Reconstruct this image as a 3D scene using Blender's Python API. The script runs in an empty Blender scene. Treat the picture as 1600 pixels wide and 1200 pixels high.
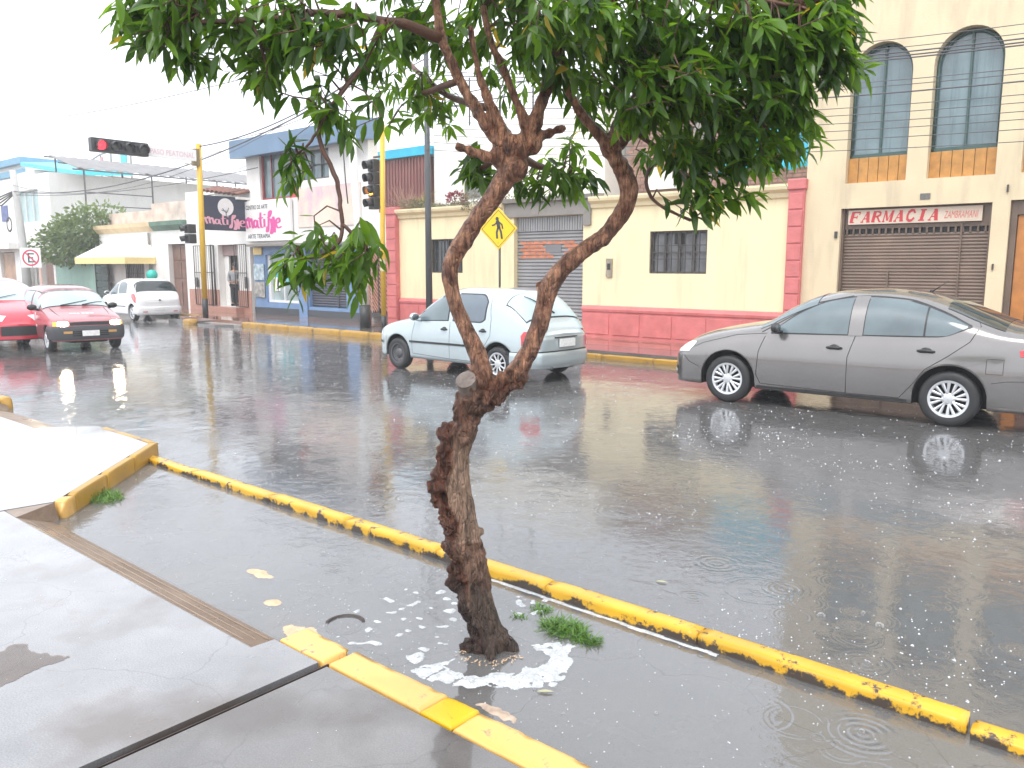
import bpy, bmesh, math, random
import numpy as np
from mathutils import Vector, Matrix, noise

S = bpy.context.scene
C = S.collection
PI = math.pi
rnd = random.Random(7)

# ------------------------------------------------------------------ camera
YAW, PITCH, ROLL = math.radians(40.3), math.radians(8.3), math.radians(0.1)
cd = bpy.data.cameras.new('camera')
cam = bpy.data.objects.new('camera', cd)
C.objects.link(cam)
cam.location = (0, 0, 1.75)
cam.matrix_world = (Matrix.Translation((0, 0, 1.75)) @ Matrix.Rotation(YAW, 4, 'Z') @
                    Matrix.Rotation(PI / 2 - PITCH, 4, 'X') @ Matrix.Rotation(ROLL, 4, 'Z'))
cd.sensor_width = 36.0
cd.lens = 36.0 * 1250 / 1600
cd.clip_start = 0.05
cd.clip_end = 2000
S.camera = cam

# ------------------------------------------------------------------ sky and sun
w = bpy.data.worlds.new('World')
S.world = w
w.use_nodes = True
nt = w.node_tree
nt.nodes.clear()
sky = nt.nodes.new('ShaderNodeTexSky')
sky.sky_type = 'NISHITA'
sky.sun_disc = False
sky.sun_elevation = math.radians(55)
sky.sun_rotation = math.radians(200)
sky.air_density = 1.0
sky.dust_density = 4.0
hs = nt.nodes.new('ShaderNodeHueSaturation')
hs.inputs['Saturation'].default_value = 0.12
mixw = nt.nodes.new('ShaderNodeMix')
mixw.data_type = 'RGBA'
mixw.inputs[0].default_value = 0.8
mixw.inputs[7].default_value = (9.5, 9.95, 10.7, 1)
bg = nt.nodes.new('ShaderNodeBackground')
bg.inputs['Strength'].default_value = 0.115
wo = nt.nodes.new('ShaderNodeOutputWorld')
nt.links.new(sky.outputs[0], hs.inputs['Color'])
nt.links.new(hs.outputs[0], mixw.inputs[6])
nt.links.new(mixw.outputs[2], bg.inputs['Color'])
nt.links.new(bg.outputs[0], wo.inputs[0])

sd = bpy.data.lights.new('sun', 'SUN')
sd.energy = 1.1
sd.angle = math.radians(30)
sd.color = (1.0, 0.97, 0.93)
sun = bpy.data.objects.new('sun', sd)
C.objects.link(sun)
sun.rotation_euler = (math.radians(35), 0, math.radians(200 + 180))
S.view_settings.view_transform = 'Standard'
S.view_settings.look = 'None'
S.view_settings.exposure = 1.0
S.view_settings.gamma = 1.0
S.view_settings.use_curve_mapping = False
try:
    S.cycles.max_bounces = 8
    S.cycles.transparent_max_bounces = 12
    S.cycles.caustics_reflective = False
    S.cycles.caustics_refractive = False
    S.cycles.use_denoising = True
except Exception:
    pass

# ------------------------------------------------------------------ materials
MATS = {}

def mat(name, col, rough=0.6, metal=0.0, var=0.0, vscale=3.0, bump=0.0, bscale=40.0, coat=0.0,
        dirt=None, dirt_amt=0.0, dscale=1.5, dstretch=(1, 1, 1), emit=None, estr=0.0, trans=0.0, spec=0.5):
    if name in MATS:
        return MATS[name]
    m = bpy.data.materials.new(name)
    m.use_nodes = True
    n, l = m.node_tree.nodes, m.node_tree.links
    b = n['Principled BSDF']
    b.inputs['Roughness'].default_value = rough
    b.inputs['Metallic'].default_value = metal
    b.inputs['Coat Weight'].default_value = coat
    b.inputs['Coat Roughness'].default_value = 0.05
    b.inputs['Specular IOR Level'].default_value = spec
    c4 = (*col, 1)
    b.inputs['Base Color'].default_value = c4
    tc = n.new('ShaderNodeTexCoord')
    out = None
    if var > 0:
        nz = n.new('ShaderNodeTexNoise')
        nz.inputs['Scale'].default_value = vscale
        nz.inputs['Detail'].default_value = 6
        l.new(tc.outputs['Object'], nz.inputs['Vector'])
        mp = n.new('ShaderNodeMapRange')
        mp.inputs[1].default_value = 0.3
        mp.inputs[2].default_value = 0.7
        mp.inputs[3].default_value = 1 - var
        mp.inputs[4].default_value = 1 + var * 0.6
        l.new(nz.outputs['Fac'], mp.inputs[0])
        mu = n.new('ShaderNodeMix')
        mu.data_type = 'RGBA'
        mu.blend_type = 'MULTIPLY'
        mu.inputs[0].default_value = 1
        mu.inputs[6].default_value = c4
        l.new(mp.outputs[0], mu.inputs[7])
        out = mu.outputs[2]
    if dirt is not None:
        mg = n.new('ShaderNodeMapping')
        mg.inputs['Scale'].default_value = dstretch
        l.new(tc.outputs['Object'], mg.inputs[0])
        n2 = n.new('ShaderNodeTexNoise')
        n2.inputs['Scale'].default_value = dscale
        n2.inputs['Detail'].default_value = 8
        n2.inputs['Roughness'].default_value = 0.65
        l.new(mg.outputs[0], n2.inputs['Vector'])
        r = n.new('ShaderNodeMapRange')
        r.inputs[1].default_value = 0.5
        r.inputs[2].default_value = 0.72
        r.inputs[3].default_value = 0
        r.inputs[4].default_value = dirt_amt
        l.new(n2.outputs['Fac'], r.inputs[0])
        mx = n.new('ShaderNodeMix')
        mx.data_type = 'RGBA'
        l.new(r.outputs[0], mx.inputs[0])
        if out is not None:
            l.new(out, mx.inputs[6])
        else:
            mx.inputs[6].default_value = c4
        mx.inputs[7].default_value = (*dirt, 1)
        out = mx.outputs[2]
    if out is not None:
        l.new(out, b.inputs['Base Color'])
    if bump > 0:
        nb = n.new('ShaderNodeTexNoise')
        nb.inputs['Scale'].default_value = bscale
        nb.inputs['Detail'].default_value = 5
        l.new(tc.outputs['Object'], nb.inputs['Vector'])
        bp = n.new('ShaderNodeBump')
        bp.inputs['Strength'].default_value = bump
        bp.inputs['Distance'].default_value = 0.01
        l.new(nb.outputs['Fac'], bp.inputs['Height'])
        l.new(bp.outputs[0], b.inputs['Normal'])
    if emit:
        b.inputs['Emission Color'].default_value = (*emit, 1)
        b.inputs['Emission Strength'].default_value = estr
    MATS[name] = m
    return m

def _math(n, l, op, a, b=None, clamp=False):
    k = n.new('ShaderNodeMath')
    k.operation = op
    k.use_clamp = clamp
    for i, v in enumerate((a, b)):
        if v is None:
            continue
        if isinstance(v, (int, float)):
            k.inputs[i].default_value = v
        else:
            l.new(v, k.inputs[i])
    return k.outputs[0]

def ring_height(n, l, vec, scale, k, amp, density, rmin, rmax, width, off):
    """concentric rings around scattered points: the rings raindrops leave on water"""
    mg = n.new('ShaderNodeMapping')
    mg.inputs['Location'].default_value = (off, off * 0.7, 0)
    l.new(vec, mg.inputs[0])
    vo = n.new('ShaderNodeTexVoronoi')
    vo.voronoi_dimensions = '2D'
    vo.inputs['Scale'].default_value = scale
    vo.inputs['Randomness'].default_value = 0.75
    l.new(mg.outputs[0], vo.inputs['Vector'])
    d = _math(n, l, 'DIVIDE', vo.outputs['Distance'], scale)
    sep = n.new('ShaderNodeSeparateColor')
    l.new(vo.outputs['Color'], sep.inputs[0])
    mr = n.new('ShaderNodeMapRange')
    mr.inputs[3].default_value = rmin
    mr.inputs[4].default_value = rmax
    l.new(sep.outputs[0], mr.inputs[0])
    dd = _math(n, l, 'SUBTRACT', d, mr.outputs[0])
    ab = _math(n, l, 'ABSOLUTE', dd)
    msk = _math(n, l, 'SUBTRACT', 1.0, _math(n, l, 'DIVIDE', ab, width), True)
    msk = _math(n, l, 'MULTIPLY', msk, msk)
    on = _math(n, l, 'LESS_THAN', sep.outputs[1], density)
    s = _math(n, l, 'SINE', _math(n, l, 'MULTIPLY', dd, k))
    return _math(n, l, 'MULTIPLY', _math(n, l, 'MULTIPLY', _math(n, l, 'MULTIPLY', s, msk), on), amp)

def water_mat(name, tint, milk, milk_col, rough, wave, ring_amp, rings=()):
    m = bpy.data.materials.new(name)
    m.use_nodes = True
    n, l = m.node_tree.nodes, m.node_tree.links
    n.clear()
    out = n.new('ShaderNodeOutputMaterial')
    ge = n.new('ShaderNodeNewGeometry')
    pos = ge.outputs['Position']
    n1 = n.new('ShaderNodeTexNoise')
    n1.inputs['Scale'].default_value = 2.2
    n1.inputs['Detail'].default_value = 3
    l.new(pos, n1.inputs['Vector'])
    n2 = n.new('ShaderNodeTexNoise')
    n2.inputs['Scale'].default_value = 14
    n2.inputs['Detail'].default_value = 4
    n2.inputs['Roughness'].default_value = 0.6
    l.new(pos, n2.inputs['Vector'])
    # patches of smoother and of rain-beaten water
    n3 = n.new('ShaderNodeTexNoise')
    n3.inputs['Scale'].default_value = 0.55
    n3.inputs['Detail'].default_value = 4
    l.new(pos, n3.inputs['Vector'])
    pr = n.new('ShaderNodeMapRange')
    pr.inputs[1].default_value = 0.38
    pr.inputs[2].default_value = 0.66
    pr.inputs[3].default_value = 0.35
    pr.inputs[4].default_value = 1.5
    l.new(n3.outputs['Fac'], pr.inputs[0])
    h = _math(n, l, 'MULTIPLY', n1.outputs['Fac'], 0.004 * wave)
    h2 = _math(n, l, 'MULTIPLY', _math(n, l, 'MULTIPLY', n2.outputs['Fac'], 0.0014 * wave), pr.outputs[0])
    h = _math(n, l, 'ADD', h, h2)
    for (sc, k, a, de, r0, r1, wd, off) in ((3.2, 260, 0.00016, .5, .02, .12, .055, 0), (7.0, 420, 0.00010, .6, .01, .05, .03, 3.1),
                                            (1.6, 170, 0.00020, .35, .05, .20, .07, 7.7)):
        h = _math(n, l, 'ADD', h, ring_height(n, l, pos, sc, k, a * ring_amp, de, r0, r1, wd, off))
    for (cx, cy, R_, k, am) in rings:
        # one big drop: rings round a fixed spot, dying out at R_
        df = n.new('ShaderNodeVectorMath')
        df.operation = 'DISTANCE'
        l.new(pos, df.inputs[0])
        df.inputs[1].default_value = (cx, cy, 0)
        d_ = df.outputs['Value']
        fall = _math(n, l, 'SUBTRACT', 1.0, _math(n, l, 'DIVIDE', d_, R_), True)
        wv = _math(n, l, 'MULTIPLY', _math(n, l, 'SINE', _math(n, l, 'MULTIPLY', d_, 2 * PI * k / R_)), _math(n, l, 'POWER', fall, 0.6))
        h = _math(n, l, 'ADD', h, _math(n, l, 'MULTIPLY', wv, am))
    bp = n.new('ShaderNodeBump')
    bp.inputs['Strength'].default_value = 1.0
    bp.inputs['Distance'].default_value = 1.0
    l.new(h, bp.inputs['Height'])
    fr = n.new('ShaderNodeFresnel')
    fr.inputs['IOR'].default_value = 1.75
    l.new(bp.outputs[0], fr.inputs['Normal'])
    gl = n.new('ShaderNodeBsdfGlossy')
    gl.inputs['Roughness'].default_value = rough
    gl.inputs['Color'].default_value = (0.97, 0.98, 1, 1)
    l.new(bp.outputs[0], gl.inputs['Normal'])
    tr = n.new('ShaderNodeBsdfTransparent')
    tr.inputs['Color'].default_value = (*tint, 1)
    di = n.new('ShaderNodeBsdfDiffuse')
    di.inputs['Color'].default_value = (*milk_col, 1)
    m1 = n.new('ShaderNodeMixShader')
    m1.inputs[0].default_value = milk
    l.new(tr.outputs[0], m1.inputs[1])
    l.new(di.outputs[0], m1.inputs[2])
    m2 = n.new('ShaderNodeMixShader')
    l.new(fr.outputs[0], m2.inputs[0])
    l.new(m1.outputs[0], m2.inputs[1])
    l.new(gl.outputs[0], m2.inputs[2])
    l.new(m2.outputs[0], out.inputs[0])
    MATS[name] = m
    return m

def ground_mat(name, c1, c2, rough=0.5, scale=3.0, grain=180.0, bump=0.35, wet_lo=0.08, wet_hi=0.5, cracks=0.0, stain=None, coat=0.0, bd=0.004):
    m = bpy.data.materials.new(name)
    m.use_nodes = True
    n, l = m.node_tree.nodes, m.node_tree.links
    b = n['Principled BSDF']
    ge = n.new('ShaderNodeNewGeometry')
    pos = ge.outputs['Position']
    a = n.new('ShaderNodeTexNoise')
    a.inputs['Scale'].default_value = scale
    a.inputs['Detail'].default_value = 8
    a.inputs['Roughness'].default_value = 0.6
    l.new(pos, a.inputs['Vector'])
    g = n.new('ShaderNodeTexNoise')
    g.inputs['Scale'].default_value = grain
    g.inputs['Detail'].default_value = 3
    l.new(pos, g.inputs['Vector'])
    ra = n.new('ShaderNodeMapRange')
    ra.inputs[1].default_value = 0.33
    ra.inputs[2].default_value = 0.68
    l.new(a.outputs['Fac'], ra.inputs[0])
    mx = n.new('ShaderNodeMix')
    mx.data_type = 'RGBA'
    l.new(ra.outputs[0], mx.inputs[0])
    mx.inputs[6].default_value = (*c1, 1)
    mx.inputs[7].default_value = (*c2, 1)
    gm = n.new('ShaderNodeMapRange')
    gm.inputs[1].default_value = 0.3
    gm.inputs[2].default_value = 0.7
    gm.inputs[3].default_value = 0.8
    gm.inputs[4].default_value = 1.2
    l.new(g.outputs['Fac'], gm.inputs[0])
    mu = n.new('ShaderNodeMix')
    mu.data_type = 'RGBA'
    mu.blend_type = 'MULTIPLY'
    mu.inputs[0].default_value = 1
    l.new(mx.outputs[2], mu.inputs[6])
    l.new(gm.outputs[0], mu.inputs[7])
    col = mu.outputs[2]
    if cracks > 0:
        nw = n.new('ShaderNodeTexNoise')
        nw.inputs['Scale'].default_value = 2.5
        nw.inputs['Detail'].default_value = 5
        l.new(pos, nw.inputs['Vector'])
        va = n.new('ShaderNodeVectorMath')
        va.operation = 'MULTIPLY_ADD'
        va.inputs[1].default_value = (0.5, 0.5, 0.0)
        l.new(nw.outputs['Color'], va.inputs[0])
        l.new(pos, va.inputs[2])
        vo = n.new('ShaderNodeTexVoronoi')
        vo.feature = 'DISTANCE_TO_EDGE'
        vo.voronoi_dimensions = '2D'
        vo.inputs['Scale'].default_value = 1.3
        l.new(va.outputs[0], vo.inputs['Vector'])
        cr = n.new('ShaderNodeMapRange')
        cr.inputs[1].default_value = 0.0
        cr.inputs[2].default_value = 0.008
        cr.inputs[3].default_value = cracks
        cr.inputs[4].default_value = 0
        l.new(vo.outputs['Distance'], cr.inputs[0])
        m3 = n.new('ShaderNodeMix')
        m3.data_type = 'RGBA'
        l.new(cr.outputs[0], m3.inputs[0])
        l.new(col, m3.inputs[6])
        m3.inputs[7].default_value = (0.02, 0.018, 0.016, 1)
        col = m3.outputs[2]
    if stain:
        (sc, amt, lo, hi) = stain
        ns = n.new('ShaderNodeTexNoise')
        ns.inputs['Scale'].default_value = 1.7
        ns.inputs['Detail'].default_value = 7
        mp_ = n.new('ShaderNodeMapping')
        mp_.inputs['Location'].default_value = (11.3, 4.1, 0)
        l.new(pos, mp_.inputs[0])
        l.new(mp_.outputs[0], ns.inputs['Vector'])
        rs = n.new('ShaderNodeMapRange')
        rs.inputs[1].default_value = lo
        rs.inputs[2].default_value = hi
        rs.inputs[4].default_value = amt
        l.new(ns.outputs['Fac'], rs.inputs[0])
        m4 = n.new('ShaderNodeMix')
        m4.data_type = 'RGBA'
        l.new(rs.outputs[0], m4.inputs[0])
        l.new(col, m4.inputs[6])
        m4.inputs[7].default_value = (*sc, 1)
        col = m4.outputs[2]
    l.new(col, b.inputs['Base Color'])
    # wet film: smooth where water stands, rougher where the grain comes through
    wn = n.new('ShaderNodeTexNoise')
    wn.inputs['Scale'].default_value = 1.6
    wn.inputs['Detail'].default_value = 6
    l.new(pos, wn.inputs['Vector'])
    wr = n.new('ShaderNodeMapRange')
    wr.inputs[1].default_value = 0.42
    wr.inputs[2].default_value = 0.62
    wr.inputs[3].default_value = wet_lo
    wr.inputs[4].default_value = wet_hi
    l.new(wn.outputs['Fac'], wr.inputs[0])
    l.new(wr.outputs[0], b.inputs['Roughness'])
    b.inputs['Coat Weight'].default_value = coat
    b.inputs['Coat Roughness'].default_value = 0.06
    wv = n.new('ShaderNodeTexNoise')
    wv.inputs['Scale'].default_value = 9
    wv.inputs['Detail'].default_value = 3
    l.new(pos, wv.inputs['Vector'])
    hh = _math(n, l, 'ADD', _math(n, l, 'MULTIPLY', g.outputs['Fac'], 0.25), _math(n, l, 'MULTIPLY', wv.outputs['Fac'], 0.6))
    bp = n.new('ShaderNodeBump')
    bp.inputs['Strength'].default_value = bump
    bp.inputs['Distance'].default_value = bd
    l.new(hh, bp.inputs['Height'])
    l.new(bp.outputs[0], b.inputs['Normal'])
    MATS[name] = m
    return m

def paint_worn(name, paint, under, lo=0.55, hi=0.6, scale=9.0, rough=0.35, zlo=None, zhi=None):
    """painted concrete whose paint is chipped; with zlo/zhi the foot of the kerb is chipped most"""
    m = bpy.data.materials.new(name)
    m.use_nodes = True
    n, l = m.node_tree.nodes, m.node_tree.links
    b = n['Principled BSDF']
    b.inputs['Roughness'].default_value = rough
    ge = n.new('ShaderNodeNewGeometry')
    nz = n.new('ShaderNodeTexNoise')
    nz.inputs['Scale'].default_value = scale
    nz.inputs['Detail'].default_value = 9
    nz.inputs['Roughness'].default_value = 0.7
    l.new(ge.outputs['Position'], nz.inputs['Vector'])
    f = nz.outputs['Fac']
    if zlo is not None:
        sp = n.new('ShaderNodeSeparateXYZ')
        l.new(ge.outputs['Position'], sp.inputs[0])
        zr = n.new('ShaderNodeMapRange')
        zr.inputs[1].default_value = zlo
        zr.inputs[2].default_value = zhi
        zr.inputs[3].default_value = 0.14
        zr.inputs[4].default_value = -0.04
        l.new(sp.outputs[2], zr.inputs[0])
        f = _math(n, l, 'ADD', f, zr.outputs[0])
    r = n.new('ShaderNodeMapRange')
    r.inputs[1].default_value = lo
    r.inputs[2].default_value = hi
    l.new(f, r.inputs[0])
    v2 = n.new('ShaderNodeTexNoise')
    v2.inputs['Scale'].default_value = 3
    v2.inputs['Detail'].default_value = 5
    l.new(ge.outputs['Position'], v2.inputs['Vector'])
    vr = n.new('ShaderNodeMapRange')
    vr.inputs[1].default_value = 0.3
    vr.inputs[2].default_value = 0.7
    vr.inputs[3].default_value = 0.82
    vr.inputs[4].default_value = 1.12
    l.new(v2.outputs['Fac'], vr.inputs[0])
    mu = n.new('ShaderNodeMix')
    mu.data_type = 'RGBA'
    mu.blend_type = 'MULTIPLY'
    mu.inputs[0].default_value = 1
    mu.inputs[6].default_value = (*paint, 1)
    l.new(vr.outputs[0], mu.inputs[7])
    mx = n.new('ShaderNodeMix')
    mx.data_type = 'RGBA'
    l.new(r.outputs[0], mx.inputs[0])
    l.new(mu.outputs[2], mx.inputs[6])
    mx.inputs[7].default_value = (*under, 1)
    l.new(mx.outputs[2], b.inputs['Base Color'])
    bp = n.new('ShaderNodeBump')
    bp.inputs['Strength'].default_value = 0.5
    bp.inputs['Distance'].default_value = 0.004
    l.new(nz.outputs['Fac'], bp.inputs['Height'])
    l.new(bp.outputs[0], b.inputs['Normal'])
    MATS[name] = m
    return m

def leaf_mat(name, dark, light, rough=0.3, trans=0.35):
    m = bpy.data.materials.new(name)
    m.use_nodes = True
    n, l = m.node_tree.nodes, m.node_tree.links
    b = n['Principled BSDF']
    out = n['Material Output']
    b.inputs['Roughness'].default_value = rough
    at = n.new('ShaderNodeAttribute')
    at.attribute_name = 'tone'
    nz = n.new('ShaderNodeTexNoise')
    nz.inputs['Scale'].default_value = 2.5
    ge = n.new('ShaderNodeNewGeometry')
    l.new(ge.outputs['Position'], nz.inputs['Vector'])
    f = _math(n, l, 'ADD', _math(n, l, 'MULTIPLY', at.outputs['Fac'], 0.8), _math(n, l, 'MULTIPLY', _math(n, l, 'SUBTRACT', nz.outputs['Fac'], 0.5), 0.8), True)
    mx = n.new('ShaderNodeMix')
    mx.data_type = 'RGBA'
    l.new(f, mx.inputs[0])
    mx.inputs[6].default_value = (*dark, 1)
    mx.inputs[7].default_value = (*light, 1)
    yr = n.new('ShaderNodeMapRange')      # the odd yellowed leaf
    yr.inputs[1].default_value = 1.2
    yr.inputs[2].default_value = 1.4
    l.new(at.outputs['Fac'], yr.inputs[0])
    my = n.new('ShaderNodeMix')
    my.data_type = 'RGBA'
    l.new(yr.outputs[0], my.inputs[0])
    l.new(mx.outputs[2], my.inputs[6])
    my.inputs[7].default_value = (.34, .26, .05, 1)
    mx = my
    l.new(mx.outputs[2], b.inputs['Base Color'])
    tl = n.new('ShaderNodeBsdfTranslucent')
    mt = n.new('ShaderNodeMix')
    mt.data_type = 'RGBA'
    mt.blend_type = 'MULTIPLY'
    mt.inputs[0].default_value = 1
    l.new(mx.outputs[2], mt.inputs[6])
    mt.inputs[7].default_value = (2.6, 2.4, 0.8, 1)
    l.new(mt.outputs[2], tl.inputs['Color'])
    ms = n.new('ShaderNodeMixShader')
    ms.inputs[0].default_value = trans
    l.new(b.outputs[0], ms.inputs[1])
    l.new(tl.outputs[0], ms.inputs[2])
    l.new(ms.outputs[0], out.inputs[0])
    MATS[name] = m
    return m

# ------------------------------------------------------------------ mesh helpers
ROOTLOC = {}

def rl(o):
    while o.parent is not None:
        o = o.parent
    return ROOTLOC.get(o.name, Vector((0, 0, 0)))

class MB:
    """collects shapes into one mesh; vertices are given in world coordinates unless local=True"""
    def __init__(s):
        s.v, s.f, s.mi, s.sm = [], [], [], []
        s.cur, s.smooth = 0, False

    def add(s, vs, fs):
        o = len(s.v)
        s.v.extend([tuple(p) for p in vs])
        for f in fs:
            s.f.append(tuple(i + o for i in f))
            s.mi.append(s.cur)
            s.sm.append(s.smooth)
        return s

    def box(s, x0, x1, y0, y1, z0, z1):
        return s.add([(x0, y0, z0), (x1, y0, z0), (x1, y1, z0), (x0, y1, z0), (x0, y0, z1), (x1, y0, z1), (x1, y1, z1), (x0, y1, z1)],
                     [(0, 3, 2, 1), (4, 5, 6, 7), (0, 1, 5, 4), (1, 2, 6, 5), (2, 3, 7, 6), (3, 0, 4, 7)])

    def rbox(s, x0, x1, y0, y1, z0, z1, b=0.01):
        """box with chamfered edges"""
        bm = bmesh.new()
        bmesh.ops.create_cube(bm, size=1)
        for v in bm.verts:
            v.co = Vector((x0 + (v.co.x + .5) * (x1 - x0), y0 + (v.co.y + .5) * (y1 - y0), z0 + (v.co.z + .5) * (z1 - z0)))
        bmesh.ops.bevel(bm, geom=bm.edges[:], offset=b, segments=2, affect='EDGES', profile=0.5)
        bm.verts.index_update()
        s.add([v.co[:] for v in bm.verts], [[v.index for v in f.verts] for f in bm.faces])
        bm.free()
        return s

    def quad(s, a, b, c, d):
        return s.add([a, b, c, d], [(0, 1, 2, 3)])

    def prism(s, poly, axis, a, b):
        """extrude a polygon given in the two other axes from a to b"""
        def P(p, t):
            return {'x': (t, p[0], p[1]), 'y': (p[0], t, p[1]), 'z': (p[0], p[1], t)}[axis]
        n = len(poly)
        return s.add([P(p, a) for p in poly] + [P(p, b) for p in poly],
                     [tuple(range(n)), tuple(range(2 * n - 1, n - 1, -1))] + [(i, i + n, (i + 1) % n + n, (i + 1) % n) for i in range(n)])

    def tube(s, pts, rad, seg=8, caps=True, flat=False):
        pts = [Vector(p) for p in pts]
        R = rad if isinstance(rad, (list, tuple)) else [rad] * len(pts)
        sm = s.smooth
        s.smooth = not flat
        rings = []
        up = None
        for i, p in enumerate(pts):
            t = (pts[min(i + 1, len(pts) - 1)] - pts[max(i - 1, 0)]).normalized()
            if up is None:
                up = t.orthogonal().normalized()
            up = (up - t * up.dot(t)).normalized()
            sd_ = t.cross(up)
            rings.append([p + (up * math.cos(2 * PI * k / seg) + sd_ * math.sin(2 * PI * k / seg)) * R[i] for k in range(seg)])
        vs = [q for r in rings for q in r]
        fs = []
        for i in range(len(pts) - 1):
            for k in range(seg):
                a, b = i * seg + k, i * seg + (k + 1) % seg
                fs.append((a, b, b + seg, a + seg))
        if caps:
            fs.append(tuple(range(seg - 1, -1, -1)))
            fs.append(tuple(len(vs) - seg + k for k in range(seg)))
        s.add(vs, fs)
        s.smooth = sm
        return s

    def cyl(s, c, axis, r, h, seg=16):
        c = Vector(c)
        d = {'x': Vector((1, 0, 0)), 'y': Vector((0, 1, 0)), 'z': Vector((0, 0, 1))}[axis]
        return s.tube([c - d * h / 2, c + d * h / 2], r, seg)

    def ball(s, c, r, su=8, sv=6, sq=(1, 1, 1)):
        vs = [(c[0], c[1], c[2] + r * sq[2])]
        for j in range(1, sv):
            for i in range(su):
                a, b = 2 * PI * i / su, PI * j / sv
                vs.append((c[0] + r * sq[0] * math.sin(b) * math.cos(a), c[1] + r * sq[1] * math.sin(b) * math.sin(a), c[2] + r * sq[2] * math.cos(b)))
        vs.append((c[0], c[1], c[2] - r * sq[2]))
        fs = [(0, 1 + i, 1 + (i + 1) % su) for i in range(su)]
        for j in range(sv - 2):
            for i in range(su):
                a, b = 1 + j * su + i, 1 + j * su + (i + 1) % su
                fs.append((a, a + su, b + su, b))
        e = len(vs) - 1
        fs += [(e, 1 + (sv - 2) * su + (i + 1) % su, 1 + (sv - 2) * su + i) for i in range(su)]
        sm = s.smooth
        s.smooth = True
        s.add(vs, fs)
        s.smooth = sm
        return s

    def mesh(s, name, mats, loc):
        me = bpy.data.meshes.new(name)
        L = Vector(loc)
        me.from_pydata([(p[0] - L.x, p[1] - L.y, p[2] - L.z) for p in s.v], [], s.f)
        for m in mats:
            me.materials.append(m)
        me.polygons.foreach_set('material_index', s.mi)
        me.polygons.foreach_set('use_smooth', s.sm)
        me.update()
        return me

    def build(s, name, m, parent=None, local=False, loc=None, fixn=True):
        mats = m if isinstance(m, (list, tuple)) else [m]
        if parent is not None:
            L = (0, 0, 0) if local else rl(parent)
        else:
            L = loc if loc is not None else (0, 0, 0)
        me = s.mesh(name, mats, L)
        if fixn:
            bm = bmesh.new()
            bm.from_mesh(me)
            bmesh.ops.recalc_face_normals(bm, faces=bm.faces[:])
            bm.to_mesh(me)
            bm.free()
        o = bpy.data.objects.new(name, me)
        C.objects.link(o)
        if parent is not None:
            o.parent = parent
        else:
            o.location = L
            ROOTLOC[o.name] = Vector(L)
        return o

def tag(o, label=None, cat=None, group=None, kind=None):
    if label:
        o['label'] = label
    if cat:
        o['category'] = cat
    if group:
        o['group'] = group
    if kind:
        o['kind'] = kind
    return o

def thing(name, label, cat, loc=(0, 0, 0), group=None, rotz=0):
    o = bpy.data.objects.new(name, None)
    o.empty_display_size = 0.2
    C.objects.link(o)
    o.location = loc
    o.rotation_euler = (0, 0, rotz)
    ROOTLOC[o.name] = Vector(loc)
    return tag(o, label, cat, group)

def struct(name, mb, m, loc=None):
    return tag(mb.build(name, m, loc=loc), kind='structure')

def box(name, m, parent, x0, x1, y0, y1, z0, z1, b=0):
    q = MB()
    q.rbox(x0, x1, y0, y1, z0, z1, b) if b else q.box(x0, x1, y0, y1, z0, z1)
    return q.build(name, m, parent)

def copy_tree(o, parent=None):
    c = o.copy()
    C.objects.link(c)
    c.parent = parent
    for ch in [k for k in CH.get(o.name, [])]:
        copy_tree(ch, c)
    return c
CH = {}

def catmull(pts, sub=6):
    P = [np.array(p, float) for p in pts]
    P = [2 * P[0] - P[1]] + P + [2 * P[-1] - P[-2]]
    out = []
    for i in range(1, len(P) - 2):
        for k in range(sub):
            t = k / sub
            out.append(tuple(0.5 * (2 * P[i] + (P[i + 1] - P[i - 1]) * t + (2 * P[i - 1] - 5 * P[i] + 4 * P[i + 1] - P[i + 2]) * t * t + (3 * P[i] - P[i - 1] - 3 * P[i + 1] + P[i + 2]) * t ** 3)))
    out.append(tuple(P[-2]))
    return out

# ------------------------------------------------------------------ palette
asphalt = ground_mat('wet_asphalt', (0.075, 0.073, 0.072), (0.13, 0.122, 0.115), scale=1.2, grain=160, bump=0.6, wet_lo=.15, wet_hi=.5)
strip_m = ground_mat('flooded_concrete', (0.19, 0.195, 0.20), (0.28, 0.275, 0.265), scale=2.0, grain=120, bump=0.4, cracks=0.8, stain=((0.42, 0.30, 0.2), 0.5, .6, .72))
walk_m = ground_mat('wet_concrete', (0.155, 0.152, 0.156), (0.22, 0.216, 0.22), scale=2.6, grain=150, bump=0.3, wet_lo=.04, wet_hi=.38, cracks=.35, stain=((0.085, 0.06, 0.045), 0.75, .52, .66), coat=.9, bd=0.003)
walk_dark_m = ground_mat('wet_concrete_darker', (0.09, 0.083, 0.08), (0.135, 0.127, 0.122), scale=2.2, grain=150, bump=0.26, wet_lo=.04, wet_hi=.34, cracks=.3, stain=((0.05, 0.034, 0.024), 0.75, .52, .66), coat=.9, bd=0.003)
walk_light_m = ground_mat('wet_concrete_pale', (0.17, 0.165, 0.16), (0.26, 0.25, 0.245), scale=1.4, grain=150, bump=0.25, wet_lo=.06, wet_hi=.26, stain=((0.09, 0.08, 0.07), 0.6, .56, .66), coat=1.0, bd=0.003)
tile_m = ground_mat('wet_red_pavement', (0.22, 0.12, 0.09), (0.30, 0.17, 0.13), scale=1.5, grain=90, bump=0.25, wet_lo=.05, wet_hi=.22, coat=0.6)
edge_m = ground_mat('wet_grey_pavement', (0.12, 0.115, 0.11), (0.17, 0.16, 0.15), scale=1.5, grain=90, bump=0.25, wet_lo=.05, wet_hi=.22, coat=0.5)
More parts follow.
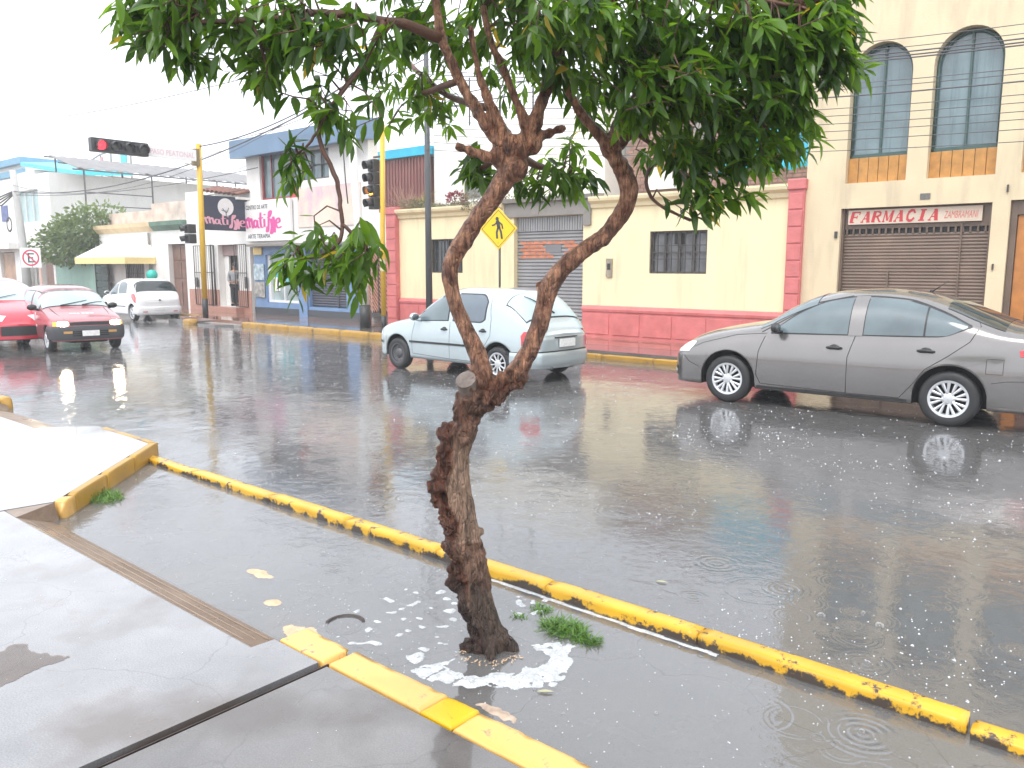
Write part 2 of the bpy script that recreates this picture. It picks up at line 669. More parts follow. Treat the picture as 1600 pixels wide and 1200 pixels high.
ramp_m = ground_mat('brown_ramp_concrete', (0.17, 0.115, 0.08), (0.26, 0.19, 0.14), scale=5, grain=150, bump=0.5, wet_lo=.25, wet_hi=.5)  # brown reflection on the sloping face is put into the concrete colour
earth = ground_mat('bare_earth', (0.16, 0.13, 0.1), (0.22, 0.18, 0.14), scale=0.5)
BIG_RINGS = [(-.96, 3.58, .13, 4, .0008), (-.80, 3.01, .18, 5, .0009), (-1.19, 4.11, .07, 3, .0005), (-1.15, 3.95, .07, 3, .0005), (-1.03, 4.01, .07, 3, .0006), (-1.57, 4.17, .16, 4, .0006),
             (-.72, 3.66, .08, 3, .0005), (-.47, 4.18, .09, 3, .0006), (-2.03, 4.29, .18, 4, .0006), (-1.35, 2.62, .10, 3, .0005), (-3.7, 2.75, .12, 4, .0005), (-1.9, 3.75, .12, 4, .0005)]
water_m = water_mat('rain_water', (0.82, 0.81, 0.80), 0.31, (0.325, 0.318, 0.312), 0.03, 1.2, 1.4, BIG_RINGS)
kerb_m = paint_worn('yellow_kerb_paint', (0.66, 0.37, 0.025), (0.06, 0.045, 0.035), lo=.54, hi=.60, scale=10, zlo=0.0, zhi=0.048, rough=.22)
kerb_pale_m = paint_worn('faded_kerb_paint', (0.72, 0.42, 0.12), (0.28, 0.2, 0.14), lo=.60, hi=.66, scale=12, rough=.3)
kerb_bright_m = paint_worn('fresh_kerb_paint', (0.66, 0.38, 0.005), (0.10, 0.08, 0.03), lo=.60, hi=.64, scale=22, rough=.3)
kerb_far_m = paint_worn('far_kerb_paint', (0.44, 0.245, 0.035), (0.15, 0.12, 0.1), lo=.56, hi=.64, scale=3.5, rough=.35)
dark_m = mat('dark_gap', (0.02, 0.017, 0.015), 0.6)
black_m = mat('black_paint', (0.025, 0.025, 0.025), 0.4, var=.3)
white_m = mat('white_wall', (0.80, 0.79, 0.76), 0.75, var=.06, vscale=1.2, bump=.2, bscale=25, dirt=(0.5, 0.46, 0.4), dirt_amt=.35, dstretch=(1, 1, .3))
yellow_m = mat('cream_wall', (0.87, 0.745, 0.475), 0.7, var=.05, vscale=1.0, bump=.2, bscale=20, dirt=(0.55, 0.47, 0.32), dirt_amt=.5, dstretch=(2.2, 1, .25))
farm_m = mat('beige_wall', (0.72, 0.60, 0.40), 0.7, var=.08, vscale=1.2, bump=.35, bscale=30, dirt=(0.45, 0.36, 0.25), dirt_amt=.65, dscale=1.2, dstretch=(2, 1, .35))
pink_m = mat('pink_plinth', (0.62, 0.18, 0.175), 0.55, var=.14, vscale=4, bump=.6, bscale=22, dirt=(0.40, 0.09, 0.08), dirt_amt=.5)
wood_m = mat('yellow_pine', (0.52, 0.25, 0.06), 0.45, var=.2, vscale=9)
door_m = mat('brown_door', (0.20, 0.11, 0.08), 0.5, var=.25, vscale=4, dirt=(0.1, 0.05, 0.04), dirt_amt=.6, dstretch=(6, 1, 1))
brownsh_m = mat('brown_shutter', (0.17, 0.12, 0.09), 0.45, metal=.2, var=.18, vscale=2.5, dirt=(0.25, 0.17, 0.12), dirt_amt=.5)
greysh_m = mat('grey_shutter', (0.34, 0.34, 0.35), 0.4, metal=.3, var=.15, vscale=2)
conc_m = mat('bare_concrete', (0.28, 0.26, 0.24), 0.8, var=.2, vscale=3, bump=.5, dirt=(0.16, 0.14, 0.12), dirt_amt=.7, dscale=3)
glass_m = mat('dark_glass', (0.05, 0.065, 0.07), 0.06, spec=.9)
blueglass_m = mat('curtained_glass', (0.16, 0.23, 0.25), 0.12, var=.25, vscale=2.0, dirt=(0.05, 0.09, 0.11), dirt_amt=.7, dscale=1.5, dstretch=(5, 1, .3), spec=.8)
iron_m = mat('dark_iron', (0.075, 0.068, 0.065), 0.5, metal=.3)
frame_m = mat('green_frame', (0.05, 0.10, 0.09), 0.45)
bluew_m = mat('blue_wall', (0.16, 0.27, 0.46), 0.5, var=.1, vscale=2)
bluer_m = mat('blue_fascia', (0.15, 0.24, 0.36), 0.5, var=.12, vscale=1.5, bump=.3)
brickd_m = mat('terracotta_plinth', (0.45, 0.24, 0.18), 0.5, var=.12, vscale=4)
dkpanel_m = mat('slate_sign_panel', (0.035, 0.045, 0.075), 0.35)
signw_m = mat('white_sign_panel', (0.85, 0.84, 0.82), 0.35)
pinkp_m = mat('pale_pink_lettering', (0.80, 0.42, 0.50), 0.4)
magenta_m = mat('magenta_lettering', (0.70, 0.10, 0.35), 0.4)
ink_m = mat('dark_lettering', (0.03, 0.04, 0.05), 0.4)
red_m = mat('red_lettering', (0.55, 0.04, 0.05), 0.45)
redp_m = mat('faded_red_lettering', (0.62, 0.16, 0.13), 0.45)
ypole_m = mat('yellow_pole_paint', (0.72, 0.44, 0.03), 0.35, var=.15, vscale=5, dirt=(0.45, 0.3, 0.06), dirt_amt=.5, dscale=5)
gpole_m = mat('grey_pole_paint', (0.07, 0.075, 0.08), 0.4, var=.15)
sigh_m = mat('signal_housing', (0.03, 0.03, 0.032), 0.4)
lens_off = mat('unlit_lens', (0.10, 0.11, 0.10), 0.25)
red_on = mat('lit_red_lens', (0.8, 0.03, 0.04), 0.3, emit=(1.0, 0.03, 0.05), estr=1.6)
amb_on = mat('lit_amber_lens', (0.9, 0.35, 0.02), 0.3, emit=(1.0, 0.30, 0.02), estr=8)
signy_m = mat('yellow_sign_sheet', (0.85, 0.56, 0.0), 0.35)
tealw_m = mat('mint_wall', (0.30, 0.47, 0.40), 0.7, var=.12, vscale=2, dirt=(0.2, 0.32, 0.28), dirt_amt=.4, dstretch=(3, 1, .4))
awn_m = mat('yellow_awning', (0.85, 0.68, 0.30), 0.55, var=.08)
awnw_m = mat('white_awning', (0.85, 0.83, 0.76), 0.55)
cyan_m = mat('cyan_sheet', (0.02, 0.42, 0.62), 0.4, var=.15)
redbr_m = mat('red_brown_cladding', (0.24, 0.10, 0.09), 0.55, var=.15)
canopy_m = mat('grey_canopy_sheet', (0.22, 0.21, 0.21), 0.55, var=.2, vscale=1.5)
brick_m = mat('raw_brick', (0.34, 0.20, 0.16), 0.85, var=.3, vscale=5)
greenp_m = mat('green_cornice', (0.14, 0.24, 0.18), 0.7, var=.25)
bark_twig = mat('twig_bark', (0.13, 0.06, 0.04), 0.45, var=.4, vscale=12, bump=.5, bscale=60)
grass_m = leaf_mat('grass_blade', (0.05, 0.13, 0.015), (0.16, 0.30, 0.05), rough=.4, trans=.25)
plant_m = leaf_mat('roof_plant_leaf', (0.16, 0.14, 0.06), (0.30, 0.30, 0.10), rough=.5, trans=.2)
dry_m = mat('dry_stalk', (0.40, 0.24, 0.17), 0.8, var=.2)
redleaf_m = mat('red_leaf', (0.25, 0.03, 0.05), 0.5, var=.3)
bush_m = leaf_mat('bush_leaf', (0.07, 0.115, 0.04), (0.20, 0.27, 0.10), rough=.45, trans=.25)

# ------------------------------------------------------------------ ground
q = MB(); q.quad((-900, -900, -.5), (900, -900, -.5), (900, 900, -.5), (-900, 900, -.5))
struct('ground', q, earth)
q = MB(); q.box(-260, 40, 3.30, 13.9, -.45, -.02)
struct('road', q, asphalt)
q = MB(); q.box(-8.5, 30, 1.6, 3.30, -.45, -.018)
struct('flooded_verge', q, strip_m)
q = MB(); q.quad((-260, 1.9, 0), (40, 1.9, 0), (40, 13.85, 0), (-260, 13.85, 0))
struct('rain_water', q, water_m)
# near pavement: slabs with gaps between them
q = MB(); q.prism([(30, -9), (30, 1.868), (-2.582, 1.868), (-2.692, -9)], 'z', -.45, .12)
struct('pavement_right_slab', q, walk_dark_m)
q = MB()
q.prism([(-2.752, -9), (-2.640, 1.868), (-2.96, 1.868), (-2.97, 1.76), (-5.76, 1.76), (-5.975, 1.76), (-6.05, -9)], 'z', -.45, .12)
struct('pavement_middle_slab', q, walk_m)
q = MB()
q.prism([(-6.07, -9), (-5.995, 1.78), (-5.95, 2.06), (-7.29, 3.37), (-8.5, 3.42), (-8.9, 2.95), (-10.9, 2.95), (-11.2, 3.40), (-60, 3.40), (-60, -9)], 'z', -.45, .121)
struct('pavement_left_slab', q, walk_light_m)
q = MB(); q.box(-2.78, -2.56, -9, 1.9, -.45, .045); q.box(-6.08, -5.93, -9, 1.77, -.45, .10)
struct('joint_bed', q, dark_m)
# metal lips of the drain slot
q = MB()
q.prism([(-2.728, -9), (-2.618, 1.9), (-2.612, 1.9), (-2.722, -9)], 'z', .04, .108)
struct('drain_slot_rail', q, mat('rusty_rail', (0.05, 0.033, 0.026), 0.5, var=.4, vscale=20))
# ramps down to the flooded verge
q = MB()
q.add([(-2.97, 1.757, .1205), (-5.76, 1.757, .1205), (-5.90, 2.06, -.02), (-3.05, 2.05, -.02), (-3.05, 2.05, -.4), (-5.90, 2.06, -.4), (-2.97, 1.757, -.4), (-5.76, 1.757, -.4)],
      [(0, 1, 2, 3), (3, 2, 5, 4), (0, 3, 4, 6), (1, 7, 5, 2)])
q.add([(-5.757, 1.757, .1210), (-5.975, 1.765, .1210), (-5.93, 2.055, .1210), (-5.88, 2.065, -.02), (-5.90, 2.06, -.3), (-5.97, 1.765, -.3)], [(0, 1, 2), (0, 2, 3)])
struct('pavement_ramp', q, ramp_m)
q = MB()
q.add([(-8.88, 2.94, .121), (-10.92, 2.94, .121), (-11.05, 3.42, -.02), (-8.62, 3.42, -.02)], [(0, 1, 2, 3)])
q.add([(-8.88, 2.94, .121), (-8.62, 3.42, -.02), (-8.5, 3.42, .121)], [(0, 1, 2)])
q.add([(-10.92, 2.94, .121), (-11.2, 3.40, .121), (-11.05, 3.42, -.02)], [(0, 1, 2)])
struct('pavement_far_ramp', q, ramp_m)
q = MB()
for k in range(3):
    y = 1.80 + k * .075
    q.tube([(-3.1 - k * .02, y, .1207 - (y - 1.757) * .465), (-5.7, y + .005, .1207 - (y - 1.757) * .465)], .0022, 5)
struct('ramp_score_line', q, mat('ramp_line', (0.34, 0.26, 0.2), 0.4))

def jitter_kerb(x0, x1, y0, y1, zt, seed, nseg=None, amp=.006, ragged=0.0, flat=False):
    """kerb stone as a swept section with worn, uneven arrises"""
    n = nseg or max(3, int(abs(x1 - x0) / .05))
    prof = []
    wdt = y1 - y0
    FL = ((0, -.25), (0, .90), (.012, .985), (.05, 1.0), (.24, 1.0), (.5, 1.0), (.76, 1.0), (.90, .99), (.96, .96), (1, .80), (1, -.25))
    for (a, b) in FL if flat else ((0, -.25), (0, .55), (.02, .80), (.10, .95), (.24, 1.0), (.5, 1.02), (.76, 1.0), (.90, .95), (.98, .80), (1, .55), (1, -.25)):
        prof.append((y0 + a * wdt, b))
    q = MB(); q.smooth = True
    vs, fs = [], []
    m = len(prof)
    for i in range(n + 1):
        x = x0 + (x1 - x0) * i / n
        e = 1.0 if 0 < i < n else .93
        for j, (y, b) in enumerate(prof):
            d = noise.noise(Vector((x * 6 + seed, y * 8, b * 2))) * amp + noise.noise(Vector((x * 25 + seed, y * 30, b * 5))) * amp * .5
            rg = ragged * max(0, noise.noise(Vector((x * 9 + seed * 3, 1.3, 0)))) if j >= m - 3 else 0
            vs.append((x + (noise.noise(Vector((y * 20, b * 6, seed))) * .012 if i in (0, n) else 0), y + d - rg, b * zt * e + d * .7 if b > 0 else b * .2))
    for i in range(n):
        for j in range(m - 1):
            a = i * m + j
            fs.append((a, a + 1, a + m + 1, a + m))
    fs.append(tuple(range(m - 1, -1, -1)))
    fs.append(tuple(n * m + j for j in range(m)))
    q.add(vs, fs)
    return q

# yellow kerb between flooded verge and road
kr = thing('kerb', 'long yellow painted round-topped kerb between flooded verge and road, crossing behind the tree', 'kerb', (-3.3, 3.3, 0))
cuts = [-7.22, -6.3, -5.15, -4.25, -3.36, -2.52, -1.62, -.50]
for i in range(len(cuts) - 1):
    jitter_kerb(cuts[i] + .006, cuts[i + 1] - .006, 3.25, 3.355, .060 if i > 1 else .040 + .010 * i, 3.7 * i, amp=.0035).build('kerb_stone', kerb_m, kr)
jitter_kerb(-.485, .35, 3.235, 3.34, .040, 41).build('kerb_stone', kerb_m, kr)
jitter_kerb(.36, 1.5, 3.25, 3.355, .06, 51).build('kerb_stone', kerb_m, kr)
# inner kerb
kr = thing('kerb', 'flat yellow painted kerb edging the pavement in front of the tree, with a brighter repainted piece', 'kerb', (-2, 1.95, .12))
for (a, b, mm, yy) in ((-2.945, -2.628, kerb_pale_m, 0), (-2.597, -2.045, kerb_pale_m, .004), (-2.043, -1.875, kerb_bright_m, .002), (-1.873, -1.1, kerb_pale_m, .0), (-1.09, 0.2, kerb_pale_m, .0)):
    o = jitter_kerb(a, b, 1.882 + yy, 2.035 + yy, .1225 + yy * .3, a * 5, nseg=int((b - a) / .012) + 4, ragged=.05, amp=.0018, flat=True).build('kerb_stone', mm, kr)
    if mm is kerb_bright_m:
        o['label'] = 'freshly painted bright yellow kerb stone'
# kerb at the left slab: from the corner stone to the tip at the road
kr = thing('kerb', 'tall yellow kerb slanting along the raised pavement corner beside a grass tuft', 'kerb', (-6.6, 2.8, 0))
A0, A1 = Vector((-5.93, 2.085, 0)), Vector((-7.27, 3.40, 0))
dv = (A1 - A0); L_ = dv.length; dv.normalize(); nv = Vector((-dv.y, dv.x, 0))
for i, (a, b) in enumerate(((0.0, .14), (.16, .72), (.73, 1.3), (1.31, L_))):
    qq = jitter_kerb(a, b, -.012 if i else -.03, .045, .134 if i else .128, i * 9.1, amp=.006, flat=True)
    qq.v = [tuple(A0 + dv * p[0] - nv * p[1] * 1.0 + Vector((0, 0, p[2]))) for p in qq.v]
    qq.build('kerb_stone', kerb_far_m if i else kerb_pale_m, kr)
qq = jitter_kerb(-8.4, -7.32, 3.39, 3.45, .125, 77, amp=.006, flat=True)
qq.build('kerb_stone', kerb_far_m, kr)
kr = thing('kerb', 'kerb end with yellow nose at the far driveway by the road, left edge', 'kerb', (-11, 3.4, 0))
jitter_kerb(-14, -11.42, 3.36, 3.47, .14, 17).build('kerb_stone', conc_m, kr)
jitter_kerb(-11.4, -11.12, 3.35, 3.48, .14, 27).build('kerb_stone', kerb_far_m, kr)

# far pavement
q = MB(); q.box(-95, 25, 13.9, 15.5, -.45, .151); q.box(-25.2, -21.5, 12.95, 13.9, -.45, .151)
struct('far_pavement', q, tile_m)
q = MB(); q.box(-21.5, 25, 12.95, 13.9, -.45, .148); q.box(-95, -26.5, 13.88, 13.899, -.45, .148)
struct('far_pavement_edge', q, edge_m)
kr = thing('kerb', 'yellow painted kerb edging the far pavement under the shops', 'kerb', (-15, 12.88, 0))
x = -21.3
i = 0
while x < -6.9:
    w_ = min(1.15, -6.9 - x)
    jitter_kerb(x + .01, x + w_ - .01, 12.80 if x < -14 else 12.86, 12.96, .150 if x < -14 else .085, 100 + i, nseg=8, amp=.008).build('kerb_stone', kerb_far_m, kr)
    x += w_; i += 1
kr = thing('kerb', 'plain grey kerb with yellow end stones by the pedestrian crossing ramp', 'kerb', (-24, 12.4, 0))
jitter_kerb(-23.7, -23.3, 12.25, 12.55, .16, 7, nseg=6).build('kerb_stone', kerb_far_m, kr)
jitter_kerb(-23.28, -21.32, 12.72, 12.96, .06, 8, nseg=8).build('kerb_stone', conc_m, kr)
for i in range(11):
    jitter_kerb(-25.2 - i * 2 - 1.98, -25.2 - i * 2, 13.74, 13.89, .15, 200 + i, nseg=6).build('kerb_stone', kerb_far_m if i == 0 else conc_m, kr)
jitter_kerb(-6.88, 6, 12.80, 12.96, .13, 300, nseg=30).build('kerb_stone', conc_m, kr)
q = MB(); q.prism([(-23.3, 12.95), (-21.4, 12.95), (-21.9, 12.3), (-22.9, 12.3)], 'z', -.3, .05)
q.box(-25.2, -23.28, 12.55, 12.95, -.3, .10)
struct('crossing_ramp', q, edge_m)

# ------------------------------------------------------------------ rain haze
hz = bpy.data.materials.new('rain_haze')
hz.use_nodes = True
hz.node_tree.nodes.clear()
pv = hz.node_tree.nodes.new('ShaderNodeVolumePrincipled')
pv.inputs['Color'].default_value = (.95, .96, .97, 1)
pv.inputs['Density'].default_value = .0032
pv.inputs['Anisotropy'].default_value = .2
ho = hz.node_tree.nodes.new('ShaderNodeOutputMaterial')
hz.node_tree.links.new(pv.outputs[0], ho.inputs['Volume'])
q = MB(); q.box(-290, 45, -14, 48, -1.5, 12.5)
tag(q.build('haze', hz), 'thin pale rain haze over the whole street', 'haze', kind='stuff')

# ------------------------------------------------------------------ wall helper
def wall(mb, x0, x1, z0, z1, y, holes=(), depth=.25):
    """front skin at y with rectangular or arched openings and their reveals; hole = (xa, xb, za, zb, arch_height)"""
    xs = sorted({x0, x1, *[h[0] for h in holes], *[h[1] for h in holes]})
    zs = sorted({z0, z1, *[h[2] for h in holes], *[h[3] for h in holes]})
    for a, b in zip(xs, xs[1:]):
        for c, d in zip(zs, zs[1:]):
            cx, cz = (a + b) / 2, (c + d) / 2
            if any(h[0] < cx < h[1] and h[2] < cz < h[3] for h in holes):
                continue
            mb.quad((a, y, c), (b, y, c), (b, y, d), (a, y, d))
    for h in holes:
        xa, xb, za, zb = h[:4]
        ah = h[4] if len(h) > 4 else 0
        yb = y + depth
        zs_ = zb - ah
        mb.quad((xa, y, za), (xb, y, za), (xb, yb, za), (xa, yb, za))
        mb.quad((xa, y, za), (xa, yb, za), (xa, yb, zs_), (xa, y, zs_))
        mb.quad((xb, y, za), (xb, y, zs_), (xb, yb, zs_), (xb, yb, za))
        if ah:
            N = 20
            cx, rx = (xa + xb) / 2, (xb - xa) / 2
            P = [(cx - rx * math.cos(PI * i / N), zs_ + ah * math.sin(PI * i / N)) for i in range(N + 1)]
            for (p, r_) in zip(P, P[1:]):
                mb.quad((p[0], y, p[1]), (r_[0], y, r_[1]), (r_[0], y, zb), (p[0], y, zb))
                mb.quad((p[0], y, p[1]), (p[0], yb, p[1]), (r_[0], yb, r_[1]), (r_[0], y, r_[1]))
        else:
            mb.quad((xa, y, zb), (xa, yb, zb), (xb, yb, zb), (xb, y, zb))
    return mb

def shell(mb, x0, x1, z0, z1, y, yb, skip_front=True):
    """side, back and roof faces of a block behind its front skin"""
    mb.quad((x0, y, z0), (x0, yb, z0), (x0, yb, z1), (x0, y, z1))
    mb.quad((x1, y, z0), (x1, y, z1), (x1, yb, z1), (x1, yb, z0))
    mb.quad((x0, yb, z0), (x1, yb, z0), (x1, yb, z1), (x0, yb, z1))
    mb.quad((x0, y, z1), (x0, yb, z1), (x1, yb, z1), (x1, y, z1))
    return mb

def window(parent, xa, xb, za, zb, y, fm, gm, bars=(2, 2), fw_=.05, grille=None, arch=0, name='window', glass_y=.05):
    q = MB()
    if arch:
        N = 18
        cx, rx = (xa + xb) / 2, (xb - xa) / 2
        zs_ = zb - arch
        pts = [(xa + fw_ / 2, y, za)] + [(cx - (rx - fw_ / 2) * math.cos(PI * i / N), y, zs_ + (arch - fw_ / 2) * math.sin(PI * i / N)) for i in range(N + 1)] + [(xb - fw_ / 2, y, za)]
        q.tube(pts, fw_ / 2, 6)
        q.box(xa, xb, y - .02, y + .03, za - .01, za + fw_)
    else:
        q.box(xa, xb, y - .02, y + .04, za, za + fw_)
        q.box(xa, xb, y - .02, y + .04, zb - fw_, zb)
        q.box(xa, xa + fw_, y - .021, y + .041, za, zb)
        q.box(xb - fw_, xb, y - .021, y + .041, za, zb)
    nx, nz = bars
    def top(x):
        if not arch:
            return zb - .005
        rx = (xb - xa) / 2
        return zb - arch + arch * math.sqrt(max(0, 1 - ((x - (xa + xb) / 2) / rx) ** 2))
    for i in range(1, nx):
        x = xa + (xb - xa) * i / nx
        q.box(x - .018, x + .018, y - .012, y + .03, za, top(x) - .01)
    for i in range(1, nz):
        z = za + (zb - arch - za) * i / nz
        q.box(xa + .01, xb - .01, y - .008, y + .02, z - .015, z + .015)
    f = q.build(name, fm, parent)
    g = MB()
    yy = y + glass_y
    if arch:
        N = 18
        cx, rx = (xa + xb) / 2, (xb - xa) / 2
        g.prism([(xa, za)] + [(cx - rx * math.cos(PI * i / N), zb - arch + arch * math.sin(PI * i / N)) for i in range(N + 1)] + [(xb, za)], 'y', yy, yy + .01)
    else:
        g.box(xa, xb, yy, yy + .01, za, zb)
    g.build('pane', gm, f)
    if grille:
        b = MB()
        n, m_ = grille
        for i in range(n + 1):
            x = xa + .02 + (xb - xa - .04) * i / n
            b.box(x - .009, x + .009, y - .075, y - .057, za + .01, top(x) - .01)
        for i in range(m_ + 1):
            z = za + .02 + (zb - arch - za - .04) * i / m_
            b.box(xa + .005, xb - .005, y - .057, y - .045, z - .01, z + .01)
        b.build('grille', iron_m, f)
    return f

def text_mb(mb, s, x0, x1, z0, z1, y, bold=0.0, shear=0.0, ext=.004, plane='y', fixed=0.0, flip=1):
    cu = bpy.data.curves.new('text', 'FONT')
    cu.body = s
    cu.offset = bold
    cu.shear = shear
    cu.resolution_u = 3
    ob = bpy.data.objects.new('text', cu)
    C.objects.link(ob)
    dg = bpy.context.evaluated_depsgraph_get()
    me = bpy.data.meshes.new_from_object(ob.evaluated_get(dg))
    co = [v.co.copy() for v in me.vertices]
    if co:
        a, b = min(c.x for c in co), max(c.x for c in co)
        c_, d = min(c.y for c in co), max(c.y for c in co)
        def P(c, t):
            u_ = x0 + (c.x - a) / (b - a) * (x1 - x0)
            v_ = z0 + (c.y - c_) / (d - c_) * (z1 - z0)
            return (u_, y + t, v_) if plane == 'y' else (y + t, u_, v_)
        mb.add([P(c, 0) for c in co], [tuple(p.vertices) for p in me.polygons])
    bpy.data.objects.remove(ob)
    bpy.data.curves.remove(cu)
    bpy.data.meshes.remove(me)
    return mb

def strokes(mb, lines, wd, M, t=.004):
    """brush lettering: fat polylines laid flat; M maps (u, v, depth) to the world"""
    for ln in lines:
        ww = wd
        pts = ln
        if isinstance(ln, tuple):
            pts, ww = ln
        pts = [Vector((p[0], p[1])) for p in pts]
        if len(pts) > 2:
            pts = [Vector(p) for p in catmull([tuple(p) for p in pts], 4)] if ww == wd else pts
        for k, (a, b) in enumerate(zip(pts, pts[1:])):
            d = (b - a)
            if d.length < 1e-6:
                continue
            d.normalize()
            nn = Vector((-d.y, d.x)) * ww / 2
            e = d * ww * .25
            P = [a - e + nn, a - e - nn, b + e - nn, b + e + nn]
            mb.add([M(p.x, p.y, t + k * .00003) for p in P], [(0, 1, 2, 3)])
    return mb

MATISSE = [[(.0, .55), (.03, .2), (.05, .05)], [(.04, .45), (.09, .62), (.11, .3), (.12, .1)], [(.12, .4), (.17, .56), (.19, .3), (.21, .05)],
           [(.33, .42), (.27, .46), (.24, .25), (.28, .08), (.33, .2), (.34, .45), (.35, .15), (.39, .05)],
           [(.44, .85), (.43, .4), (.45, .1), (.49, .08)], [(.39, .55), (.50, .58)],
           [(.54, .5), (.54, .1)], [(.55, .72), (.56, .76)],
           [(.62, .1), (.60, -.15), (.64, -.1), (.66, .4), (.68, .85), (.74, .9), (.70, .65), (.64, .55)],
           [(.72, .5), (.74, .1), (.71, -.25), (.76, -.2), (.78, .2), (.79, .6), (.82, .3), (.82, -.2)],
           [(.87, .25), (.96, .35), (.94, .52), (.88, .45), (.86, .2), (.91, .02), (1.0, .08)]]

# ------------------------------------------------------------------ pharmacy building (right)
FY = 15.45
ph = thing('pharmacy_building', 'beige two storey building with tall arched windows over a brown shuttered pharmacy front', 'building', (-2, FY, .15))
q = MB()
holes = [(-5.09, -4.06, 3.28, 5.68, .55), (-3.73, -2.69, 3.28, 5.70, .55), (-2.33, -1.29, 3.28, 5.70, .55), (-.95, .1, 3.28, 5.7, .55),
         (-5.13, -2.69, .05, 2.83), (-2.43, -1.2, .05, 2.85), (-.6, 1.6, .05, 2.85)]
wall(q, -5.80, 4.0, .0, 8.6, FY, holes, .32)
shell(q, -5.80, 4.0, 0, 8.6, FY, FY + 9)
wl = q.build('wall', farm_m, ph)
for k, (xa, xb) in enumerate(((-5.09, -4.06), (-3.73, -2.69), (-2.33, -1.29), (-.95, .1))):
    window(ph, xa, xb, 3.74, 5.69, FY + .2, frame_m, blueglass_m, bars=(2, 1), fw_=.06, arch=.55, glass_y=.04)
    n = 6
    for i in range(n):
        a = xa + (xb - xa) * i / n
        b = xa + (xb - xa) * (i + 1) / n
        box('plank', wood_m, ph, a + .004, b - .004, FY + .15 + (i % 2) * .004, FY + .18, 3.29, 3.735, .004)
# shutter: fine slats below a row of openings, two leaves
q = MB()
z = .16
while z < 2.36:
    q.add([(-5.09, FY + .17, z), (-2.73, FY + .17, z), (-2.73, FY + .158, z + .03), (-5.09, FY + .158, z + .03), (-2.73, FY + .17, z + .058), (-5.09, FY + .17, z + .058)], [(0, 1, 2, 3), (3, 2, 4, 5)])
    z += .058
q.box(-3.16, -3.13, FY + .12, FY + .165, .15, 2.52)
q.box(-4.30, -4.27, FY + .125, FY + .165, .15, 1.7)
for xx in (-5.125, -2.73):
    q.box(xx, xx + .035, FY + .08, FY + .2, .05, 2.83)
q.build('shutter', brownsh_m, ph)
q = MB()
q.box(-5.09, -2.73, FY + .15, FY + .17, 2.46, 2.83)
for i in range(21):
    xx = -5.06 + i * .113
    q.box(xx, xx + .03, FY + .142, FY + .168, 2.362, 2.46)
q.build('shutter_head', brownsh_m, ph)
box('backing', dark_m, ph, -5.1, -2.72, FY + .19, FY + .22, .05, 2.83)
# roller bolts and plaque
box('number_plate', mat('plaque_grey', (0.16, 0.15, 0.14), .5, var=.3, vscale=30), ph, -3.80, -3.64, FY - .012, FY - .001, 2.93, 3.03)
box('wall_fitting', iron_m, ph, -2.50, -2.475, FY - .03, FY - .001, 2.98, 3.10)
box('wall_fitting', iron_m, ph, -2.62, -2.595, FY - .03, FY - .001, 1.72, 1.82)
box('wall_fitting', iron_m, ph, -5.22, -5.17, FY - .03, FY - .001, 2.30, 2.42)
# right hand door
df = box('door_frame', brownsh_m, ph, -2.42, -2.33, FY + .08, FY + .2, .05, 2.84)
box('door_frame', brownsh_m, ph, -2.329, -1.21, FY + .08, FY + .2, 2.62, 2.84)
dl = None
od_m = mat('orange_door', (0.5, 0.2, 0.05), .45, var=.2, vscale=6)
for i in range(5):
    a = -2.325 + i * .22
    box('door_panel', od_m if i % 2 == 0 else door_m, ph, a, a + .205, FY + .12, FY + .17, .06, 2.61, .01)
box('roller_door', brownsh_m, ph, -.58, 1.58, FY + .15, FY + .2, .05, 2.84)

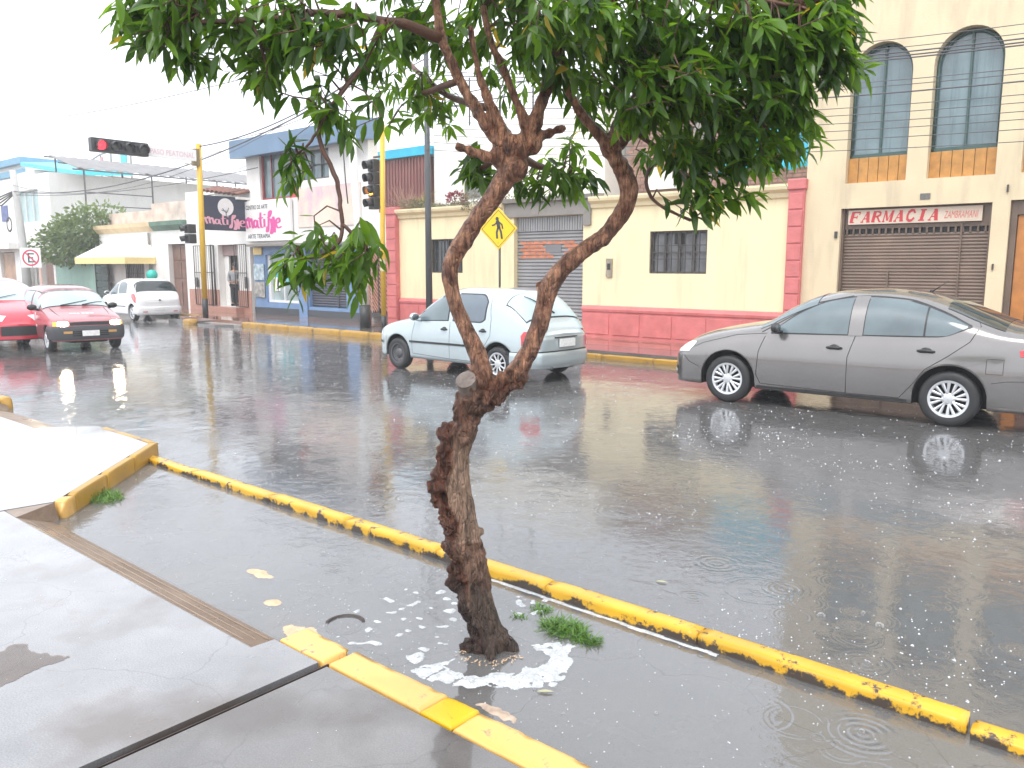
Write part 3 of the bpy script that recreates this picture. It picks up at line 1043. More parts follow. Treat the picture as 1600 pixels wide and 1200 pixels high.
# pharmacy sign
sg = thing('pharmacy_sign', 'white signboard with red FARMACIA lettering above the brown shutter', 'sign', (-4, FY, 2.5))
box('board', mat('old_white_board', (0.66, 0.55, 0.44), .5, var=.08, vscale=3, dirt=(0.5, 0.36, 0.27), dirt_amt=.4), sg, -5.02, -2.84, FY + .085, FY + .125, 2.54, 2.795)
def slab_letters(mb, word, x0, x1, z0, z1, y):
    T, t = .34, .11
    Ld = {
        'F': ([((.12, 0), (.12, 1)), T], [((0, .95), (.9, .95)), .12], [((.1, .5), (.7, .5)), .11], [((0, .04), (.42, .04)), t], [((.86, 1), (.86, .72)), .1], [((.66, .66), (.66, .34)), .09]),
        'A': ([((.12, 0), (.52, 1)), .10], [((.52, 1), (.82, 0)), T], [((.25, .33), (.72, .33)), .09], [((0, .04), (.3, .04)), t], [((.62, .04), (1.0, .04)), t]),
        'R': ([((.15, 0), (.15, 1)), T], [((.0, .95), (.6, .95)), t], [((.0, .04), (.36, .04)), t], [((.55, .95), (.78, .85), (.78, .65), (.55, .52), (.15, .5)), .16], [((.5, .5), (.85, .04)), .2], [((.8, .04), (1, .04)), t]),
        'M': ([((.1, 0), (.1, 1)), .12], [((.14, 1), (.5, .1)), .2], [((.5, .1), (.82, 1)), .08], [((.86, 0), (.86, 1)), T * .8], [((-.02, .04), (.24, .04)), t], [((.7, .04), (1.02, .04)), t], [((0, .96), (.2, .96)), t], [((.8, .96), (1, .96)), t]),
        'C': ([((.85, .72), (.7, .93), (.45, .97), (.22, .8), (.16, .5), (.22, .2), (.45, .03), (.7, .07), (.88, .28)), .2],),
        'I': ([((.5, 0), (.5, 1)), T], [((.2, .04), (.8, .04)), t], [((.2, .96), (.8, .96)), t]),
    }
    n = len(word)
    W = (x1 - x0) / n
    for i, ch in enumerate(word):
        for pts, wd in [(a[0], a[1]) for a in Ld[ch]]:
            for k, (a, b) in enumerate(zip(pts, pts[1:])):
                def M(u_, v_):
                    return Vector((x0 + (i + .06 + u_ * .86) * W + v_ * .22 * W, z0 + v_ * (z1 - z0)))
                A, B = M(*a), M(*b)
                d = (B - A).normalized()
                vert = abs(a[1] - b[1]) > abs(a[0] - b[0])
                hw = wd * W * .43 if vert else wd * (z1 - z0) * .55
                nn = Vector((-d.y, d.x)) * hw
                if vert and len(pts) == 2:
                    nn = Vector((hw, 0))
                e = d * hw * (.35 if len(pts) > 2 else 0)
                P = [A - e + nn, A - e - nn, B + e - nn, B + e + nn]
                mb.add([(p.x, y - k * .0004 - wd * .004, p.y) for p in P], [(0, 1, 2, 3)])
q = MB(); slab_letters(q, 'FARMACIA', -5.00, -3.50, 2.572, 2.765, FY + .083)
q.build('lettering', red_m, sg)
q = MB(); text_mb(q, 'ZAMBRAMANI', -3.42, -2.90, 2.60, 2.72, FY + .082, shear=.25)
q.build('small_lettering', redp_m, sg)

# ------------------------------------------------------------------ yellow house (centre)
Y0 = 15.5
yh = thing('yellow_house', 'low cream yellow house with pink plinth, pink corner pilasters and barred windows', 'house', (-11, Y0, .15))
q = MB()
holes = [(-16.08, -14.87, 1.60, 2.50), (-9.20, -7.83, 1.62, 2.53), (-13.09, -10.98, .10, 2.97)]
wall(q, -17.75, -5.82, .0, 3.22, Y0, holes, .22)
shell(q, -17.75, -5.82, 0, 3.22, Y0, Y0 + 3.2)
q.build('wall', yellow_m, yh)
# cornice in runs, broken by the concrete lintel
for (a, b) in ((-17.33, -13.37), (-10.74, -6.11)):
    q = MB()
    q.prism([(Y0 - .02, 3.08), (Y0 - .05, 3.10), (Y0 - .07, 3.18), (Y0 - .16, 3.24), (Y0 - .18, 3.30), (Y0 - .18, 3.34), (Y0 + .2, 3.36), (Y0 + .2, 3.08)], 'x', a, b)
    q.build('cornice', yellow_m, yh)
q = MB()
q.box(-13.36, -10.75, Y0 - .05, Y0 + .25, 2.975, 3.30)
q.prism([(Y0 - .02, 3.301), (Y0 - .14, 3.32), (Y0 - .16, 3.42), (Y0 + .2, 3.44), (Y0 + .2, 3.301)], 'x', -13.5, -10.55)
q.box(-10.96, -10.75, Y0 - .055, Y0 - .002, 2.72, 2.974)
q.build('lintel', conc_m, yh)
# pink plinth: moulded top, rough blocks
for (a, b) in ((-17.33, -13.12), (-10.95, -6.11)):
    q = MB()
    q.box(a, b, Y0 - .045, Y0 - .001, .14, .74)
    q.prism([(Y0 - .001, .742), (Y0 - .07, .745), (Y0 - .08, .80), (Y0 - .05, .86), (Y0 - .001, .88)], 'x', a, b)
    q.build('plinth', pink_m, yh)
    n = int((b - a) / .72)
    W = (b - a) / n
    for i in range(n):
        box('plinth_panel', pink_m, yh, a + i * W + .05, a + (i + 1) * W - .05, Y0 - .062 - (i % 3) * .002, Y0 - .046, .22, .69, .006)
for (a, b) in ((-17.76, -17.34), (-6.10, -5.80)):
    q = MB()
    q.box(a, b, Y0 - .13, Y0 - .001, .14, 3.22)
    q.rbox(a - .03, b + .03, Y0 - .17, Y0 + .1, 3.221, 3.42, .02)
    pl = q.build('pilaster', pink_m, yh)
    z = .3
    while z < 3.1:
        box('block', pink_m, pl, a + .02, b - .02, Y0 - .15, Y0 - .131, z, z + .29, .008)
        z += .32
window(yh, -16.08, -14.87, 1.60, 2.50, Y0 + .1, iron_m, glass_m, bars=(2, 1), grille=(9, 3))
wn = window(yh, -9.20, -7.83, 1.62, 2.53, Y0 + .1, mat('grey_window_frame', (0.10, 0.09, 0.08), .5), mat('frosted_glass', (0.20, 0.20, 0.21), .2, var=.35, vscale=3), bars=(4, 2), grille=(8, 3))
box('open_pane', dark_m, wn, -8.66, -8.42, Y0 + .125, Y0 + .148, 2.25, 2.48)
# roller shutter with painted brick motif
q = MB()
q.smooth = False
z = .16
while z < 2.62:
    q.add([(-13.08, Y0 + .16, z), (-10.99, Y0 + .16, z), (-10.99, Y0 + .13, z + .025), (-13.08, Y0 + .13, z + .025), (-10.99, Y0 + .13, z + .06), (-13.08, Y0 + .13, z + .06), (-10.99, Y0 + .16, z + .085), (-13.08, Y0 + .16, z + .085)],
          [(0, 1, 2, 3), (3, 2, 4, 5), (5, 4, 6, 7)])
    z += .085
sh = q.build('roller_shutter', greysh_m, yh)
q = MB()
for i in range(28):
    xx = -13.08 + i * .0748
    q.box(xx, xx + .055, Y0 + .10, Y0 + .15, 2.625, 2.96)
q.box(-13.08, -10.99, Y0 + .12, Y0 + .17, 2.62, 2.97)
q.build('shutter_box', greysh_m, yh)
painted = mat('painted_brick_orange', (0.60, 0.22, 0.12), .5, var=.3, vscale=8)
r_ = random.Random(3)
for row in range(5):
    for col in range(9):
        xx = -12.98 + col * .212 + (row % 2) * .1
        zz = 1.97 + row * .085
        if -12.22 < xx < -11.68 and row > 0 and row < 4 or r_.random() < .1:
            continue
        b_ = box('painted_brick', painted, sh, xx, min(xx + .19, -11.0), Y0 + .1275, Y0 + .1293, zz, zz + .072)
box('plate', mat('grey_plate', (0.2, 0.2, 0.21), .5), sh, -12.18, -11.70, Y0 + .118, Y0 + .126, 2.10, 2.30)
box('meter_box', mat('meter_grey', (0.34, 0.29, 0.22), .6, var=.3, vscale=12), yh, -10.31, -10.15, Y0 - .04, Y0 - .001, 1.53, 1.95)
box('meter_window', dark_m, yh, -10.27, -10.19, Y0 - .048, Y0 - .041, 1.70, 1.84)

# ------------------------------------------------------------------ roofs behind the yellow house
rf = thing('rooftop_shed', 'red brown clad shed with bright blue roof edge behind the rooftop plants', 'shed', (-20.8, 18.5, 3.2))
q = MB(); q.box(-22.4, -19.95, 19.0, 22, 3.2, 5.42); q.build('cladding', redbr_m, rf)
q = MB()
for i in range(16):
    q.box(-22.38 + i * .155, -22.36 + i * .155 + .04, 18.965, 18.998, 3.25, 5.4)
q.build('rib', redbr_m, rf)
q = MB(); q.prism([(18.85, 5.43), (22, 5.75), (22, 5.95), (18.85, 5.72)], 'x', -22.5, -19.75); q.build('roof', cyan_m, rf)
wb = thing('white_block', 'white rendered block with a grey side strip rising behind the yellow house', 'building', (-16, 19.2, 3.2))
q = MB(); wall(q, -19.7, -12.9, 0, 6.2, 19.2, [(-18.35, -17.6, 3.9, 5.1)], .15); shell(q, -19.7, -12.9, 0, 6.2, 19.2, 27); q.build('wall', white_m, wb)
window(wb, -18.35, -17.6, 3.9, 5.1, 19.28, greysh_m, mat('grey_pane', (.2, .2, .21), .3), bars=(2, 1))
q = MB()
for (xx, z1) in ((-19.3, 7.4), (-18.2, 7.7), (-16.9, 7.3), (-15.6, 7.6)):
    q.box(xx, xx + .04, 19.3, 19.34, 6.2, z1)
q.box(-19.3, -15.56, 19.3, 19.33, 6.9, 6.93); q.box(-18.2, -15.56, 19.301, 19.331, 7.25, 7.28)
q.build('roof_railing', iron_m, wb)
bb = thing('brick_building', 'unfinished raw brick building with grey columns behind the cream wall', 'building', (-9.5, 20, 3.2))
q = MB(); q.box(-12.8, -7.2, 20.1, 26, 0, 6.25); q.build('mortar_wall', conc_m, bb)
q = MB()
for r__ in range(33):
    z = 3.0 + r__ * .098
    xx = -12.75 + (r__ % 2) * .12
    while xx < -7.5:
        d = .015 + rnd.random() * .008
        if not (-10.6 < xx < -10.2):
            q.box(xx, xx + .225, 20.1 - d, 20.099, z, z + .078)
        xx += .243
tag(q.build('brick', brick_m, bb), kind='stuff')
q = MB(); q.box(-10.62, -10.2, 20.03, 20.098, 0, 6.24); q.box(-7.42, -7.2, 20.03, 20.098, 0, 6.24); q.box(-12.8, -10.63, 20.04, 20.098, 6.0, 6.24); q.box(-10.19, -7.43, 20.04, 20.098, 6.0, 6.24)
q.build('column', conc_m, bb)
q = MB(); q.box(-12.0, -11.0, 20.0, 20.09, 3.9, 4.5); q.build('white_hoarding', white_m, bb)
tp = MB()
N = 14
vs = [( -8.3 + 2.3 * i / N, 17.3 - .45 * (j / 6) + .06 * math.sin(i * 1.7 + j), 4.95 - 1.15 * (j / 6) - .35 * (1 - i / N) * (1 - j / 6) + .05 * math.sin(i * 2.3 + j * 1.1)) for j in range(7) for i in range(N + 1)]
tp.smooth = True
tp.add(vs, [(j * (N + 1) + i, j * (N + 1) + i + 1, (j + 1) * (N + 1) + i + 1, (j + 1) * (N + 1) + i) for j in range(6) for i in range(N)])
o = tp.build('tarpaulin', cyan_m, None, loc=(-7.2, 17.1, 3.8))
tag(o, 'crumpled cyan tarpaulin hanging beside the beige building above the pink pilaster', 'tarpaulin')
o.modifiers.new('thickness', 'SOLIDIFY').thickness = .01
q = MB(); q.tube([(-8.3, 17.32, 3.2), (-8.3, 17.32, 4.62)], .03, 6); q.tube([(-6.02, 17.32, 3.2), (-6.02, 17.32, 4.97)], .03, 6)
tag(q.build('tarpaulin_post', iron_m, None, loc=(-7.2, 17.32, 3.2)), 'two thin posts holding up the cyan tarpaulin on the roof', 'post')

# ------------------------------------------------------------------ wooden gate and white wall left of the yellow house
gt = thing('lattice_gate', 'brown gate of diagonal slats between the white pole and pink pilaster', 'gate', (-18.4, Y0, .15))
box('panel', dark_m, gt, -19.1, -17.80, Y0 + .03, Y0 + .06, .3, 2.42)
slm = mat('terracotta_slat', (0.46, 0.22, 0.15), .5, var=.15, vscale=5)
x0, x1, z0, z1 = -19.08, -17.82, .42, 2.22
for (xa, xb, sl) in ((x0, -18.30, 1), (-18.26, x1, 1)):
    c = -3.2
    while c < 4.2:
        # line z = -x' + c
        pts = []
        w_ = xb - xa
        for (u0, u1) in ((0, w_),):
            za, zb = z0 + c - 0 * sl, z0 + c - w_ * 1.15
            ua, ub = 0, w_
            if za > z1: ua = (za - z1) / 1.15; za = z1
            if zb < z0: ub = ub - (z0 - zb) / 1.15; zb = z0
            if ub - ua > .05 and za > z0 and zb < z1:
                qq = MB(); t_ = .055
                qq.prism([(xa + ua, za), (xa + ub, zb), (xa + ub, zb + t_), (xa + ua, za + t_)], 'y', Y0 - .002, Y0 + .028)
                qq.build('slat', slm, gt)
        c += .125
q = MB()
for xx in (-19.12, -18.30, -17.82):
    q.box(xx, xx + .04, Y0 - .02, Y0 + .03, .3, 2.46)
q.box(-19.12, -17.78, Y0 - .018, Y0 + .03, 2.24, 2.30)
q.box(-19.12, -17.78, Y0 - .018, Y0 + .03, 2.42, 2.46)
q.box(-19.12, -17.78, Y0 - .018, Y0 + .03, .3, .41)
q.build('gate_frame', iron_m, gt)
q = MB()
for i in range(9):
    q.box(-19.05 + i * .14, -18.98 + i * .14, Y0 - .01, Y0 + .02, 2.30, 2.42)
q.build('top_bar', white_m, gt)

# ------------------------------------------------------------------ blue shop with white upper floor
bs = thing('blue_shop', 'two storey corner shop, blue below and white above, with a slate blue flat roof edge', 'building', (-22, Y0, .15))
q = MB()
low = [(-24.1, -22.25, .55, 2.15), (-21.70, -19.80, .48, 2.3)]
wall(q, -24.80, -19.15, .0, 2.42, Y0, low, .2)
q.build('ground_wall', bluew_m, bs)
q = MB()
up = [(-24.2, -22.0, 3.95, 5.48), (-22.05 + .1, -20.45, 4.45, 5.35)]
wall(q, -25.0, -18.6, 2.422, 5.55, Y0 - .02, up, .2)
wall(q, -18.6, -17.77, 2.422, 3.3, Y0 - .02, [], .2)
q.box(-19.149, -17.77, Y0 - .019, Y0 + .2, 2.0 + .46, 2.47)
shell(q, -25.0, -18.6, 0, 5.55, Y0 - .02, 15.85)
shell(q, -18.599, -17.77, 0, 3.3, Y0 - .02, 15.85)
q.build('upper_wall', white_m, bs)
box('plinth', mat('dark_wet_plinth', (0.06, 0.07, 0.08), .4), bs, -24.81, -19.14, Y0 - .03, Y0 - .001, .1, .38)
box('pier', bluew_m, bs, -22.2, -21.75, Y0 - .05, Y0 - .031, .15, 2.4)
q = MB(); q.prism([(Y0 - .42, 5.36), (Y0 + .3, 5.42), (Y0 + .3, 6.02), (Y0 - .42, 5.94)], 'x', -25.35, -18.45)
q.build('roof_fascia', bluer_m, bs)
redf = mat('red_frame', (0.28, 0.04, 0.04), .45)
window(bs, -24.2, -22.0, 3.95, 5.48, Y0 + .08, redf, blueglass_m, bars=(4, 1), fw_=.07)
window(bs, -21.95, -20.45, 4.45, 5.35, Y0 + .08, iron_m, blueglass_m, bars=(3, 2), fw_=.05)
box('red_panel', mat('red_panel', (0.55, 0.05, 0.05), .4), bs, -22.55, -22.08, Y0 + .055, Y0 + .075, 3.97, 4.4)
q = MB()
q.box(-24.10, -23.95, Y0 + .08, Y0 + .19, .56, 2.14); q.box(-24.09, -22.26, Y0 + .081, Y0 + .191, .56, .64); q.box(-23.2, -23.16, Y0 + .08, Y0 + .15, .64, 2.14)
f_ = q.build('shop_window', mat('white_frame', (.75, .76, .76), .4), bs)
box('pane', mat('shop_glass', (0.34, 0.42, 0.42), .12, var=.35, vscale=3), f_, -24.0, -22.26, Y0 + .16, Y0 + .175, .6, 2.14)
pm = mat('poster_cyan', (0.10, 0.50, 0.58), .4, var=.4, vscale=5, dirt=(0.6, 0.4, 0.35), dirt_amt=.8, dscale=4)
box('poster', pm, f_, -23.75, -22.9, Y0 + .145, Y0 + .158, 1.15, 1.85)
box('notice', signw_m, f_, -23.85, -23.5, Y0 + .135, Y0 + .146, .95, 1.4)
q = MB()
z = .5
while z < 2.28:
    q.add([(-21.70, Y0 + .14, z), (-19.80, Y0 + .14, z), (-19.80, Y0 + .11, z + .04), (-21.70, Y0 + .11, z + .04), (-19.80, Y0 + .14, z + .08), (-21.70, Y0 + .14, z + .08)], [(0, 1, 2, 3), (3, 2, 4, 5)])
    z += .08
q.box(-20.35, -20.30, Y0 + .09, Y0 + .13, .48, 2.3)
q.build('shutter', mat('slate_shutter', (0.075, 0.08, 0.10), .45), bs)
mural = mat('washed_mural', (0.80, 0.66, 0.55), .7, var=.1, vscale=2, dirt=(0.55, 0.35, 0.55), dirt_amt=.8, dscale=1.1, dstretch=(1, 1, .6))
box('mural', mural, bs, -22.1, -18.95, Y0 - .05, Y0 - .021, 3.0, 4.22)
box('canopy_slab', conc_m, bs, -24.7, -19.2, Y0 - .35, Y0 - .021, 2.43, 2.50)
box('yellow_plate', mat('yellow_plate', (.75, .55, .2), .5), bs, -24.75, -24.25, Y0 - .05, Y0 - .022, 2.16, 2.40)
for (za, zb, c) in ((1.30, 1.85, (0.45, 0.55, 0.6)), (.72, 1.24, (0.40, 0.38, 0.34))):
    box('poster', mat('poster_%d' % int(za * 10), c, .4, var=.5, vscale=8, dirt=(.05, .12, .18), dirt_amt=.8, dscale=7), bs, -24.78, -24.15, Y0 - .05, Y0 - .031, za, zb)

sg = thing('shop_sign', 'white wall sign with magenta handwritten matisse between two dark lines of text', 'sign', (-23.8, Y0 - .05, 2.6))
q = MB(); q.rbox(-25.0, -22.35, Y0 - .16, Y0 - .055, 2.60, 3.94, .015)
q.build('board', signw_m, sg)
def MW(u_, v_, t):
    return (-24.95 + u_ * 2.1, Y0 - .162 - t, 3.02 + v_ * .62 - .02 * u_)
q = MB(); strokes(q, MATISSE, .062, MW); q.build('lettering', magenta_m, sg, fixn=False)
q = MB(); text_mb(q, 'CENTRO DE ARTE', -24.9, -23.6, 3.66, 3.80, Y0 - .164, bold=.02)
text_mb(q, 'ARTE TERAPIA', -24.85, -23.5, 2.70, 2.84, Y0 - .164, bold=.02)
q.build('small_lettering', ink_m, sg)

# ------------------------------------------------------------------ white house with terracotta plinth
wh = thing('white_house', 'white single storey house with terracotta plinth, open barred doorway and tiled ledge', 'house', (-27, Y0, .15))
q = MB()
wall(q, -29.28, -25.001, .0, 3.45, Y0 + .01, [(-27.15, -25.85, .33, 2.53)], .5)
wall(q, -29.28, -25.001, 3.45, 4.5, Y0 + .01, [], .1)
shell(q, -29.28, -25.001, 0, 4.5, Y0 + .01, 24)
q.build('wall', white_m, wh)
for (a, b) in ((-29.27, -27.16), (-25.84, -25.01)):
    box('plinth', brickd_m, wh, a, b, Y0 - .03, Y0 + .009, .15, .92)
box('step', brickd_m, wh, -27.4, -25.5, Y0 - .35, Y0 + .009, .152, .325)
q = MB()
q.quad((-27.15, Y0 + 3.2, .3), (-25.85, Y0 + 3.2, .3), (-25.85, Y0 + 3.2, 2.6), (-27.15, Y0 + 3.2, 2.6))
q.quad((-27.15, Y0 + .51, .3), (-27.15, Y0 + 3.2, .3), (-27.15, Y0 + 3.2, 2.6), (-27.15, Y0 + .51, 2.6))
q.quad((-25.85, Y0 + .51, .3), (-25.85, Y0 + 3.2, .3), (-25.85, Y0 + 3.2, 2.6), (-25.85, Y0 + .51, 2.6))
q.quad((-27.15, Y0 + .51, .328), (-25.85, Y0 + .51, .328), (-25.85, Y0 + 3.2, .328), (-27.15, Y0 + 3.2, .328))
q.quad((-27.15, Y0 + .51, 2.55), (-25.85, Y0 + .51, 2.55), (-25.85, Y0 + 3.2, 2.55), (-27.15, Y0 + 3.2, 2.55))
q.build('hallway', mat('dim_hall', (0.16, 0.13, 0.11), .7), wh)
box('door_head', mat('mauve_head', (0.32, 0.22, 0.21), .6), wh, -27.14, -25.86, Y0 + .2, Y0 + .3, 2.15, 2.52)
box('door_jamb', white_m, wh, -27.14, -26.85, Y0 + .25, Y0 + .32, .34, 2.14)
def bar_gate(xa, xb, ya, yb, za, zb, n):
    q = MB()
    for i in range(n + 1):
        t = i / n
        x, y = xa + (xb - xa) * t, ya + (yb - ya) * t
        q.tube([(x, y, za), (x, y, zb)], .009 if 0 < i < n else .018, 5)
    for z in (za, (za + zb) / 2 + .1, zb):
        q.tube([(xa, ya, z), (xb, yb, z)], .014, 5)
    return q
g = bar_gate(-28.75, -27.35, Y0 - .06, Y0 - .06, .36, 2.52, 9).build('barred_gate', iron_m, wh)
box('lock_plate', iron_m, g, -28.72, -28.55, Y0 - .09, Y0 - .04, 1.0, 1.35)
bar_gate(-27.30, -26.95, Y0 - .06, Y0 - .4, .36, 2.52, 3).build('barred_gate', iron_m, wh)
g = bar_gate(-25.95, -25.2, Y0 - .06, Y0 - .06, .36, 2.52, 6).build('barred_gate', iron_m, wh)
box('lock_plate', iron_m, g, -25.32, -25.2, Y0 - .09, Y0 - .04, 1.0, 1.4)

sg = thing('projecting_sign', 'dark slate projecting signboard with a white disc and pale pink handwritten matisse', 'sign', (-25.0, 14.6, 2.95))
q = MB(); q.rbox(-25.06, -24.96, 13.76, 15.44, 2.95, 4.05, .012); q.build('board', dkpanel_m, sg)
def MS(u_, v_, t):
    return (-24.956 + t, 13.86 + u_ * 1.48, 3.14 + v_ * .40 - .05 * u_)
q = MB(); strokes(q, MATISSE, .05, MS); q.build('lettering', pinkp_m, sg, fixn=False)
q = MB()
N = 28
q.add([(-24.951, 14.62 + .29 * math.cos(2 * PI * i / N), 3.72 + .29 * math.sin(2 * PI * i / N)) for i in range(N)], [tuple(range(N))])
dsc = q.build('white_disc', signw_m, sg, fixn=False)
q = MB()
def MT(u_, v_, t):
    return (-24.945 + t, 14.62 + u_, 3.72 + v_)
strokes(q, [[(.0, -.29), (.0, -.2), (-.04, -.14), (-.12, -.05)], [(0, -.2), (.06, -.12), (.1, -.02)], [(-.04, -.14), (-.16, -.1)], [(.0, -.2), (.0, -.1)]], .022, MT)
q.build('tree_emblem', dkpanel_m, dsc, fixn=False)
q = MB(); q.tube([(-25.01, 13.9, 4.05), (-25.01, 15.45, 4.35)], .012, 5); q.tube([(-25.0, 13.8, 4.06), (-25.01, 15.46, 4.06)], .02, 5); q.build('bracket', iron_m, sg)
tl_m = mat('clay_tile', (0.22, 0.09, 0.06), .6, var=.3, vscale=9)
tr_ = thing('tiled_ledge', 'short row of curved clay tiles on the parapet above the slate sign', 'roof tiles', (-26, 15.1, 4.3))
for i in range(8):
    x = -27.05 + i * .28
    q = MB(); q.smooth = True
    zt = 4.58 - i * .033
    vs = []
    for j in range(2):
        y = 14.95 + j * .6
        for k in range(7):
            a = PI * k / 6
            vs.append((x + .13 * math.cos(a) + .13, y, zt - .22 + j * .16 + .10 * math.sin(a)))
    q.add(vs, [(k, k + 1, k + 8, k + 7) for k in range(6)])
    o = q.build('tile', tl_m, tr_)
    o.modifiers.new('thickness', 'SOLIDIFY').thickness = .02
q = MB(); q.box(-27.1, -24.85, 15.0, 15.5, 4.0, 4.08); q.build('ledge_slab', white_m, tr_)

# ------------------------------------------------------------------ person in the doorway
skin_m = mat('skin', (0.42, 0.26, 0.19), .55)
grey_m = mat('grey_sweater', (0.30, 0.31, 0.32), .85, var=.15, vscale=25)
navy_m = mat('dark_trousers', (0.02, 0.022, 0.03), .8)
hair_m = mat('dark_hair', (0.03, 0.022, 0.02), .6)
def skinned(name, verts, edges, radii, m, parent, lv=1):
    me = bpy.data.meshes.new(name)
    me.from_pydata(verts, edges, [])
    o = bpy.data.objects.new(name, me)
    C.objects.link(o)
    mo = o.modifiers.new('skin', 'SKIN')
    for i, v in enumerate(me.skin_vertices[0].data):
        r = radii[i]
        v.radius = r if isinstance(r, tuple) else (r, r)
        v.use_root = (i == 0)
    sb = o.modifiers.new('sub', 'SUBSURF'); sb.levels = lv; sb.render_levels = lv
    dg = bpy.context.evaluated_depsgraph_get()
    m2 = bpy.data.meshes.new_from_object(o.evaluated_get(dg))
    m2.name = name
    m2.materials.clear(); m2.materials.append(m)
    for p in m2.polygons:
        p.use_smooth = True
    bpy.data.objects.remove(o)
    o = bpy.data.objects.new(name, m2)
    C.objects.link(o)
    o.parent = parent
    return o
pe = thing('person', 'person in grey sweater and dark trousers standing with clasped hands in the doorway', 'person', (-26.62, Y0 + .32, .335), rotz=math.radians(38))
bv = [(0, 0, .80), (0, 0, .95), (0, .0, 1.12), (0, 0, 1.24), (0, 0, 1.30), (0, -.01, 1.36), (0, -.02, 1.42), (0, -.01, 1.50),
      (.16, 0, 1.22), (.21, -.02, 1.0), (.15, -.15, .88), (.05, -.20, .90),
      (-.16, 0, 1.22), (-.21, -.02, 1.0), (-.15, -.15, .87), (-.05, -.20, .885),
      (.09, 0, .75), (.095, 0, .42), (.10, .02, .08), (.11, -.12, .03), (-.09, 0, .75), (-.095, 0, .42), (-.10, .02, .08), (-.11, -.12, .03), (0, -.07, 1.40)]
be = [(0, 1), (1, 2), (2, 3), (3, 4), (4, 5), (5, 6), (6, 7), (3, 8), (8, 9), (9, 10), (10, 11), (3, 12), (12, 13), (13, 14), (14, 15), (0, 16), (16, 17), (17, 18), (18, 19), (0, 20), (20, 21), (21, 22), (22, 23), (6, 24)]
br = [(.13, .09), (.125, .085), (.13, .09), (.10, .08), .05, .06, (.075, .085), .065, .055, .042, .034, .028, .055, .042, .034, .028, .085, .06, .042, .035, .085, .06, .042, .035, .03]
body = skinned('body', bv, be, br, skin_m, pe)
skinned('sweater', [(0, 0, .82), (0, 0, .95), (0, 0, 1.1), (0, 0, 1.23), (.17, 0, 1.22), (.22, -.02, 1.0), (.16, -.14, .89), (-.17, 0, 1.22), (-.22, -.02, 1.0), (-.16, -.14, .88)],
        [(0, 1), (1, 2), (2, 3), (3, 4), (4, 5), (5, 6), (3, 7), (7, 8), (8, 9)], [(.16, .115), (.155, .11), (.16, .115), (.12, .095), .075, .06, .05, .075, .06, .05], grey_m, pe)
skinned('trousers', [(0, 0, .82), (.09, 0, .73), (.097, 0, .42), (.10, .02, .10), (-.09, 0, .73), (-.097, 0, .42), (-.10, .02, .10)], [(0, 1), (1, 2), (2, 3), (0, 4), (4, 5), (5, 6)],
        [(.145, .11), .10, .078, .062, .10, .078, .062], navy_m, pe)
q = MB(); q.ball((0, .015, 1.475), .098, 12, 8, (.92, 1.05, .85)); q.tube([(0, .07, 1.47), (0, .085, 1.36), (0, .08, 1.28)], [.07, .055, .03], 8); q.build('hair', hair_m, pe, local=True)
q = MB()
for s_ in (-1, 1):
    for k in range(5):
        q.tube([(s_ * .03, -.20, .90 - k * .014), (-s_ * .02, -.235, .895 - k * .014), (-s_ * .045, -.225, .885 - k * .014)], [.009, .008, .006], 5)
q.build('fingers', skin_m, pe, local=True)
q = MB()
for s_ in (-1, 1):
    q.ball((s_ * .03, -.098, 1.43), .010, 6, 4)
q.tube([(-.025, -.103, 1.365), (.025, -.103, 1.365)], .005, 5)
q.build('eyes_and_mouth', hair_m, pe, local=True)
q = MB()
for s_ in (-1, 1):
    q.ball((s_ * .105, -.05, .05), .06, 8, 5, (.8, 1.7, .75))
q.build('shoes', black_m, pe, local=True)

# ------------------------------------------------------------------ older white house with brown door and awning
lh = thing('old_house', 'old white house with tall brown door, small window and yellow and green cornice', 'house', (-32.5, Y0, .15))
q = MB()
wall(q, -37.0, -29.29, .0, 3.3, Y0 + .02, [(-30.85, -29.5, .1, 2.62), (-34.65, -32.95, .95, 2.0)], .3)
shell(q, -37.0, -29.29, 0, 3.3, Y0 + .02, 26)
q.build('wall', white_m, lh)
for (a, b, m_) in ((-31.9, -29.3, greenp_m), (-37.05, -31.91, mat('ochre_cornice', (.72, .55, .34), .7, var=.15))):
    q = MB(); q.prism([(Y0 + .3, 3.15), (Y0 + .0, 3.15), (Y0 - .18, 3.34), (Y0 - .2, 3.5), (Y0 + .3, 3.5)], 'x', a, b); q.build('cornice', m_, lh)
dr = box('door', door_m, lh, -30.84, -29.51, Y0 + .2, Y0 + .24, .15, 2.6)
for (a, b) in ((-30.8, -30.2), (-30.14, -29.55)):
    for (c, d) in ((.25, 1.2), (1.3, 1.9), (2.0, 2.5)):
        box('door_panel', door_m, dr, a, b, Y0 + .175, Y0 + .199, c, d, .008)
window(lh, -34.65, -32.95, .95, 2.0, Y0 + .1, conc_m, mat('dull_pane', (.22, .2, .19), .35, var=.3), bars=(2, 1), grille=(10, 2))
q = MB(); q.tube([(-32.25, Y0 - .06, 3.1), (-32.25, Y0 - .06, .2)], .05, 8); q.build('drainpipe', conc_m, lh)
q = MB(); q.box(-37.0, -29.4, 16.0, 16.25, 3.5, 4.05); o = q.build('parapet', mat('washed_brick', (.66, .54, .46), .8, var=.3, vscale=2, dirt=(.7, .66, .6), dirt_amt=.9), lh)
q = MB(); q.box(-33.0, -29.6, 16.0, 16.2, 4.051, 4.3); q.build('parapet_top', o.data.materials[0], lh)
aw = thing('awning', 'white and yellow fabric awning over the small window of the old house', 'awning', (-34.5, 14.9, 2))
q = MB(); q.add([(-36.5, Y0 + .0, 2.75), (-32.3, Y0 + .0, 2.75), (-31.9, 14.3, 2.12), (-36.6, 14.3, 2.12)], [(0, 1, 2, 3)])
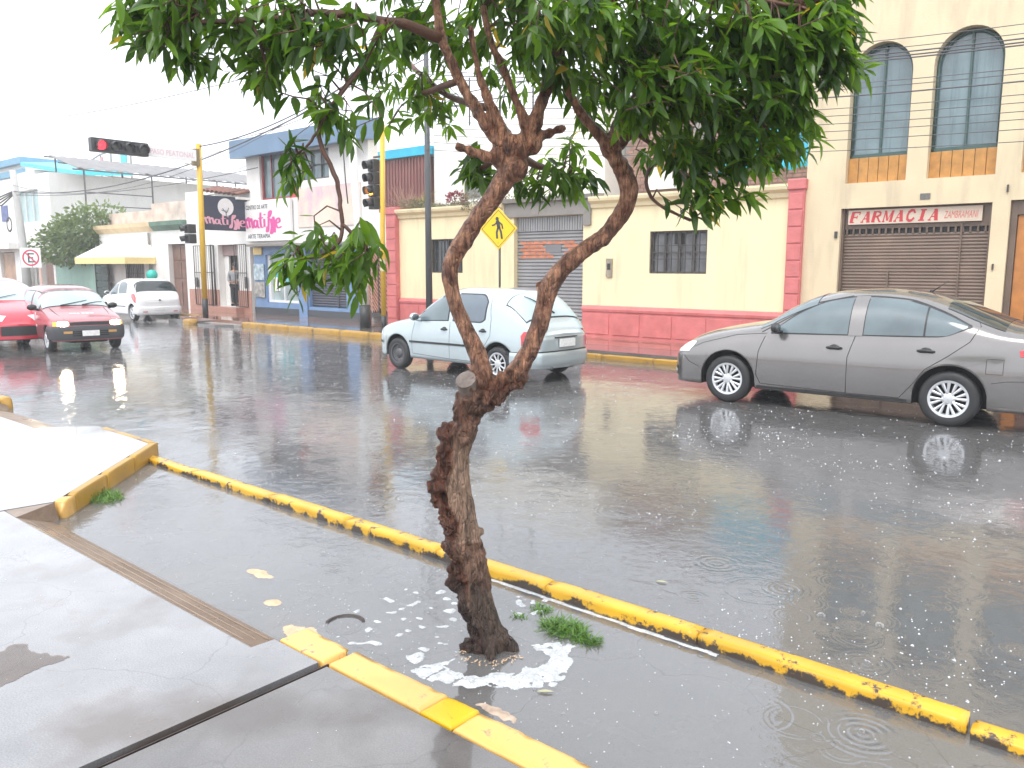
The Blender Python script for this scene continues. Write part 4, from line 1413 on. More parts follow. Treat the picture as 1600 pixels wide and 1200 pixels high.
q.add([(-36.5, Y0 + .0, 2.75), (-36.6, 14.3, 2.12), (-36.6, Y0, 2.12)], [(0, 1, 2)]); q.add([(-32.3, Y0 + .0, 2.75), (-31.9, 14.3, 2.12), (-31.9, Y0, 2.12)], [(0, 1, 2)])
o = q.build('canopy', awnw_m, aw); o.modifiers.new('t', 'SOLIDIFY').thickness = .012
q = MB(); q.box(-36.62, -31.9, 14.28, 14.30, 1.86, 2.125); q.box(-31.91, -31.88, 14.30, Y0, 1.86, 2.12); q.build('valance', awn_m, aw)
ts = thing('round_sign', 'round teal sign on a thin post standing just above the white hatchback', 'sign', (-30.4, 14.6, .15))
q = MB(); q.cyl((-30.4, 14.6, 1.44), 'y', .20, .03, 24)
tv = Matrix.Translation((-30.4, 14.6, 1.44)) @ Matrix.Rotation(math.radians(60), 4, 'Z') @ Matrix.Translation((30.4, -14.6, -1.44))
q.v = [tuple(tv @ Vector(p)) for p in q.v]
q.build('disc', mat('teal_sign', (0.03, 0.52, 0.42), .35, var=.1), ts)
q = MB(); q.tube([(-30.43, 14.63, .12), (-30.43, 14.63, 1.45)], .02, 6); q.build('post', conc_m, ts)

# mint wall, dark boarded gate
mw = thing('garden_wall', 'mint green rendered garden wall with pale coping below the leafy bush', 'wall', (-39.7, Y0, .15))
q = MB(); q.box(-42.0, -37.5, Y0, Y0 + .2, 0, 1.95); q.build('wall', tealw_m, mw)
q = MB(); q.box(-42.05, -37.45, Y0 - .05, Y0 + .25, 1.951, 2.1); q.build('coping', mat('pale_coping', (.55, .45, .38), .7, var=.2), mw)
dg_ = thing('boarded_gate', 'dark green gate of wide horizontal boards between mint wall and white house', 'gate', (-36.6, Y0, .15))
for i in range(6):
    box('board', mat('dark_green_board', (0.045, 0.075, 0.065), .5, var=.2), dg_, -37.45, -37.06, Y0 + .02, Y0 + .06, .2 + i * .32, .49 + i * .32)
    box('board', MATS['dark_green_board'], dg_, -37.05, -35.8, Y0 - .22, Y0 - .18, .2 + i * .32, .49 + i * .32)
q = MB(); q.box(-37.06, -37.0, Y0 - .25, Y0 - .15, .15, 2.15); q.box(-35.83, -35.78, Y0 - .25, Y0 - .15, .15, 2.15); q.build('post', iron_m, dg_)

# far left white building
fb = thing('far_building', 'white two storey building with tall teal window at the left edge', 'building', (-46, Y0, .15))
q = MB()
wall(q, -60, -42.05, .0, 6.2, Y0, [(-46.4, -43.5, 3.9, 5.5), (-46.0, -44.1, .3, 2.6), (-43.8, -42.3, .15, 2.45), (-49.5, -47.3, .2, 2.5), (-53.5, -50.2, .2, 2.4)], .3)
shell(q, -60, -42.05, 0, 6.2, Y0, 30)
q.build('wall', white_m, fb)
window(fb, -46.4, -43.5, 3.9, 5.5, Y0 + .1, white_m, mat('pale_teal_glass', (.38, .52, .52), .2, var=.15), bars=(3, 1))
window(fb, -46.0, -44.1, .3, 2.6, Y0 + .1, conc_m, mat('curtain_pane', (.3, .31, .28), .4, var=.4, vscale=3), bars=(3, 2))
box('door', door_m, fb, -43.6, -42.5, Y0 + .15, Y0 + .2, .15, 2.4)
box('pink_wall', mat('pinkish_wall', (.62, .42, .35), .7, var=.1), fb, -44.09, -43.81, Y0 - .03, Y0 - .001, .15, 2.7)
box('shopfront', mat('ochre_shop', (.45, .28, .18), .5, var=.4, vscale=2), fb, -49.4, -47.4, Y0 + .15, Y0 + .2, .2, 2.45)
box('shopfront', mat('dark_shop', (.15, .12, .1), .5, var=.4, vscale=2), fb, -53.4, -50.3, Y0 + .15, Y0 + .2, .2, 2.4)
box('ledge', white_m, fb, -60, -46.5, Y0 - .5, Y0 - .001, 2.65, 2.95)
box('blue_notice', mat('blue_notice', (.12, .15, .35), .5, var=.5, vscale=6), fb, -48.6, -47.7, Y0 - .04, Y0 - .001, 4.1, 4.9)
# hillside houses behind
hb = thing('hill_building', 'overexposed white building behind the bush with a cyan sheet roof over a washing line', 'building', (-62, 24, 0))
q = MB(); q.add([(-75, 25, 0), (-56, 25, 0), (-56, 25, 7.0), (-60.2, 25, 7.2), (-66, 25, 8.6), (-70.5, 25, 9.3), (-75, 25, 9.2)], [(0, 1, 2, 3, 4, 5, 6)])
q.quad((-75, 25, 9.2), (-70.5, 25, 9.3), (-70.5, 34, 9.3), (-75, 34, 9.2)); q.quad((-56, 25, 0), (-56, 34, 0), (-56, 34, 7), (-56, 25, 7))
q.quad((-60.2, 25, 7.2), (-60.2, 30, 7.2), (-56, 30, 7), (-56, 25, 7)); q.quad((-60.2, 25, 7.2), (-66, 25, 8.6), (-66, 30, 8.6), (-60.2, 30, 7.2)); q.quad((-70.5, 25, 9.3), (-70.5, 30, 9.3), (-66, 30, 8.6), (-66, 25, 8.6))
q.build('wall', white_m, hb)
q = MB(); q.prism([(24.0, 8.20), (28, 9.3), (28, 9.45), (24.0, 8.42)], 'x', -60.35, -60.3)
vs = [(-70.4, 24, 9.45), (-60.3, 24, 8.05), (-60.3, 28, 8.35), (-70.4, 28, 9.8)]
q = MB(); q.add(vs + [(p[0], p[1], p[2] + .3) for p in vs], [(0, 1, 2, 3), (4, 5, 6, 7), (0, 1, 5, 4), (1, 2, 6, 5), (2, 3, 7, 6), (3, 0, 4, 7)])
q.build('sheet_roof', mat('bright_cyan_roof', (.02, .50, .62), .4, var=.1), hb)
q = MB()
for (x, z1) in ((-68.3, 9.9), (-66.8, 10.1), (-65.0, 10.3), (-63.2, 10.45), (-61.7, 10.5)):
    q.box(x, x + .12, 28.5, 28.6, 8, z1 + .3)
for (a, b) in (((-70, 28.5, 9.9), (-66.8, 28.5, 10.45)), ((-66.8, 28.5, 10.45), (-60.8, 28.5, 10.8))):
    q.tube([a, b], .07, 5)
q.build('roof_frame', conc_m, hb)
box('cyan_banner', MATS['bright_cyan_roof'], hb, -62.8, -61.9, 28.3, 28.4, 8.7, 10.6)
box('red_banner', mat('faded_red', (.6, .25, .25), .6), hb, -66.3, -65.9, 28.3, 28.4, 9.3, 10.2)
r_ = random.Random(5)
for i, c in enumerate(((.7, .7, .68), (.6, .15, .2), (.75, .7, .7), (.1, .1, .12), (.7, .6, .2), (.3, .35, .3))):
    x = -64.0 + i * .55
    q = MB(); q.box(x, x + .45, 24.4 + .05 * (i % 2), 24.44 + .05 * (i % 2), 7.35 - .1 * i * .3, 7.95 - .06 * i)
    tag(q.build('washing', mat('cloth_%d' % i, c, .8, var=.2), None, loc=(x, 24.4, 7.4)),
        ['pale grey cloth', 'dark red cloth', 'pinkish white cloth', 'black cloth', 'yellow cloth', 'grey green cloth'][i] + ' hanging on the washing line under the cyan roof', 'laundry', 'laundry under the cyan roof')
cb = thing('blue_trimmed_building', 'distant white building with blue roof trim at the far left edge', 'building', (-78, 26, 0))
q = MB(); q.box(-90, -75.2, 26, 34, 0, 10.2); q.build('wall', white_m, cb)
q = MB(); q.box(-90, -75.1, 25.6, 34, 10.21, 10.75); q.box(-90, -75.15, 25.8, 25.99, 9.3, 9.8); q.build('blue_trim', mat('blue_trim', (.1, .33, .5), .5, var=.15), cb)
# roof canopy with corrugated grey sheet on thin posts
rc = thing('roof_canopy', 'grey corrugated rooftop canopy on thin posts behind the mast traffic light', 'canopy', (-41, 20, 3.5))
q = MB()
N = 60
vs = []
for i in range(N + 1):
    y = 16.0 + 10.5 * i / N
    for (x, z) in ((-40.0, 6.28), (-43.2, 7.12)):
        vs.append((x, y, z + .035 * math.sin(i * 2.1)))
q.add(vs, [(2 * i, 2 * i + 1, 2 * i + 3, 2 * i + 2) for i in range(N)])
o = q.build('sheet', canopy_m, rc); o.modifiers.new('t', 'SOLIDIFY').thickness = .02
q = MB()
for (x, z) in ((-40.0, 6.21), (-41.6, 6.62), (-43.2, 7.04)):
    q.tube([(x, 15.8, z), (x, 26.6, z)], .04, 5)
for y in (16.3, 19.5, 23, 26):
    q.tube([(-40.0, y, 6.2), (-43.2, y, 7.03)], .05, 5)
q.build('purlin', mat('canopy_steel', (.12, .11, .11), .5), rc)
q = MB()
for y in (16.3, 19.5, 23, 26):
    for (x, z) in ((-40.0, 6.2), (-43.2, 7.0)):
        q = MB(); q.tube([(x, y, 3.3), (x, y, z)], .04, 5); q.build('post', iron_m, rc)
q = MB(); q.tube([(-40, 16.3, 5.2), (-40, 19.5, 5.2)], .025, 5); q.tube([(-40, 16.3, 4.6), (-40, 19.5, 4.6)], .025, 5)
q.build('rail', iron_m, rc)
bk = thing('back_terrace', 'white rooftop block under the grey canopy behind the old house', 'building', (-41, 20, 0))
q = MB(); q.box(-44.5, -37.2, 16.3, 27, 0, 4.0); q.build('wall', white_m, bk)

# ------------------------------------------------------------------ poles, signals and signs
def lamp_head(parent, c, fwd, lens, vis=True, r=.10):
    """one signal section: housing, lens and visor; fwd is the unit direction it faces"""
    c = Vector(c); fwd = Vector(fwd).normalized()
    q = MB(); q.tube([c, c + fwd * .02], r, 16)
    q.build('lens', lens, parent)
    if vis:
        side = fwd.cross(Vector((0, 0, 1))).normalized()
        q = MB(); q.smooth = True
        vs = []
        K = 14
        for j, (d, dr) in enumerate(((0, 0), (.20, -.03))):
            for k in range(K + 1):
                a = math.radians(-35 + 250 * k / K)
                vs.append(tuple(c + fwd * (d - (.08 * (1 - math.sin(a)) / 2 if j else 0)) + side * math.cos(a) * (r + .015) + Vector((0, 0, math.sin(a) * (r + .015) + dr))))
        q.add(vs, [(k, k + 1, k + K + 2, k + K + 1) for k in range(K)])
        o = q.build('visor', sigh_m, parent)
        o.modifiers.new('t', 'SOLIDIFY').thickness = .006

# vertical signal on yellow pole beside the lattice gate
yp = thing('traffic_light_pole', 'straight yellow painted traffic light pole with black foot beside the white utility pole', 'traffic light', (-15.4, 13.2, .15))
q = MB(); q.tube([(-15.4, 13.2, .55), (-15.38, 13.2, 2.5), (-15.3, 13.2, 5.15)], .062, 14); q.build('pole', ypole_m, yp)
q = MB(); q.tube([(-15.402, 13.2, .12), (-15.4, 13.2, .549)], .066, 14); q.build('black_foot', black_m, yp)
q = MB(); q.tube([(-15.39, 13.2, 1.65), (-15.39, 13.2, 1.95)], .066, 14, caps=False); q.build('pasted_flyer', mat('flyer', (.62, .6, .35), .6, var=.5, vscale=12), yp)
hd = thing('traffic_light', 'four lamp vertical traffic light lit amber, fixed to the yellow pole', 'traffic light', (-15.6, 13.15, 3.2))
fwd = Vector((-.12, -.97, 0)).normalized()
sdv = Vector((fwd.y, -fwd.x, 0))
base = Vector((-15.58, 13.16, 0))
q = MB()
for i in range(4):
    zc = 3.30 + i * .30
    q.rbox(-.06, .12, -.135, .135, zc - .145, zc + .145, .02)
Mx = Matrix(((fwd.x, sdv.x, 0, base.x), (fwd.y, sdv.y, 0, base.y), (0, 0, 1, 0), (0, 0, 0, 1)))
q.v = [tuple(Mx @ Vector(p)) for p in q.v]
hs_ = q.build('housing', sigh_m, hd)
for i in range(4):
    lamp_head(hs_, base + fwd * .12 + Vector((0, 0, 3.30 + i * .30)), fwd, amb_on if i == 1 else (mat('dull_red_lens', (.25, .04, .04), .3) if i == 2 else lens_off), r=.105)
q = MB(); q.box(-15.6, -15.36, 13.14, 13.2, 3.18, 3.22); q.box(-15.6, -15.34, 13.14, 13.2, 4.38, 4.42); q.build('bracket', iron_m, hd)

# mast arm signal at the crossing
mp_ = thing('mast_pole', 'leaning yellow pole with black foot holding the horizontal traffic light over the road', 'traffic light', (-23.85, 13.1, .15))
q = MB(); q.tube([(-23.85, 13.1, .75), (-23.80, 13.1, 3.0), (-23.74, 13.1, 5.48)], .085, 14); q.build('pole', ypole_m, mp_)
q = MB(); q.tube([(-23.86, 13.1, .12), (-23.85, 13.1, .749)], .09, 14); q.build('black_foot', black_m, mp_)
q = MB(); q.tube([(-23.72, 13.05, 5.08), (-23.72, 9.85, 5.08)], .03, 8); q.tube([(-23.74, 13.0, 5.3), (-23.72, 12.6, 5.3)], .018, 6); q.tube([(-23.74, 13.0, 4.85), (-23.72, 12.6, 4.85)], .018, 6)
q.tube([(-23.7, 13.0, 5.0), (-23.3, 13.6, 5.3)], .015, 5)
q.build('arm', mat('cream_arm', (.7, .62, .5), .5), mp_)
box('clamp', mat('brown_clamp', (.25, .18, .08), .5), mp_, -23.86, -23.66, 12.9, 13.08, 4.82, 5.32)
hs2 = thing('traffic_light', 'horizontal four lamp traffic light with its left lamp glowing red over the road', 'traffic light', (-23.6, 10.6, 5.0))
q = MB(); q.rbox(-23.72, -23.5, 9.83, 11.42, 4.90, 5.28, .02)
hh_ = q.build('housing', sigh_m, hs2)
for i, (mm) in enumerate((red_on, lens_off, lens_off, lens_off)):
    lamp_head(hh_, (-23.5, 10.08 + i * .385, 5.09), (1, 0, 0), mm, vis=True, r=.135)
sp = thing('crossing_sign', 'white sign with faded PASO PEATONAL lettering hanging beside the red light', 'sign', (-23.6, 12.2, 5.0))
q = MB(); q.rbox(-23.66, -23.62, 11.46, 12.95, 4.93, 5.27, .01); q.build('board', signw_m, sp)
q = MB(); text_mb(q, 'PASO PEATONAL', 11.52, 12.88, 5.02, 5.17, -23.617, plane='x'); q.build('lettering', mat('faded_pink_letters', (.72, .45, .5), .5), sp)
# pedestrian heads on the mast pole
ps = thing('pedestrian_light', 'small black two lamp pedestrian light on the leaning yellow pole', 'traffic light', (-24.0, 12.95, 2.5))
q = MB(); q.rbox(-24.2, -23.92, 12.72, 12.98, 2.78, 3.06, .02); q.rbox(-24.2, -23.92, 12.72, 12.98, 2.47, 2.76, .02); h3 = q.build('housing', sigh_m, ps)
for z in (2.92, 2.61):
    lamp_head(h3, (-24.08, 12.72, z), (-.3, -1, 0), lens_off, r=.09)

# white utility pole
up_ = thing('utility_pole', 'thick white painted concrete utility pole with black base before the lattice gate', 'pole', (-16.8, 13.75, .15))
q = MB(); q.tube([(-16.80, 13.75, .75), (-16.9, 13.75, 2.3), (-17.1, 13.75, 4.2), (-17.25, 13.75, 6.5)], [.135, .12, .105, .09], 18); q.build('pole', mat('white_pole_paint', (.8, .8, .8), .5, var=.06), up_)
q = MB(); q.tube([(-16.79, 13.75, .12), (-16.80, 13.75, .749)], .15, 18); q.build('black_base', black_m, up_)
q = MB(); q.tube([(-17.2, 13.65, 6.0), (-17.35, 13.6, 5.0), (-17.3, 13.62, 4.0), (-17.2, 13.6, 3.4)], .018, 5); q.build('riser_cable', iron_m, up_)
# grey lamp post
gp = thing('lamp_post', 'slim dark grey lamp post rising into the crown behind the left limb', 'lamp post', (-14.3, 13.7, .15))
q = MB(); q.tube([(-14.28, 13.7, .14), (-14.28, 13.7, 3.2), (-14.28, 13.7, 7.6)], [.085, .075, .055], 14); q.tube([(-14.28, 13.7, 7.5), (-14.3, 12.8, 7.9), (-14.3, 11.9, 8.0)], .035, 8); q.build('pole', gpole_m, gp)
q = MB(); q.ball((-14.3, 11.6, 7.98), .2, 10, 6, (.8, 1.7, .45)); q.build('lamp_head', gpole_m, gp)
q = MB(); q.tube([(-14.28, 13.7, .14), (-14.28, 13.7, .34)], .12, 12); q.build('foot', gpole_m, gp)
# pedestrian warning sign
pw = thing('pedestrian_sign', 'yellow diamond pedestrian warning sign on a thin dark post', 'sign', (-12.25, 14.0, .15))
q = MB(); q.rbox(-.335, .335, -.008, .008, -.335, .335, .006)
Mr = Matrix.Translation((-12.26, 13.97, 2.62)) @ Matrix.Rotation(math.radians(16), 4, 'Z') @ Matrix.Rotation(PI / 4, 4, 'Y')
q.v = [tuple(Mr @ Vector(p)) for p in q.v]
pn = q.build('panel', signy_m, pw)
Mf = Matrix.Translation((-12.26, 13.97, 2.62)) @ Matrix.Rotation(math.radians(16), 4, 'Z')
def MP(u_, v_, t):
    return tuple(Mf @ Vector((u_, -.0085 - t, v_)))
q = MB()
a = .415
for (p, r__) in (((0, a), (a, 0)), ((a, 0), (0, -a)), ((0, -a), (-a, 0)), ((-a, 0), (0, a))):
    strokes(q, [([p, r__], .014)], .014, MP, t=.001)
N = 14
q.add([MP(-.03 + .042 * math.cos(2 * PI * i / N), .225 + .042 * math.sin(2 * PI * i / N), .002) for i in range(N)], [tuple(range(N))])
strokes(q, [([(-.02, .165), (.015, .02)], .085), ([(-.02, .15), (-.10, .09), (-.155, .075)], .036), ([(0, .16), (.09, .09), (.11, .0)], .036),
            ([(.0, .04), (-.04, -.08), (-.03, -.21)], .05), ([(.02, .04), (.07, -.08), (.09, -.22)], .05)], .04, MP, t=.0015)
q.build('walking_figure', ink_m, pn, fixn=False)
q = MB(); q.tube([(-12.25, 14.0, .12), (-12.25, 14.0, 2.5)], .026, 8); q.build('post', iron_m, pw)
q = MB()
for z in (2.3, 2.85):
    q.ball((-12.262, 13.96, z), .012, 6, 4)
q.build('bolt', iron_m, pw)
# no parking sign
npk = thing('no_parking_sign', 'square white no parking sign with red ring and crossed letter E', 'sign', (-38.4, 13.2, .15))
q = MB(); q.rbox(-.42, .42, -.01, .01, -.42, .42, .01)
Mf2 = Matrix.Translation((-38.4, 13.2, 2.12)) @ Matrix.Rotation(math.radians(45), 4, 'Z')
q.v = [tuple(Mf2 @ Vector(p)) for p in q.v]
pn = q.build('panel', signw_m, npk)
def MN(u_, v_, t):
    return tuple(Mf2 @ Vector((u_, -.011 - t, v_)))
q = MB()
ring = [(.32 * math.cos(2 * PI * i / 24), .32 * math.sin(2 * PI * i / 24)) for i in range(25)]
strokes(q, [(ring, .07), ([(-.22, .22), (.22, -.22)], .06)], .06, MN, t=.001)
q.build('red_ring', mat('sign_red', (.55, .03, .08), .4), pn, fixn=False)
q = MB(); strokes(q, [([(-.09, .19), (-.09, -.19)], .07), ([(-.1, .17), (.13, .17)], .06), ([(-.1, 0), (.09, 0)], .06), ([(-.1, -.17), (.13, -.17)], .06)], .06, MN, t=.0005)
q.build('letter', ink_m, pn, fixn=False)
q = MB(); q.tube([(-38.38, 13.24, .12), (-38.38, 13.24, 2.1)], .03, 6); q.build('post', conc_m, npk)
# leaning concrete pole with cables at left edge
lp = thing('concrete_pole', 'leaning grey concrete power pole with bundled cables near the left edge', 'pole', (-39.3, 13.3, .15))
q = MB(); q.tube([(-39.3, 13.3, .12), (-39.45, 13.3, 2.2), (-39.75, 13.3, 4.7), (-39.95, 13.3, 5.9)], [.2, .17, .14, .13], 12); q.build('pole', mat('pale_concrete', (.5, .49, .47), .8, var=.1), lp)
q = MB()
for k in range(4):
    q.tube([(-39.85, 13.2, 4.85 + .05 * k), (-40.4 - .3 * k, 12.9, 4.4 + .1 * k), (-41.2, 12.6, 4.5 + .05 * k)], .03, 5)
for k in range(3):
    q.tube([(-39.8 + .3 * math.cos(a_ * .7) - .5, 13.1, 3.55 + .3 * math.sin(a_ * .7) + .03 * k) for a_ in range(10)], .018, 5)
q.build('cable_loops', iron_m, lp)

# ------------------------------------------------------------------ overhead cables
cab_m = mat('cable_sheath', (0.10, 0.10, 0.11), .5)
def cable(a, b, sag, r, label, group):
    q = MB(); a, b = Vector(a), Vector(b)
    n = 28
    q.tube([a + (b - a) * (i / n) - Vector((0, 0, sag * 4 * (i / n) * (1 - i / n))) for i in range(n + 1)], r, 5)
    tag(q.build('cable', cab_m, None, loc=tuple(a)), label, 'cable', group)
heights = [5.22, 5.10, 5.02, 4.97, 4.90, 4.62, 4.50, 4.40, 4.22, 4.10, 3.98, 3.84, 3.70, 3.56]
for i, z in enumerate(heights):
    rr = rnd.uniform(-.03, .03)
    cable((-14.28, 13.66, z + 1.35 - i * .03), (9.0, 13.3 + rr, z + .15 + rr), .86 - .022 * i + rnd.uniform(-.015, .015), .011 if i in (2, 3, 4, 7) else .006,
          ['highest', 'second highest', 'third highest', 'fourth highest', 'fifth highest', 'sixth from the top', 'seventh from the top', 'eighth from the top', 'sixth from the bottom', 'fifth from the bottom', 'fourth from the bottom', 'third from the bottom', 'second from the bottom', 'lowest'][i] + ' of the overhead cables sagging across the arched windows', 'cables across the beige building')
for i, (a, b, s, r) in enumerate((((-39.8, 13.2, 5.0), (-17.2, 13.7, 6.3), .9, .022), ((-39.8, 13.25, 4.85), (-24.0, 15.3, 5.0), .3, .014), ((-17.2, 13.7, 6.2), (-28.0, 17.0, 5.4), .2, .016), ((-17.2, 13.7, 6.35), (-14.3, 13.7, 6.6), .1, .014),
                                  ((-60, 13.3, 10.2), (-14.3, 13.7, 7.3), 1.0, .014), ((-17.2, 13.6, 6.5), (-9, 2.6, 6.2), .5, .014), ((-23.7, 13.1, 5.4), (-17.2, 13.7, 6.45), .25, .02), ((-25.2, 15.0, 5.95), (-17.2, 13.7, 6.1), .15, .012), ((-40, 13.2, 5.3), (-17.2, 13.65, 6.4), 1.3, .01))):
    cable(a, b, s, r, ['thick cable from the concrete pole to the white utility pole', 'thin cable from the concrete pole to the blue roofed shop', 'twisted cable crossing above the blue roof edge',
                       'short cable between the white pole and the grey lamp post', 'high thin cable crossing the white sky at left', 'cable leaving the white utility pole across the road', 'thick cable from the leaning yellow pole up to the white utility pole', 'short service cable from the blue roof edge to the white pole', 'lowest sagging cable between concrete pole and white pole'][i], None)

# ------------------------------------------------------------------ leaves and plants
def leaf_rows(L, W, fold=.25, curl=.3, rows=5):
    """lance shaped leaf along +x, folded on its midrib, drooping; returns verts and faces"""
    prof = [(0, .06), (.22, .75), (.48, 1.0), (.78, .62), (1.0, .02)] if rows == 5 else [(0, .06), (.35, .95), (.7, .8), (1.0, .02)]
    vs = []
    for (t, w_) in prof:
        x = L * t
        z = -curl * L * t * t
        vs += [(x, -W / 2 * w_, z + fold * W * w_), (x, 0, z), (x, W / 2 * w_, z + fold * W * w_)]
    fs = []
    for i in range(len(prof) - 1):
        a = i * 3
        fs += [(a, a + 1, a + 4, a + 3), (a + 1, a + 2, a + 5, a + 4)]
    return np.array(vs), fs

def leaf_cloud(name, items, m, parent=None, loc=(0, 0, 0), rows=5):
    """items: (pos, direction, up, length, width, curl, tone) -> one mesh"""
    V, F, T = [], [], []
    o = 0
    Lc = np.array(loc)
    for (p, d, u_, L, W, cu, tone) in items:
        vs, fs = leaf_rows(L, W, .22, cu, rows)
        d = np.array(d, float); d /= np.linalg.norm(d) + 1e-9
        u_ = np.array(u_, float)
        sdd = np.cross(u_, d); sdd /= np.linalg.norm(sdd) + 1e-9
        up = np.cross(d, sdd)
        V.append(np.array(p) - Lc + vs[:, :1] * d + vs[:, 1:2] * sdd + vs[:, 2:3] * up)
        F += [tuple(i + o for i in f) for f in fs]
        T += [tone] * len(vs)
        o += len(vs)
    me = bpy.data.meshes.new(name)
    me.from_pydata(np.concatenate(V).tolist(), [], F)
    me.materials.append(m)
    at = me.attributes.new('tone', 'FLOAT', 'POINT')
    at.data.foreach_set('value', T)
    me.polygons.foreach_set('use_smooth', [True] * len(me.polygons))
    ob = bpy.data.objects.new(name, me)
    C.objects.link(ob)
    if parent:
        ob.parent = parent
    return ob

# bush over the mint wall
bu = thing('bush', 'rounded leafy green bush spilling over the mint green garden wall', 'bush', (-38.6, 15.6, 0))
R = random.Random(11)
it = []
def rdir(R):
    while True:
        v = np.array([R.uniform(-1, 1) for _ in range(3)])
        n = np.linalg.norm(v)
        if .1 < n < 1:
            return v / n
for (cx, cy, cz, rx, rz, n) in ((-39.4, 15.5, 3.1, 1.7, .95, 900), (-38.0, 15.5, 3.5, 1.2, 1.0, 650), (-41.2, 15.4, 2.8, 1.2, .8, 400), (-39.4, 15.0, 2.3, 1.5, .5, 330), (-37.6, 15.6, 2.7, .8, .8, 250), (-37.2, 15.8, 4.1, .5, .45, 110)):
    for k in range(n):
        d = rdir(R)
        rr = R.uniform(.55, 1.08)
        p = np.array([cx + d[0] * rx * rr, cy + d[1] * 1.1 * rr, cz + d[2] * rz * rr])
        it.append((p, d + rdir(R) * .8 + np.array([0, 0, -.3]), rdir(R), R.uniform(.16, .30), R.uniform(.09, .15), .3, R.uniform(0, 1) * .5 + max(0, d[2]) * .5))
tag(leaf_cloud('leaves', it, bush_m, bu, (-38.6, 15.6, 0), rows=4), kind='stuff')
q = MB(); q.tube([(-38.6, 16.0, 0), (-38.5, 15.8, 1.8), (-38.3, 15.6, 2.9)], [.12, .09, .05], 8); q.tube([(-38.5, 15.8, 1.6), (-37.3, 15.7, 2.8), (-36.7, 15.6, 3.5)], [.08, .06, .03], 7); q.build('stem', bark_twig, bu)

# plants along the roof edge of the yellow house
def rosette(px, py, pz, n, L, W, m, label, name='roof_plant', up=.5, col=0.5):
    t = thing(name, label, 'plant', (px, py, pz))
    its = []
    for k in range(n):
        a = R.uniform(0, 2 * PI); e = R.uniform(.05, 1.2)
        d = np.array([math.cos(a) * math.cos(e), math.sin(a) * math.cos(e), math.sin(e) + up * .3])
        its.append((np.array([px, py, pz + .03]), d, np.array([0, 0, 1.0]) + d * .01, L * R.uniform(.6, 1.1), W, R.uniform(.1, .5), R.uniform(.2, .9)))
    tag(leaf_cloud('leaves', its, m, t, (px, py, pz), rows=4), kind='stuff')
    return t
rosette(-16.55, 15.75, 3.36, 60, .55, .035, plant_m, 'spiky pale green agave on the roof edge just left of the lamp post')
def stalks(px, py, pz, n, H, label, m=dry_m):
    q = MB()
    for k in range(n):
        a, e = R.uniform(0, 2 * PI), R.uniform(.5, 1.45)
        d = Vector((math.cos(a) * math.cos(e), math.sin(a) * math.cos(e), math.sin(e)))
        p = Vector((px + R.uniform(-.25, .25), py + R.uniform(-.1, .1), pz))
        h = H * R.uniform(.5, 1)
        q.tube([p, p + d * h * .5, p + d * h + Vector((d.x, d.y, -.3)) * h * .15], [.008, .006, .003], 4)
    o = q.build('dry_plant', m, None, loc=(px, py, pz))
    return tag(o, label, 'plant')
stalks(-17.4, 15.75, 3.3, 46, .95, 'tuft of dry reddish stalks on the roof corner above the pink pilaster')
stalks(-16.9, 15.8, 3.3, 30, .7, 'smaller tuft of dry stalks beside the spiky agave')
t = thing('roof_shrub', 'small dark red leaved shrub on the roof edge right of the lamp post', 'plant', (-15.3, 15.75, 3.36))
its = []
for k in range(160):
    d = rdir(R); p = np.array([-15.3, 15.75, 3.56]) + d * np.array([.35, .2, .18]) * R.uniform(.5, 1)
    its.append((p, d + np.array([0, 0, .4]), rdir(R), .10, .045, .2, R.random()))
tag(leaf_cloud('leaves', its, redleaf_m, t, (-15.3, 15.75, 3.36), rows=4), kind='stuff')
t = thing('creeper', 'grey green creeping mat of roof plants trailing over the yellow cornice', 'plant', (-14.8, 15.6, 3.36))
its = []
for k in range(1500):
    x = R.uniform(-17.2, -13.4)
    h = .16 + .12 * math.sin(x * 2.1) + (.12 if x > -15 else 0)
    p = np.array([x, 15.42 + R.uniform(-.08, .5), 3.36 + R.uniform(-.03, h)])
    if -14.7 < x < -14.0 and R.random() < .4:
        p[1] = 15.30; p[2] = 3.40 - R.uniform(0, .22)
    its.append((p, rdir(R) + np.array([0, -.2, .2]), rdir(R), .07, .03, .3, R.random()))
tag(leaf_cloud('leaves', its, leaf_mat('creeper_leaf', (.10, .10, .07), (.26, .25, .18), .7, .1), t, (-14.8, 15.6, 3.36), rows=4), kind='stuff')

# grass tufts by the kerb and tree
def tuft(px, py, rad, n, H, label):
    its = []
    for k in range(n):
        a = R.uniform(0, 2 * PI); rr = rad * math.sqrt(R.random())
        e = R.uniform(.25, 1.3)
        x, y = px + rr * math.cos(a) * 1.5, py + rr * math.sin(a)
        b = R.uniform(0, 2 * PI)
        d = np.array([math.cos(b) * math.cos(e), math.sin(b) * math.cos(e), math.sin(e)])
        its.append((np.array([x, y, -.005]), d, np.array([0, 0, 1.0]), H * R.uniform(.4, 1.1) * (1.1 - .5 * rr / rad), .006, R.uniform(.2, .9), R.random()))
    o = leaf_cloud('grass', its, grass_m, None, (px, py, 0), rows=4)
    o.location = (px, py, 0)
    return tag(o, label, 'grass', kind='stuff')
tuft(-6.22, 2.50, .13, 520, .11, 'bright green grass tuft at the foot of the yellow slanting kerb')
tuft(-2.19, 2.98, .085, 520, .10, 'green grass tuft standing in water right of the tree foot')
tuft(-2.04, 2.96, .045, 200, .075, 'small outlying grass tuft nearest the round-topped kerb')
tuft(-2.42, 3.09, .045, 160, .055, 'grass tuft half hidden behind the tree trunk')
tuft(-2.45, 2.95, .03, 60, .05, 'sparse drowned grass close behind the trunk')

